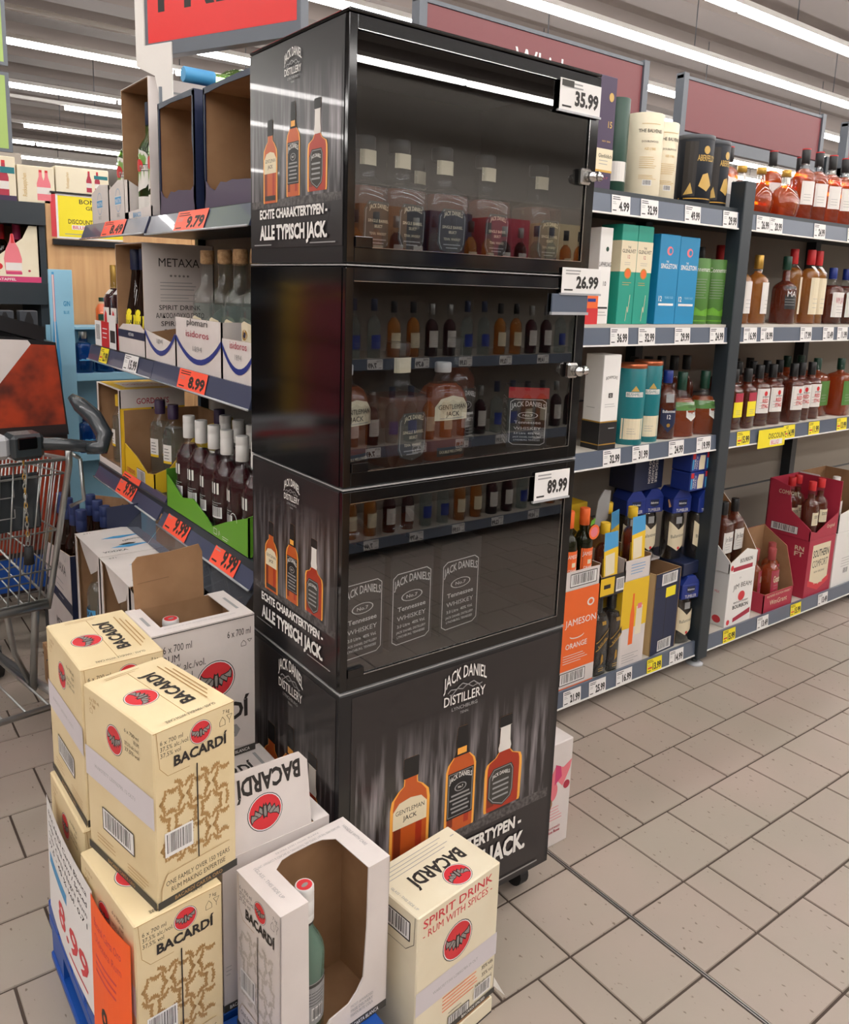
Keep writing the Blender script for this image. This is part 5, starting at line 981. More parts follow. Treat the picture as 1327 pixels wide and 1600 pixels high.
# dark display with red rock print
M('rock', (170, 58, 26), .45, noise=(9, (58, 22, 16), .38, .68)); M('fade_dark', (36, 24, 24), .45)
t = thing('promo_display', 'dark promotional display with red rock picture, far left', 'display', (.483, 3.22, 0))
g = G(); g.box(-.2, .02, .25, .275, .20, .86, 'fade_dark', .003); g.build('plinth', t)
for x in (-.15, .19): G().box(x, .12, 0, x+.05, .17, .25, 'dark_grey').build('leg', t)
g = G(); g.prism([(-.2, .86), (.275, .86), (.245, 1.205), (.11, 1.225), (-.2, 1.235)], 0, .20, 'satin_black', 'y'); g.build('head', t)
pr = Print((0, 0, 0), FX, FZ); pr.poly([(-.2, .868), (.268, .868), (.242, 1.195), (.16, 1.20), (.05, 1.06), (-.2, 1.0)], 'rock', 'picture'); pr.poly([(-.2, 1.0), (.05, 1.06), (.16, 1.2), (.15, 1.215), (-.2, 1.232)], 'card_white', 'white_corner'); pr.rect(-.2, .868, .268, .90, 'fade_dark', 'picture'); pr.done(t); pr = Print((0, .02, 0), FX, FZ); pr.rect(-.19, .42, .26, .80, 'rock', 'lower_picture'); pr.rect(-.19, .27, .26, .40, 'blue_plastic', 'blue_stripe'); pr.done(t)
g = G(); g.frame((-.1, -.02, 1.30), (.93, .1, -.28), (.2, .3, .95), [(0, 0), (.33, 0), (.33, .055), (0, .05)], 'satin_black', .02); g.build('monitor_arm', t)
g = G()
g.box(-.19, .08, 1.225, .22, .19, 1.24, 'satin_black'); g.build('top_tray', t)
for i, x in enumerate((.50, .60, .68)):
    c = thing('bottle_carton', ('dark bottle carton with white print on the promotional display, left', 'dark bottle carton with white print on the promotional display, middle', 'dark bottle carton with white print on the promotional display, right')[i], 'carton', (x-.05, 3.31, 1.2405), 0, 'dark cartons on the promotional display')
    G().box(0, 0, 0, .06, .06, .075, 'dark_grey', .002).build('carton_body', c); pr = face('front', .06, .06, .075); pr.poly([(.015, .0), (.045, 0), (.045, .04), (.035, .07), (.025, .07), (.015, .04)], 'black', 'print'); pr.done(c)
# green poster at the left edge
t = thing('hanging_poster', 'pale green hanging poster in a dark frame at the left edge', 'poster', (.34, 3.0, 1.83)); g = G(); g.box(0, 0, 0, .24, .012, .24, 'sign_frame'); g.box(0, 0, .26, .24, .012, .62, 'sign_frame'); g.build('frame', t); pr = Print((0, 0, 0), FX, FZ); pr.rect(.01, .01, .228, .23, 'green_poster', 'panel'); pr.rect(.01, .27, .228, .61, 'green_poster', 'panel'); pr.done(t)
g = G(); g.path([(.2, .006, .6), (.2, .006, 2.3)], .003, 'zinc', 6); g.build('cable', t)

# ------------------------------------------------------------------ shopping cart
ca = thing('shopping_cart', 'metal shopping cart with dark handle and coin lock at the left', 'shopping cart', (.30, 2.42, 0), .12)
# local frame: user side faces -y, basket goes to +y; right wall at x = +.27
hz = .99
g = G(); wall = .0035
def wire(pts, r=.003): g.path(pts, r, 'zinc', 6)
def bx(x, y, z):                                       # basket tapers to the far end and the bottom
    return (x, y, z)
TZ, BZ = .93, .50
near_t = [(-.27, 0, TZ), (.27, 0, TZ)]
top = [(-.27, 0, TZ), (.27, 0, TZ), (.24, .66, TZ-.06), (-.24, .66, TZ-.06)]
bot = [(-.215, .05, BZ), (.215, .05, BZ), (.19, .60, BZ+.08), (-.19, .60, BZ+.08)]
def lerp(a, b, t): return tuple(a[i]+(b[i]-a[i])*t for i in range(3))
for ring, r in ((top, .006), (bot, .005)): g.path(ring+[ring[0]], r, 'zinc', 6)
mid = [lerp(top[i], bot[i], .10) for i in range(4)]; g.path(mid+[mid[0]], .003, 'zinc', 6)
mid = [lerp(top[i], bot[i], .5) for i in range(4)]; g.path(mid+[mid[0]], .003, 'zinc', 6)
mid = [lerp(top[i], bot[i], .78) for i in range(4)]; g.path(mid+[mid[0]], .003, 'zinc', 6)
for e in range(4):
    n = 15 if e in (0, 2) else 20
    for i in range(1, n):
        a = lerp(top[e], top[(e+1) % 4], i/n); b = lerp(bot[e], bot[(e+1) % 4], i/n); wire([a, b], .0024)
for i in range(1, 12): wire([lerp(bot[0], bot[1], i/12), lerp(bot[3], bot[2], i/12)], .0024)
for i in range(1, 9): wire([lerp(bot[0], bot[3], i/9), lerp(bot[1], bot[2], i/9)], .0024)
g.build('basket', ca)
for s in (-1, 1):
    g = G(); g.path([(s*.275, -.005, TZ+.03), (s*.275, .0, TZ-.02), (s*.225, .05, BZ+.04), (s*.212, .055, BZ-.03)], .010, 'zinc', 8)
    g.path([(s*.30, -.02, TZ), (s*.30, -.035, TZ-.12), (s*.27, -.01, TZ-.14)], .006, 'zinc', 8); g.path([(s*.275, 0, TZ+.02), (s*.30, -.02, TZ)], .006, 'zinc', 8); g.build('rear_frame', ca)
g = G(); g.path([(-.34, -.10, hz-.01), (-.30, -.075, hz), (-.18, -.04, hz+.01), (.12, -.04, hz+.01), (.22, -.065, hz), (.31, -.125, hz-.012)], .017, 'plastic_dark', 10); h = g.build('handle', ca)
for s in (-1, 1):
    g = G(); g.path([(s*.285, -.115, hz-.012), (s*.318, -.135, hz-.012), (s*.335, -.115, hz+.02), (s*.325, -.075, hz+.065), (s*.300, -.035, hz+.10), (s*.283, -.015, hz+.122)], [.017, .022, .024, .024, .022, .010], 'plastic_dark', 10); g.build('grip_horn', h)
g = G(); g.box(-.16, -.075, hz-.03, .10, -.005, hz+.035, 'clear_grey', .012); g.box(.10, -.08, hz-.035, .185, 0, hz+.035, 'plastic_dark', .010); g.box(.115, -.0825, hz-.005, .165, -.078, hz+.028, 'gloss_black', .003); c = g.build('coin_lock', ca)
pr = Print((-.16, -.0755, hz-.03), FX, FZ); pr.rect(.02, .006, .215, .024, 'price_red', 'advert'); pr.rect(.02, .03, .10, .055, 'paper', 'advert'); pr.text('-10%', .12, .034, .018, 'price_red', name='advert'); pr.done(c)
g = G(); pts = [(.135, -.05, hz-.035)]
for i in range(18):
    z = hz-.045-i*.0135; a = .004
    if i % 2: ln = [(.135+.004*math.cos(k), -.052, z+.009*math.sin(k)) for k in [j*PI/4 for j in range(8)]]
    else: ln = [(.135, -.052+.004*math.cos(k), z+.009*math.sin(k)) for k in [j*PI/4 for j in range(8)]]
    g.path(ln, .0016, 'gold' if i % 3 == 0 else 'zinc', 5, True)
c = g.build('chain', ca)
g = G(); g.path([(.135, -.052, hz-.285), (.135, -.052, hz-.335)], [.012, .014], 'rubber', 8); g.build('key_plug', c)
g = G(); g.box(-.25, .03, TZ-.20, .20, .036, TZ-.035, 'plastic_dark', .004); f = g.build('child_seat_flap', ca); pr = Print((-.25, .03, TZ-.2), FX, FZ)
for v in (.04, .10): pr.ring([(.33, v+.025), (.33, v), (.38, v), (.38, v+.025)], .003, 'label_grey', 'moulding')
pr.done(f)
g = G()
for s in (-1, 1):
    g.path([(s*.18, .06, BZ-.01), (s*.20, .16, .30), (s*.215, .24, .135), (s*.20, .70, .12)], .012, 'zinc', 8); g.path([(s*.10, .07, BZ-.01), (s*.16, .22, .28), (s*.215, .24, .135)], .009, 'zinc', 8)
g.path([(-.24, .02, .17), (.24, .02, .17)], .010, 'zinc', 8)
for s in (-1, 1): g.path([(s*.24, .02, .17), (s*.235, .26, .14), (s*.20, .72, .12)], .012, 'zinc', 8)
g.path([(-.20, .05, BZ-.015), (.21, .05, BZ-.015)], .014, 'zinc', 8); g.box(-.26, .035, BZ-.035, .07, .065, BZ+.005, 'plastic_dark', .004)
for i in range(7): g.path([(-.2+i*.066, .03, .165), (-.2+i*.066, .70, .125)], .004, 'zinc', 6)
g.build('chassis', ca)
for s in (-1, 1):
    for y in (.05, .68):
        g = G(); g.path([(s*.23, y, .15), (s*.23, y, .115)], .010, 'zinc', 8); g.box(s*.23-.018, y-.012, .05, s*.23-.014, y+.012, .12, 'zinc'); g.box(s*.23+.014, y-.012, .05, s*.23+.018, y+.012, .12, 'zinc'); cs = g.build('caster', ca)
        g = G(); g.prism([(y+.055*math.cos(2*PI*i/18), .055+.055*math.sin(2*PI*i/18)) for i in range(18)], s*.23-.012, s*.23+.012, 'rubber', 'x'); g.build('wheel', cs)
# ------------------------------------------------------------------ goods on the whisky shelving
Z1, Z2, Z3, Z0 = 1.7655, 1.3525, .9385, .1035
def boxpack(name, lab, x, y, z, w, d, h, mat, rz=0, deco=None, left=None, group=None, cat='gift box'):
    t = thing(name, lab, cat, (x, y, z), rz, group); G().box(0, 0, 0, w, d, h, mat, .0015).build('box_body', t)
    if deco: pr = face('front', w, d, h); deco(pr, w, h); pr.done(t)
    if left: pr = face('left', w, d, h); left(pr, d, h); pr.done(t)
    return t
def tube(name, lab, x, y, z, r, h, mat, deco=None, rz=0, group=None, lid=None):
    t = thing(name, lab, 'gift tin', (x, y, z), rz, group); prof = [(0, r-.001), (.002, r), (h-.002, r), (h, r-.001)]
    G().lathe(prof, mat, 28).build('tube_body', t)
    if lid: G().lathe([(h-.014, r+.0005), (h-.013, r+.001), (h, r+.001), (h+.001, r)], lid, 28).build('lid', t)
    if deco: pr = Print(fn=surf(prof, 2, 1), off=.0006); deco(pr, r, h); pr.done(t)
    return t
GS = 'gift packs on the whisky shelf'
M('tin_dark', (24, 28, 36), .5, spec=.25)
# top level, first bay
def d_purple(p, w, h): p.rect(0, h*.16, w, h*.36, 'label_cream', 'print'); p.rect(0, h*.15, w, h*.17, 'gold', 'print'); p.text('Glenfiddich', w*.15, h*.28, h*.035, 'ink', w=w*.8); p.lines(w*.2, h*.25, w*.6, 2, h*.03, 'label_grey', .002); p.text('15', w*.6, h*.55, h*.06, 'gold_ink'); p.ell(w*.7, h*.82, w*.14, h*.04, 'gold_ink', 'print'); p.text('MALT', w*.2, h*.09, h*.02, 'crimson', w=w*.6); p.text('NEW YEAR', w*.3, h*.42, h*.015, 'gold_ink', w=w*.5)
boxpack('whisky_box', 'tall purple whisky box with white band beside the tower', 1.958, 1.77, Z1, .075, .075, .325, 'purple', 0, d_purple, group=GS)
def d_green(p, r, h): p.rect(-r*.9, h*.12, r*.9, h*.33, 'label_white', 'print', 8)
tube('whisky_tube', 'dark green whisky tube with white band, top shelf', 2.108, 1.83, Z1, .041, .285, 'dark_green', d_green, -.5, group=GS)
def d_balv(p, r, h):
    p.text('THE BALVENIE', 0, h*.76, h*.042, 'ink', w=r*1.25, al='c'); p.lines(-r*.5, h*.86, r, 1, .01, 'gold_ink', .0014, 'lettering', 0); p.text('DOUBLEWOOD', 0, h*.64, h*.025, 'ink', w=r*.9, al='c'); p.text('AGED 12 YEARS', 0, h*.55, h*.03, 'gold_ink', w=r*.6, al='c'); p.lines(-r*.5, h*.46, r*1.0, 6, h*.025, 'gold_ink', .0012); p.lines(-r*.5, h*.24, r, 3, h*.02, 'gold_ink', .0012); p.barcode(-r*.3, h*.12, r*.2, h*.19, 'barcode')
tube('whisky_tube', 'cream whisky tube with small print and barcode, left of the pair', 2.242, 1.825, Z1, .062, .255, 'cream_light', d_balv, -.5, group=GS); tube('whisky_tube', 'cream whisky tube of the pair, right one', 2.372, 1.86, Z1, .060, .25, 'cream_light', d_balv, -.25, group=GS)
def d_aber(p, r, h): p.rect(-r*.9, h*.95, r*.9, h*.965, 'gold', 'print', 8); p.rect(-r*.9, h*.06, r*.9, h*.075, 'gold', 'print', 8); p.rect(-r*.8, h*.1, -r*.25, h*.9, 'ink', 'print', 3); p.text('ABERFELDY', r*.3, h*.62, h*.09, 'gold_ink', w=r*1.1, al='c', bold=.02); p.poly([(-r*.1, h*.25), (r*.1, h*.42), (r*.4, h*.45), (r*.7, h*.28), (r*.4, h*.18)], 'gold_ink', 'print'); p.poly([(-r*.75, h*.12), (-r*.5, h*.3), (-r*.35, h*.14)], 'gold_ink', 'print'); p.ell(r*.25, h*.78, r*.18, h*.06, 'gold_ink', 'print')
tube('whisky_tube', 'dark tin whisky tube with gold picture, left of the pair', 2.525, 1.83, Z1, .066, .225, 'tin_dark', d_aber, -.5, group=GS, lid='dark_grey'); tube('whisky_tube', 'dark tin whisky tube with gold picture, right of the pair', 2.655, 1.85, Z1, .064, .225, 'tin_dark', d_aber, -.2, group=GS, lid='dark_grey')
SQ = [(0, .034), (.004, .036), (.13, .036), (.145, .030), (.152, .016), (.175, .014), (.178, .014)]
def d_sq(p): p.rect(-.020, .06, .026, .12, 'label_white', 'label'); p.poly([(.008, .085), (.018, .09), (.016, .11), (.008, .105)], 'black', 'label'); p.rect(-.03, .012, .03, .06, 'label_grey', 'lower_label')
bottle('whisky_bottle', 'pale gold square bottle with grey label beside the upright', 'bottle', SQ, 'clear_glass', 'gold_whisky', .76, ([(.172, .016), (.215, .016)], 'black'), 4, 1, d_sq, 20, (2.775, 1.875, Z1), 0, 'bottles on the whisky shelf, top level')
bottle('whisky_bottle', 'pale gold square bottle behind the one with grey label', 'bottle', SQ, 'clear_glass', 'gold_whisky', .76, ([(.172, .016), (.215, .016)], 'white'), 4, 1, d_sq, 20, (2.83, 1.98, Z1), 0, 'bottles on the whisky shelf, top level')
# second level, first bay
def d_laph(p, w, h): p.text('LAPHROAIG', w*.5, h*.60, h*.05, 'ink', w=w*1.0*.96, al='c'); p.text('10', w*.55, h*.40, h*.05, 'ink', al='c'); p.ell(w*.6, h*.78, w*.12, h*.025, 'dark_green', 'print'); p.rect(w*.1, h*.16, w*.9, h*.18, 'ink', 'print'); p.lines(w*.1, h*.12, w*.8, 2, h*.03, 'label_grey', .002)
boxpack('whisky_box', 'slim white whisky box beside the tower, second level', 2.025, 1.785, Z2, .058, .075, .302, 'white', 0, d_laph, group=GS)
boxpack('spirit_box', 'small orange and red box peeking out beside the tower', 1.955, 1.77, Z2, .062, .06, .1, 'orange', 0, lambda p, w, h: (p.rect(0, 0, w, h*.5, 'red', 'print'), p.rect(w*.2, h*.7, w*.8, h*.8, 'royal', 'print')), group=GS)
def d_glenl(p, w, h): p.rect(0, h*.53, w, h*.84, 'label_cream', 'print'); p.text('THE', w*.5, h*.765, h*.022, 'ink', al='c'); p.text('GLENLIVET', w*.5, h*.72, h*.036, 'ink', w=w*.86, al='c'); p.text('12', w*.5, h*.665, h*.036, 'crimson', al='c'); p.lines(w*.25, h*.62, w*.5, 2, h*.02, 'label_grey', .0012); p.ell(w*.5, h*.515, w*.22, h*.055, 'gold', 'print'); p.ell(w*.5, h*.515, w*.16, h*.042, 'orange', 'print'); p.lines(w*.2, h*.42, w*.6, 2, h*.022, 'gold_ink', .0016); p.ring([(w*.55, h*.03), (w*.62, h*.18), (w*.68, h*.12), (w*.75, h*.3)], .002, 'label_cream', 'print')
boxpack('whisky_box', 'teal whisky box with white upper band, left of the pair', 2.115, 1.775, Z2, .078, .09, .318, 'teal', 0, d_glenl, lambda p, w, h: p.rect(0, h*.53, w, h*.84, 'label_cream', 'print'), GS); boxpack('whisky_box', 'teal whisky box with white upper band, right of the pair', 2.195, 1.775, Z2, .078, .09, .318, 'teal', 0, d_glenl, None, GS)
def d_sing(p, w, h): p.ell(w*.5, h*.82, w*.15, h*.05, 'pale_pink', 'print'); p.ell(w*.53, h*.82, w*.08, h*.03, 'cyan', 'print'); p.text('THE', w*.35, h*.69, h*.022, 'white'); p.text('SINGLETON', w*.5, h*.625, h*.055, 'white', w=w*.8, al='c', bold=.016); p.text('12', w*.12, h*.26, h*.06, 'white', bold=.016); p.text('YEARS OLD', w*.40, h*.29, h*.025, 'pale_blue', w=w*.45); p.rect(w*.12, h*.21, w*.88, h*.235, 'white', 'print')
boxpack('whisky_box', 'bright blue whisky box with white lettering, left of the pair', 2.312, 1.775, Z2, .108, .075, .30, 'cyan', 0, d_sing, None, GS); boxpack('whisky_box', 'bright blue whisky box with white lettering, right of the pair', 2.422, 1.775, Z2, .11, .075, .298, 'cyan', 0, d_sing, None, GS)
def d_conn(p, r, h): p.text('Connemara', 0, h*.80, h*.075, 'white', w=r*1.5, al='c', bold=.02); p.lines(-r*.6, h*.68, r*1.2, 8, h*.04, 'label_grey', .0014); p.poly([(-r*.9, h*.2), (-r*.3, h*.26), (r*.2, h*.2), (r*.9, h*.25), (r*.9, h*.12), (-r*.9, h*.14)], 'lime', 'print'); p.rect(-r*.9, h*.04, r*.9, h*.06, 'lime', 'print', 8)
tube('whisky_tube', 'green whisky tube with white lettering, left of the pair', 2.600, 1.825, Z2, .046, .232, 'green', d_conn, -.6, GS); tube('whisky_tube', 'green whisky tube with white lettering, right of the pair', 2.698, 1.825, Z2, .047, .232, 'green', d_conn, -.45, GS)
def whisky_b(lab, x, y, z, h=.27, r=.036, liquid='whisky', cap='black', lm='label_cream', lz=(.05, .13), sh=.55, nk=.74, n=2, dy=1, txt=None, tm='ink', rz=-.3, group='bottles on the whisky shelf', fill=.72, capk=.80, top=None, band=None, wide=.8):
    def dc(p):
        if lm: p.rect(-r*wide, lz[0], r*wide, lz[1], lm, 'label', 6)
        if txt: p.text(txt, 0, lz[0]+(lz[1]-lz[0])*.55, (lz[1]-lz[0])*.26, tm, w=r*1.2*wide/.8, al='c', name='label', bold=.02)
        if lm: p.lines(-r*.5, lz[0]+(lz[1]-lz[0])*.42, r*.9, 3, (lz[1]-lz[0])*.12, 'label_grey', .0016, 'label')
        if top: p.rect(-r*.7, top[0], r*.7, top[1], top[2], 'upper_label', 5)
        if band: p.rect(-.0135, h*band[0], .0135, h*band[1], band[2], 'neck_band', 4)
    prof = std(h, r, sh, nk, .0145)
    return bottle('whisky_bottle', lab, 'bottle', prof, 'clear_glass', liquid, fill, (capp(h+.003, capk, .0158), cap), n, dy, dc, 16, (x, y, z), rz, group)
bk = whisky_b('dark bottle in the back row behind the green tubes, left', 2.60, 1.95, Z2, .28, .036, 'dark_whisky', 'black', None); dup(bk, (2.68, 1.95, Z2), 0, 'dark bottle in the back row behind the green tubes, middle'); dup(bk, (2.76, 1.93, Z2), 0, 'dark bottle in the back row behind the green tubes, right')
whisky_b('amber bottle with oval cream label half hidden by the upright', 2.785, 1.80, Z2, .25, .04, 'whisky', 'gold', 'label_cream', (.05, .14), fill=.75)
# third level, first bay
def d_bow(p, w, h): p.rect(0, 0, w, h*.30, 'satin_black', 'print'); p.rect(0, h*.29, w, h*.305, 'gold', 'print'); p.rect(0, h*.05, w, h*.062, 'gold', 'print'); p.text('BOWMORE', w*.5, h*.74, h*.035, 'ink', w=w*.66, al='c', arch=h*.01); p.rect(w*.38, h*.55, w*.62, h*.60, 'ink', 'print'); p.text('12', w*.5, h*.56, h*.03, 'white', al='c'); p.lines(w*.2, h*.48, w*.6, 2, h*.025, 'label_grey', .0014); p.rect(w*.5, h*.22, w*.85, h*.23, 'label_grey', 'print')
def d_bowl(p, w, h): p.rect(0, 0, w, h*.30, 'satin_black', 'print'); p.rect(0, h*.29, w, h*.305, 'gold', 'print'); p.rect(0, h*.05, w, h*.062, 'gold', 'print'); p.lines(w*.2, h*.44, w*.6, 1, h*.02, 'label_grey', .0014)
boxpack('whisky_box', 'large white and black whisky box at the front, third level', 2.062, 1.765, Z3, .085, .078, .315, 'white', 0, d_bow, d_bowl, GS); boxpack('whisky_box', 'smaller white and black whisky box behind the large one', 2.155, 1.83, Z3, .06, .07, .25, 'label_white', .05, d_bow, d_bowl, GS)
def d_bush(p, r, h): p.rect(-r*.75, h*.07, r*.75, h*.33, 'label_cream', 'print', 6); p.lines(-r*.4, h*.2, r*.7, 3, h*.03, 'label_grey', .0014); p.rect(-r*.6, h*.60, r*.6, h*.66, 'label_white', 'print', 5); p.text('BUSHMILLS', 0, h*.612, h*.04, 'deep_teal', w=r*1.1, al='c', bold=.02); p.poly([(-r*.3, h*.67), (r*.3, h*.67), (0, h*.74)], 'gold_ink', 'print')
M('copper', (176, 96, 62), .3, .7)
tube('whisky_tube', 'teal tin whisky tube with cream label, left of the pair', 2.268, 1.815, Z3, .050, .278, 'deep_teal', d_bush, -.55, GS, 'copper'); tube('whisky_tube', 'teal tin whisky tube with cream label, right of the pair', 2.368, 1.825, Z3, .049, .284, 'deep_teal', d_bush, -.45, GS, 'copper')
def d_b12(p): p.poly([(-.030, .06), (0, .025), (.030, .06), (.030, .115), (0, .1), (-.03, .115)], 'navy', 'label'); p.text('12', 0, .075, .016, 'white', al='c', name='label'); p.text('Ballantines', 0, .098, .010, 'white', w=.05, al='c', name='label'); p.ell(0, .052, .007, .007, 'gold', 'label'); p.rect(-.016, .135, .016, .165, 'label_grey', 'upper_label', 4)
bottle('whisky_bottle', 'dark bottle with navy shield label beside the teal tins', 'bottle', std(.245, .036, .62, .78, .0145), 'clear_glass', 'dark_whisky', .8, (capp(.248, .82, .016), 'royal'), 3, .8, d_b12, 18, (2.465, 1.81, Z3), -.4, 'bottles on the whisky shelf')
TLP = [(0, .055), (.004, .058), (.095, .060), (.125, .055), (.150, .036), (.165, .018), (.19, .0155), (.20, .0155)]
def d_tul(p): p.rect(-.054, .10, .054, .130, 'green', 'upper_label', 8); p.poly([(.0, .13), (.048, .13), (.048, .075), (.024, .06), (0, .075)], 'label_white', 'label'); p.text('Tullamore', .024, .11, .008, 'ink', w=.036, al='c', name='label'); p.lines(.008, .1, .03, 3, .008, 'label_grey', .0012, 'label')
tl = bottle('whisky_bottle', 'broad brown bottle with green band and pointed white label, left', 'bottle', TLP, 'clear_glass', 'whisky', .72, (capp(.238, .72, .0165), 'dark_green'), 2.6, .7, d_tul, 22, (2.565, 1.82, Z3), -.3, 'broad brown bottles with green band'); dup(tl, (2.70, 1.815, Z3), -.3, 'broad brown bottle with green band and pointed white label, right')
for i, x in enumerate((2.46, 2.54, 2.62, 2.70, 2.78)): dup(bk, (x, 1.96, Z3), 0, 'dark bottle in the back row of the third level, %s from left' % ORD[i], 'dark bottles in the back row of the third level')
# bottom level, first bay
def d_jam(p, w, h): p.rect(0, 0, w, h, 'orange', 'print'); p.rect(0, h*.02, w, h*.19, 'card_white', 'print'); p.barcode(w*.05, h*.05, w*.75, h*.17, border=.003); p.text('JAMESON', w*.96, h*.64, h*.07, 'white', w=w*.86, al='r', bold=.02); p.ell(w*.45, h*.53, w*.2, h*.03, 'label_white', 'print'); p.ell(w*.45, h*.54, w*.2, h*.03, 'orange', 'print'); p.text('ORANGE', w*.45, h*.41, h*.055, 'label_white', w=w*.6, al='c'); p.lines(w*.1, h*.34, w*.7, 4, h*.025, 'label_white', .0022); p.ell(w*.78, h*.84, w*.1, h*.04, 'label_white', 'print'); p.ell(w*.78, h*.84, w*.06, h*.025, 'orange', 'print')
boxpack('whiskey_carton', 'orange whiskey carton with barcodes at the bottom beside the tower', 1.945, 1.765, Z0, .178, .24, .36, 'card_white', 0, d_jam, cat='carton', group='cartons at the bottom of the whisky shelf')
t = open_box('whiskey_tray', 'white open tray with barcode on top of the orange carton', 'carton', (1.945, 1.765, Z0+.362), .178, .24, .07, front=.065, mo='card_white'); a = face('front', .178, .24, .07); a.barcode(.03, .01, .16, .055, border=.003); a.done(t)
def d_jo(p): p.rect(-.028, .05, .028, .13, 'orange', 'label', 6); p.text('JAMESON', 0, .105, .014, 'white', w=.05, al='c', name='label'); p.text('ORANGE', 0, .058, .010, 'white', w=.04, al='c', name='label'); p.rect(-.008, .075, .008, .09, 'label_cream', 'label')
jo = bottle('whiskey_bottle', 'green glass whiskey bottle with orange label and cap, left one', 'bottle', std(.26, .034, .55, .74, .0145), 'olive_glass', 'brown_glass', .7, (capp(.263, .78, .0165), 'orange'), 2, 1, d_jo, 16, (1.985, 1.80, Z0+.367), 0, 'orange labelled whiskey bottles'); j2 = dup(jo, (2.062, 1.80, Z0+.367), 0, 'green glass whiskey bottle with orange label and round tag, right one')
pr = Print((2.062-2.062, -.036, 0), FX, FZ); pr.ell(.012, .185, .026, .026, 'orange', 'neck_tag'); pr.ell(.012, .185, .018, .018, 'pale_pink', 'neck_tag'); pr.poly([(-.01, .21), (.01, .215), (.014, .235), (-.006, .228)], 'lime', 'neck_tag'); pr.done(j2)
JWP = [(0, .034), (.004, .0365), (.20, .0355), (.225, .028), (.24, .016), (.285, .014), (.287, .014)]
def d_jw(p): p.poly([(-.031, .10), (.031, .145), (.031, .175), (-.031, .13)], 'ink', 'label'); p.poly([(-.031, .128), (.031, .173), (.031, .177), (-.031, .132)], 'gold', 'label'); p.poly([(-.031, .098), (.031, .143), (.031, .147), (-.031, .102)], 'gold', 'label'); p.text('BLACK LABEL', 0, .126, .009, 'gold_ink', w=.05, al='c', name='label', rot=.62); p.poly([(-.006, .045), (.006, .055), (.004, .08), (-.002, .085), (-.006, .07)], 'gold', 'figure'); p.lines(-.016, .03, .032, 2, .008, 'gold_ink', .002, 'figure'); p.rect(-.010, .195, .010, .208, 'gold', 'crest')
jw = bottle('whisky_bottle', 'square black labelled bottle, left of the pair at the bottom', 'bottle', JWP, 'clear_glass', 'black_glass', .78, (capp(.29, .80, .0155), 'black'), 5, 1, d_jw, 20, (2.166, 1.80, Z0), 0, 'square black labelled bottles at the bottom'); dup(jw, (2.241, 1.80, Z0), 0, 'square black labelled bottle, right of the pair at the bottom')
t = open_box('whisky_tray', 'dark tray with yellow sticker torn open to brown inside', 'carton', (2.128, 1.765, Z0+.30), .135, .24, .26, front=.075, left=[(0, 0), (.24, 0), (.24, .08), (.14, .2), (0, .26)], right=[(0, 0), (.24, 0), (.24, .26), (.1, .2), (0, .08)], mo='satin_black'); a = face('front', .135, .24, .26); a.rect(.002, .006, .075, .07, 'yellow', 'sticker'); a.rect(.02, .03, .055, .045, 'ink', 'sticker'); a.barcode(.085, .01, .128, .06); a.done(t)
t = thing('carton_divider', 'brown cardboard block behind the square black bottles', 'divider', (2.128, 1.86, Z0)); G().box(0, 0, 0, .135, .14, .298, 'kraft_dark').build('divider_body', t)
HNP = std(.25, .033, .58, .75, .0145)
def d_hn(p): p.rect(-.026, .05, .026, .13, 'yellow', 'label', 5)
hn = bottle('whisky_bottle', 'bottle with yellow cap and blue neck hanger, left one', 'bottle', HNP, 'clear_glass', 'dark_whisky', .7, (capp(.253, .84, .0165), 'yellow'), 2, 1, d_hn, 16, (2.185, 1.81, Z0+.3045), 0, 'bottles with blue and yellow neck hangers')
def hanger(o, dx):
    g = G(); g.frame((dx, -.042, .02), (1, 0, 0), (0, .06, .998), [(-.036, 0), (.036, .005), (.038, .15), (.036, .205), (-.034, .205), (-.036, .15)], 'yellow', .001); g.frame((dx, -.0422, .02), FX, (0, .06, .998), [(-.036, .14), (.038, .15), (.036, .206), (-.034, .206)], 'sky_blue', .0006); g.frame((dx, -.0424, .02), FX, (0, .06, .998), [(-.028, .05), (.02, .055), (.02, .13), (-.028, .125)], 'label_cream', .0004); g.box(dx-.028, -.0435, .03, dx-.005, -.0425, .052, 'purple'); g.build('neck_hanger', o)
hanger(hn, 0)
boxpack('whisky_carton', 'yellow and white carton with printed bottle at the bottom', 2.255, 1.765, Z0, .145, .22, .335, 'card_white', 0, lambda p, w, h: (p.rect(0, h*.45, w, h, 'yellow', 'print'), p.poly([(w*.35, h*.25), (w*.52, h*.25), (w*.52, h*.6), (w*.47, h*.72), (w*.47, h*.84), (w*.40, h*.84), (w*.40, h*.72), (w*.35, h*.6)], 'orange', 'printed_bottle'), p.rect(w*.58, h*.35, w*.82, h*.68, 'cream_light', 'printed_glass'), p.rect(w*.62, h*.65, w*.78, h*.71, 'pale_pink', 'printed_glass'), p.lines(w*.15, h*.14, w*.65, 4, h*.03, 'label_grey', .002)), lambda p, w, h: p.rect(0, h*.45, w, h, 'yellow', 'print'), 'cartons at the bottom of the whisky shelf', 'carton')
t = open_box('whisky_tray', 'low white tray with blue small print on the yellow carton', 'carton', (2.255, 1.765, Z0+.337), .145, .22, .085, front=.075, mo='card_white'); a = face('front', .145, .22, .085); a.lines(.035, .055, .09, 4, .011, 'sky_blue', .0025); a.done(t)
hn2 = dup(hn, (2.33, 1.81, Z0+.3415), 0, 'bottle with yellow cap and blue neck hanger, front right one'); dup(hn, (2.30, 1.90, Z0+.3415), .3, 'bottle with yellow cap and blue neck hanger, back one')
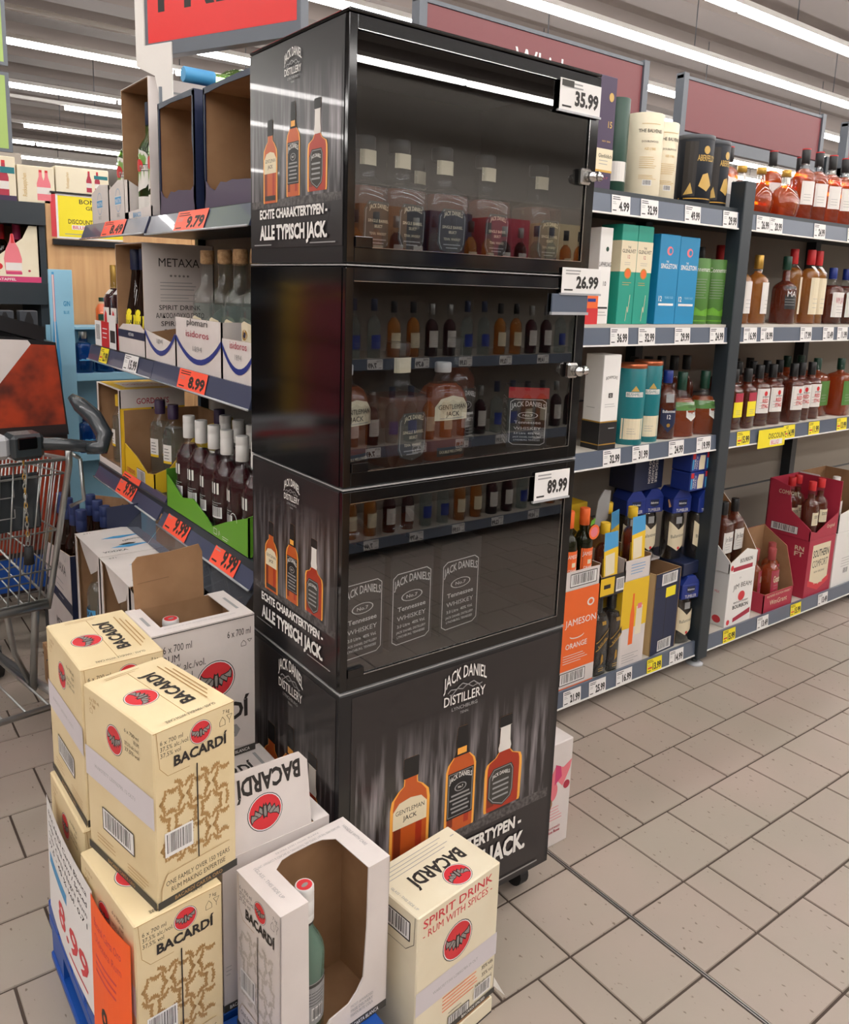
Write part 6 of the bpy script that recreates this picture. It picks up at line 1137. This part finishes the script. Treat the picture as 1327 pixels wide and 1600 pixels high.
t = thing('cardboard_flap', 'loose grey white cardboard flap standing among the hangers', 'cardboard', (2.20, 1.875, Z0+.56)); G().frame((0, 0, 0), (.85, .1, .2), FZ, [(0, -.06), (.10, -.04), (.11, .06), (.06, .08), (.02, .05)], 'label_grey', .003).build('flap', t)
def d_dark(p, w, h): p.rect(0, 0, w, h, 'navy', 'print'); p.rect(w*.48, h*.02, w*.5, h*.8, 'ink', 'slit'); p.barcode(w*.28, h*.02, w*.85, h*.16, border=.002); p.rect(0, h*.82, w, h*.828, 'ink', 'slit'); p.barcode(w*.25, h*.84, w*.88, h*.98); p.rect(w*.45, h*.68, w*.85, h*.80, 'yellow_tag', 'sticker')
def d_darkl(p, w, h): p.lines(w*.3, h*.74, w*.5, 4, h*.03, 'ink', .003); p.box(w*.1, h*.12, w*.45, h*.25, .003, 'ink', 'print'); p.lines(w*.3, h*.4, w*.3, 1, h*.03, 'ink', .003)
M('tan', (196, 168, 120), .6)
t = open_box('whisky_carton', 'navy and tan carton with barcodes and yellow sticker', 'carton', (2.447, 1.768, Z0), .165, .24, .325, .06, 'tan', 'kraft', top=False); a = face('front', .16, .24, .325); d_dark(a, .16, .325); a.done(t); a = face('left', .16, .24, .325); d_darkl(a, .24, .325); a.done(t)
BLP = std(.275, .042, .60, .78, .0145)
def d_bal(p): p.poly([(-.038, .06), (0, .035), (.038, .06), (.038, .145), (0, .12), (-.038, .155)], 'label_cream', 'label'); p.text('Ballantines', 0, .09, .014, 'ink', w=.06, al='c', name='label', bold=0, rot=.1); p.ell(.006, .046, .006, .006, 'red', 'label'); p.rect(-.014, .145, .014, .172, 'label_grey', 'upper_label', 3)
bl = bottle('whisky_bottle', 'dark whisky bottle with cream label and blue collar, lower row left', 'bottle', BLP, 'clear_glass', 'black_glass', .8, (capp(.278, .86, .016), 'black'), 3, .85, d_bal, 16, (2.668, 1.805, Z0), -.15, 'dark whisky bottles with blue tumbler collars')
g = G(); g.box(-.045, -.045, .190, .045, .045, .25, 'royal', .003); g.prism([(-.045, .25), (.045, .25), (.02, .282), (-.02, .282)], -.044, .044, 'royal', 'y'); cl = g.build('tumbler_collar', bl)
pr = Print((-.043, -.0455, .192), FX, FZ); pr.text('TUMBLER', .043, .004, .013, 'white', w=.06, al='c'); pr.poly([(.022, .05), (.064, .05), (.064, .028), (.043, .02), (.022, .028)], 'navy', 'lettering'); pr.text('Ballantines', .043, .034, .008, 'white', w=.036, al='c'); pr.done(cl)
lab = ['dark whisky bottle with blue collar, lower row beside the upright', 'dark whisky bottle with blue collar, upper row leftmost', 'dark whisky bottle with blue collar, upper row second from left', 'dark whisky bottle with blue collar, upper row third from left', 'dark whisky bottle with blue collar, upper row beside the upright']
for i, (x, y, z) in enumerate(((2.757, 1.80, Z0), (2.455, 1.93, .44), (2.55, 1.92, .44), (2.643, 1.86, .44), (2.740, 1.815, .44))): dup(bl, (x, y, z), -.2, lab[i])
t = thing('whisky_tray', 'blue and black low tray between the two rows of collared bottles', 'carton', (2.618, 1.772, .388)); g = G(); g.box(0, 0, 0, .19, .2, .050, 'navy', .002); g.build('tray_body', t)
t = thing('whisky_tray', 'black display carton holding the upper collared bottles, left', 'carton', (2.40, 1.86, Z0+.0)); g = G(); g.box(0, .155, 0, .2, .30, .3345, 'navy', .002); g.build('tray_body', t)
t = thing('whisky_tray', 'white tray edge under the collared bottles at the upright', 'carton', (2.41, 1.88, .432)); g = G(); g.box(0, 0, 0, .20, .11, .0075, 'card_white'); g.build('tray_body', t)
def mini(lab, x, z):
    t = thing('mixer_pack', lab, 'carton', (x, 1.775, z), 0, 'blue boxes stacked over the collared bottles'); G().box(0, 0, 0, .085, .09, .073, 'royal', .004).build('box_body', t)
    pr = face('front', .085, .09, .073); pr.poly([(.045, .008), (.08, .008), (.082, .062), (.05, .064), (.043, .04)], 'label_cream', 'tumbler_print'); pr.text('MAKE IT', .036, .012, .009, 'white', w=.05, rot=PI/2); pr.text('YOUR', .024, .012, .009, 'white', w=.04, rot=PI/2); pr.rect(.002, .01, .012, .05, 'sky_blue', 'print'); pr.rect(.002, .052, .02, .072, 'red', 'print'); pr.done(t)
mini('blue box with printed tumbler, lower left of four', 2.61, .724); mini('blue box with printed tumbler, lower right of four', 2.70, .724); mini('blue box with printed tumbler, upper left of four', 2.61, .7985); mini('blue box with printed tumbler, upper right of four', 2.70, .7985)
t = thing('whisky_carton', 'dark navy carton with white sideways lettering over the bottles', 'carton', (2.42, 1.885, .7225)); g = G(); g.box(0, 0, 0, .17, .12, .14, 'navy', .002); g.build('carton_body', t); pr = face('front', .17, .12, .14); pr.text('BESCHERE', .12, .125, .014, 'white', w=.1, rot=-PI/2); pr.text('PACKUNGEN', .10, .125, .014, 'white', w=.1, rot=-PI/2); pr.text('PRO KARTON', .08, .125, .014, 'white', w=.1, rot=-PI/2); pr.done(t)
t = thing('whisky_carton', 'flat yellow carton lying behind the orange whiskey bottles', 'carton', (1.98, 1.98, Z0+.45)); g = G(); g.box(0, 0, 0, .30, .2, .13, 'yellow', .002); g.build('carton_body', t); G().box(.0, .0, -.45, .30, .2, -.001, 'kraft').build('carton_support', t)
t = thing('cardboard_flap', 'brown cardboard flap leaning on the collared bottles', 'cardboard', (2.58, 1.835, .655)); G().frame((0, 0, 0), (1, 0, .1), (0, .5, .86), [(0, 0), (.11, 0), (.10, .02), (.01, .03)], 'kraft', .003).build('flap', t)

# ------------------------------------------------------------------ second bay
GB = 'bottles on the second whisky bay, top level'
DMP = [(0, .052), (.004, .056), (.04, .066), (.07, .064), (.10, .048), (.118, .024), (.128, .0165), (.15, .0155), (.17, .0155)]
def d_dim(p): p.ring([(-.03, .09), (0, .05), (.03, .09)], .0015, 'gold', 'netting'); p.ring([(0, .05), (.0, .01)], .0015, 'gold', 'netting'); p.rect(-.012, .125, .012, .15, 'label_white', 'neck_label', 4)
dm = bottle('whisky_bottle', 'bulbous amber bottle with gold wire and cap, right one', 'bottle', DMP, 'clear_glass', 'whisky', .72, (capp(.178, .86, .017), 'gold'), 2.4, .8, d_dim, 22, (3.11, 1.82, Z1), 0, GB)
dup(dm, (2.985, 1.85, Z1), .4, 'bulbous amber bottle with gold wire and cap, middle one'); dup(dm, (2.90, 1.88, Z1), .2, 'bulbous amber bottle with gold wire and cap, beside the upright')
rc = whisky_b('tall amber bottle with red rimmed black cap, first from left', 3.02, 2.02, Z1, .27, .04, 'whisky', 'black', 'label_white', (.06, .15), .62, .76, 4, .8, None, 'crimson', -.3, GB, .74); G().lathe([(.2725, .0165), (.2765, .0165)], 'red', 14).build('cap_rim', rc)
for i, (x, y) in enumerate(((3.255, 1.83), (3.36, 1.83), (3.47, 1.83), (3.575, 1.83), (3.22, 1.95), (3.43, 1.95), (3.69, 1.84), (3.8, 1.84))): dup(rc, (x, y, Z1), -.3, 'tall amber bottle with red rimmed black cap, %s' % ('second from left', 'third from left', 'fourth from left', 'fifth from left', 'back row left', 'back row right', 'sixth from left', 'seventh from left')[i])
GB = 'bottles on the second whisky bay, second level'
tc = whisky_b('golden bottle with white label and gold cap beside the upright', 2.985, 1.82, Z2, .26, .045, 'gold_whisky', 'gold', 'label_white', (.04, .16), .62, .76, 2, 1, None, 'ink', .4, GB, .78); dup(tc, (2.885, 1.83, Z2), .2, 'golden bottle with white label half behind the upright')
whisky_b('dark brown bottle with black cap and small label, second level', 3.19, 1.82, Z2, .265, .05, 'dark_whisky', 'dark_green', 'black', (.06, .15), .5, .66, 2, 1, 'MA', 'white', -.4, GB, .8, wide=.5)
pd = whisky_b('amber bottle with red cap and tall cream label, left of three', 3.29, 1.85, Z2, .30, .04, 'gold_whisky', 'red', 'label_cream', (.04, .19), .68, .78, 2, 1, None, 'ink', .8, GB, .76, .80, None, (.70, .79, 'paper')); p2 = dup(pd, (3.37, 1.82, Z2), .1, 'amber bottle with red cap and tall cream label, middle of three'); dup(pd, (3.45, 1.83, Z2), .1, 'amber bottle with red cap and tall cream label, right of three')
dup(pd, (2.98, 1.99, Z2), 0, 'bottle with red cap in the back row beside the upright'); dup(pd, (3.11, 1.99, Z2), 0, 'bottle with red cap in the back row, second from the upright')
wl = whisky_b('dark bottle with white label and blue cap at the photo edge, left', 3.565, 1.82, Z2, .235, .052, 'dark_whisky', 'royal', 'label_white', (.03, .135), .6, .74, 2, 1, 'WM LAWSONS', 'crimson', 0, GB, .7); dup(wl, (3.685, 1.82, Z2), 0, 'dark bottle with white label and blue cap at the photo edge, right'); dup(wl, (3.61, 1.95, Z2), 0, 'dark bottle with blue cap in the back row at the photo edge'); dup(wl, (3.80, 1.83, Z2), 0, 'dark bottle with blue cap just beyond the photo edge')
GB = 'square dark bottles on the second whisky bay, third level'
rs = whisky_b('square dark bottle with white and red label, front row, first from the upright', 3.085, 1.825, Z3+.0, .245, .041, 'dark_whisky', 'black', 'label_white', (.055, .155), .64, .76, 4, .9, None, 'red', -.25, GB, .82, .78, None)
pr = Print(fn=surf(std(.245, .041, .64, .76, .0145), 4, .9), off=.0016); pr.ell(.008, .135, .008, .010, 'red', 'rosette'); pr.text('RED', .008, .098, .016, 'red', w=.03, al='c', bold=.016); pr.text('STAG', .008, .076, .016, 'red', w=.036, al='c', bold=.016); pr.text('JIM BEAM', .008, .118, .007, 'ink', w=.034, al='c'); pr.done(rs)
for i, (x, y) in enumerate(((3.185, 1.825), (3.33, 1.815), (3.42, 1.83), (3.505, 1.83), (3.13, 1.95), (3.24, 1.95), (3.35, 1.95), (3.45, 1.95), (3.19, 2.07), (3.30, 2.07), (3.41, 2.07))): dup(rs, (x, y, Z3), -.25 if i != 2 else -.45, 'square dark bottle with white and red label, %s' % ('front row, second from the upright', 'front row, third from the upright', 'front row, fourth from the upright', 'front row, fifth from the upright', 'middle row, first from the upright', 'middle row, second from the upright', 'middle row, third from the upright', 'middle row, fourth from the upright', 'back row, first from the upright', 'back row, second from the upright', 'back row, third from the upright')[i])
ap = whisky_b('dark bottle with lime label and printed cherries beside the upright, left', 2.90, 1.82, Z3, .235, .037, 'dark_whisky', 'black', 'yellow_tag', (.05, .11), .62, .76, 4, .9, None, 'red', 0, GB, .82, .78, (.11, .145, 'crimson')); dup(ap, (2.985, 1.815, Z3), 0, 'dark bottle with lime label and printed cherries beside the upright, right')
gr = whisky_b('amber bottle with large green label at the photo edge, front', 3.76, 1.83, Z3, .255, .055, 'whisky', 'dark_green', 'green', (.05, .16), .68, .78, 4, .9, None, 'lime', 0, GB, .84); dup(gr, (3.625, 1.87, Z3), 0, 'amber bottle with large green label, second from the photo edge'); dup(gr, (3.60, 2.0, Z3), 0, 'amber bottle with large green label, back row left'); dup(gr, (3.72, 2.0, Z3), 0, 'amber bottle with large green label, back row right')
# bottom level, second bay
GC = 'cartons at the bottom of the second whisky bay'
def d_beam(p, w, h): p.bat if False else None; p.text('JIM BEAM', w*.55, h*.66, h*.09, 'ink', w=w*.7, al='c', arch=h*.03); p.ell(w*.55, h*.52, w*.13, h*.09, 'price_red', 'rosette'); p.text('BOURBON', w*.55, h*.30, h*.07, 'ink', w=w*.6, al='c', bold=.02); p.text('KENTUCKY STRAIGHT', w*.55, h*.40, h*.03, 'ink', w=w*.56, al='c'); p.poly([(w*.3, h*.05), (w*.95, h*.14), (w*.95, h*.24), (w*.3, h*.13)], 'crimson', 'ribbon'); p.text('0,7 l', w*.4, h*.86, h*.03, 'label_grey'); p.ell(w*.12, h*.08, w*.06, h*.05, 'price_red', 'rosette')
def d_beaml(p, w, h): p.poly([(w*.1, 0), (w*.5, 0), (w*.55, h*.5), (w*.4, h*.75), (w*.25, h*.95), (w*.1, h*.7)], 'gold_ink', 'printed_bottle'); p.ell(w*.8, h*.12, w*.1, h*.07, 'price_red', 'rosette'); p.text('MIX', w*.7, h*.6, h*.05, 'pale_pink')
boxpack('bourbon_carton', 'white bourbon carton with red rosette beside the upright', 2.935, 1.77, Z0, .19, .2, .235, 'white', 0, d_beam, d_beaml, GC, 'carton')
t = open_box('bourbon_carton', 'white bourbon carton torn open to brown, stacked on the first', 'carton', (2.93, 1.77, Z0+.237), .20, .2, .30, front=[(0, 0), (.2, 0), (.2, .07), (.12, .09), (0, .04)], left=[(0, 0), (.2, 0), (.2, .05), (.12, .12), (0, .29)], right=[(0, 0), (.2, 0), (.2, .29), (.08, .18), (0, .06)], mo='white', mi='kraft', group=GC); a = face('front', .2, .2, .1); a.text('BOURBON', .12, .034, .018, 'ink', w=.09, al='c'); a.rect(.03, .002, .17, .02, 'crimson', 'ribbon'); a.ell(.02, .02, .01, .012, 'price_red', 'rosette'); a.done(t)
jb = whisky_b('bourbon bottle with black cap standing in the torn white carton', 2.99, 1.86, Z0+.241, .27, .042, 'dark_whisky', 'black', 'label_white', (.06, .15), .64, .76, 4, .9, 'Jim Beam', 'ink', 0, 'bottles in the bottom cartons of the second bay', .82); dup(jb, (3.085, 1.87, Z0+.241), 0, 'second bourbon bottle with black cap in the torn white carton')
t = open_box('whisky_carton', 'red carton with script lettering cut open around three bottles', 'carton', (3.215, 1.765, Z0), .235, .17, .33, front=.085, left=.088, right=[(0, 0), (.17, 0), (.17, .33), (.05, .26), (0, .09)], mo='crimson', mi='kraft', group=GC); a = face('front', .235, .17, .085); a.text('BLENDED SCOTCH WHISKY', .12, .068, .010, 'label_cream', w=.19, al='c'); a.text('WmGrant', .12, .03, .024, 'label_cream', w=.14, al='c', bold=0); a.done(t)
M('grants', (150, 62, 62), .5)
gt = whisky_b('triangular red labelled whisky bottle in the red carton, middle', 3.33, 1.815, Z0+.005, .26, .038, 'whisky', 'grants', 'crimson', (.05, .17), .62, .76, 3, .9, 'Grants', 'label_cream', 0, 'red labelled whisky bottles in the red carton', .8); dup(gt, (3.255, 1.85, Z0+.005), .4, 'triangular red labelled whisky bottle in the red carton, left'); dup(gt, (3.405, 1.86, Z0+.005), -.3, 'triangular red labelled whisky bottle in the red carton, right')
def d_so(p, w, h): p.rect(0, 0, w, h, 'crimson', 'print'); p.poly([(w*.16, h*.2), (w*.84, h*.2), (w*.84, h*.9), (w*.16, h*.9)], 'label_cream', 'panel_print'); p.text('SOUTHERN', w*.5, h*.68, h*.13, 'ink', w=w*.6, al='c', bold=.02); p.text('COMFORT', w*.5, h*.50, h*.13, 'ink', w=w*.58, al='c', bold=.02); p.text('NEW ORLEANS', w*.5, h*.40, h*.035, 'ink', w=w*.4, al='c'); p.poly([(w*.1, h*.3), (w*.5, h*.18), (w*.9, h*.3), (w*.9, h*.2), (w*.5, h*.08), (w*.1, h*.2)], 'price_red', 'panel_print'); p.text('Original', w*.5, h*.2, h*.06, 'label_cream', w=w*.34, al='c')
def d_sol(p, w, h): p.rect(0, 0, w, h, 'crimson', 'print'); p.text('RN', w*.7, h*.80, h*.08, 'label_cream', w=w*.2, bold=.02); p.text('FT', w*.7, h*.70, h*.08, 'label_cream', w=w*.2, bold=.02)
boxpack('liqueur_carton', 'crimson liqueur carton with large cream name panel', 3.55, 1.765, Z0, .235, .22, .275, 'crimson', 0, d_so, d_sol, GC, 'carton')
t = open_box('liqueur_carton', 'crimson open carton with bottles stacked on the liqueur carton', 'carton', (3.545, 1.765, Z0+.277), .245, .22, .25, front=[(0, 0), (.245, 0), (.245, .12), (.235, .10), (.06, .03), (0, .045)], left=[(0, 0), (.22, 0), (.22, .05), (.12, .12), (.1, .23), (.02, .25), (0, .25)], mo='crimson', mi='crimson', group=GC); a = face('left', .245, .22, .25); a.barcode(.03, .015, .16, .05, border=.002); a.text('COMFORT', .05, .19, .02, 'label_cream', w=.1); a.done(t); a = face('front', .245, .22, .25); a.text('Original', .18, .04, .018, 'label_cream', w=.07, al='c', bold=0); a.done(t)
so = whisky_b('dark liqueur bottle with red cap in the crimson carton, front left', 3.60, 1.81, Z0+.281, .255, .038, 'dark_whisky', 'red', 'label_cream', (.06, .12), .55, .72, 2, 1, 'SOUTHERN', 'ink', .2, 'red capped liqueur bottles', .78, .84); dup(so, (3.70, 1.82, Z0+.281), 0, 'dark liqueur bottle with red cap in the crimson carton, front right'); dup(so, (3.605, 1.91, Z0+.281), 0, 'dark liqueur bottle with red cap in the crimson carton, back left'); dup(so, (3.68, 1.92, Z0+.281), 0, 'dark liqueur bottle with red cap in the crimson carton, back right')
boxpack('spirit_carton', 'plain white spirit carton at the right photo edge', 3.80, 1.765, Z0, .25, .22, .27, 'white', 0, lambda p, w, h: (p.lines(w*.3, h*.5, w*.4, 4, h*.05, 'label_grey', .002), p.barcode(w*.4, h*.2, w*.6, h*.32)), None, GC, 'carton')
t = open_box('spirit_carton', 'white open carton stacked at the right photo edge', 'carton', (3.80, 1.765, Z0+.272), .25, .22, .26, front=[(0, 0), (.25, 0), (.25, .2), (.12, .11), (0, .09)], left=[(0, 0), (.22, 0), (.22, .1), (.1, .26), (0, .26)], mo='white', mi='kraft', group=GC)
whisky_b('amber bottle with white cap in the white carton at the edge', 3.86, 1.83, Z0+.276, .25, .037, 'gold_whisky', 'cap_white', 'label_white', (.06, .14), .58, .74, 2, 1, None, 'ink', 0, 'bottles in the bottom cartons of the second bay', .8)
# pale pink drinks display carton behind the tower
t = thing('drink_carton', 'white carton with printed pink picture on the floor behind the tower', 'carton', (1.362, 1.312, 0)); G().box(0, 0, 0, .162, .30, .30, 'card_white', .002).build('carton_body', t)
a = face('front', .162, .30, .30); a.poly([(.07, .15), (.11, .19), (.13, .17), (.155, .215), (.16, .24), (.13, .225), (.10, .235), (.085, .21)], 'pale_pink', 'picture'); a.ell(.09, .165, .022, .03, 'pale_pink', 'picture'); a.poly([(.1, .18), (.125, .20), (.12, .23), (.1, .24)], 'pink', 'picture'); a.ell(.145, .17, .012, .012, 'crimson', 'picture'); a.ell(.075, .13, .02, .02, 'kraft', 'picture'); a.lines(.06, .115, .08, 5, .009, 'pale_pink', .0018); a.text('Schaumwein', .1, .052, .009, 'crimson', w=.06, al='c', bold=.02); a.text('Edition Rose', .1, .04, .009, 'crimson', w=.06, al='c', bold=.02); a.done(t); a = face('top', .162, .30, .30); a.lines(.08, .2, .06, 4, .02, 'label_grey', .0018); a.done(t)
# ------------------------------------------------------------------ shelving across the aisle (behind the camera, mirrored in the glass doors)
op = thing('shelving_unit', 'shelving unit across the aisle mirrored in the glass doors', 'shelf', (0, 0, 0))
YB = -1.05
G().box(2.05, YB-.5, 0, 2.12, YB+.02, 2.0, 'wood').build('end_upright', op); G().box(2.12, YB-.5, 0, 5.2, YB-.48, 2.0, 'back_panel').build('back_panel', op)
OL = (.12, .62, 1.08, 1.52)
for z in OL: G().box(2.12, YB-.48, z-.03, 5.2, YB-.01, z, 'shelf_beige').build('shelf_board', op)
for z in OL:
    r = G().box(2.12, YB-.01, z-.055, 5.2, YB, z+.002, 'rail_blue').build('price_rail', op)
    for i in range(9):
        x = 2.35+i*.3; price_tag(r, (x, YB+.001, z-.052), (-1, 0, 0), FZ, .095, .052, ('7.49', '6.79', '13.99', '12.99', '14.99', '11.99', '7.29', '6.79', '8.49')[i], 'paper')
ob = whisky_b('', 2.2, YB-.08, OL[1], .29, .037, 'gold_whisky', 'black', 'label_cream', (.05, .13), rz=PI, group='mirrored bottles across the aisle')
oc = whisky_b('', 2.3, YB-.08, OL[2], .28, .037, 'red_spirit', 'zinc', 'label_white', (.05, .14), rz=PI, group='mirrored bottles across the aisle')
od = whisky_b('', 2.3, YB-.08, OL[3], .30, .036, 'water', 'navy', 'royal', (.05, .12), rz=PI, group='mirrored bottles across the aisle')
names = ['lowest', 'second', 'third', 'top']
for li, z in enumerate(OL):
    for i in range(14):
        src = (ob, oc, od)[(i//2+li) % 3]; x = 2.22+i*.125
        if src['label'] == '' : o = src; o.location = (x, YB-.08, z)
        else: o = dup(src, (x, YB-.08, z), PI)
        o['label'] = 'bottle across the aisle, %s shelf, %s from the wooden end' % (names[li], (ORD+['thirteenth', 'fourteenth'])[i])
for i, x in enumerate((2.3, 2.75, 3.2, 3.65)):
    t = thing('drink_carton', 'carton on the top shelf across the aisle, %s from the wooden end' % ORD[i], 'carton', (x, YB-.42, OL[3]), 0, 'cartons across the aisle'); G().box(0, 0, 0, .3, .25, .34, ('kraft', 'navy', 'crimson', 'cream')[i], .002).build('carton_body', t)

# stacked crates further left, outside the picture, mirrored in the glossy side of the tower
for mat, y, lab in (('crimson', 3.9, 'stack of dark red drink crates left of the aisle'), ('yellow', 4.85, 'stack of yellow drink crates left of the aisle')):
    t = thing('crate_stack', lab, 'crates', (-1.9, y, 0), 0, 'crate stacks left of the aisle')
    for i in range(5):
        for k in range(2):
            g = G(); x = k*.42; z = i*.29; g.box(x, 0, z, x+.4, .8, z+.21, mat, .006); g.box(x, 0, z+.24, x+.4, .8, z+.285, mat, .006)
            for q in (0, .36): g.box(x+q, 0, z+.2, x+q+.04, .04, z+.25, mat); g.box(x+q, .76, z+.2, x+q+.04, .8, z+.25, mat)
            g.build('crate', t)
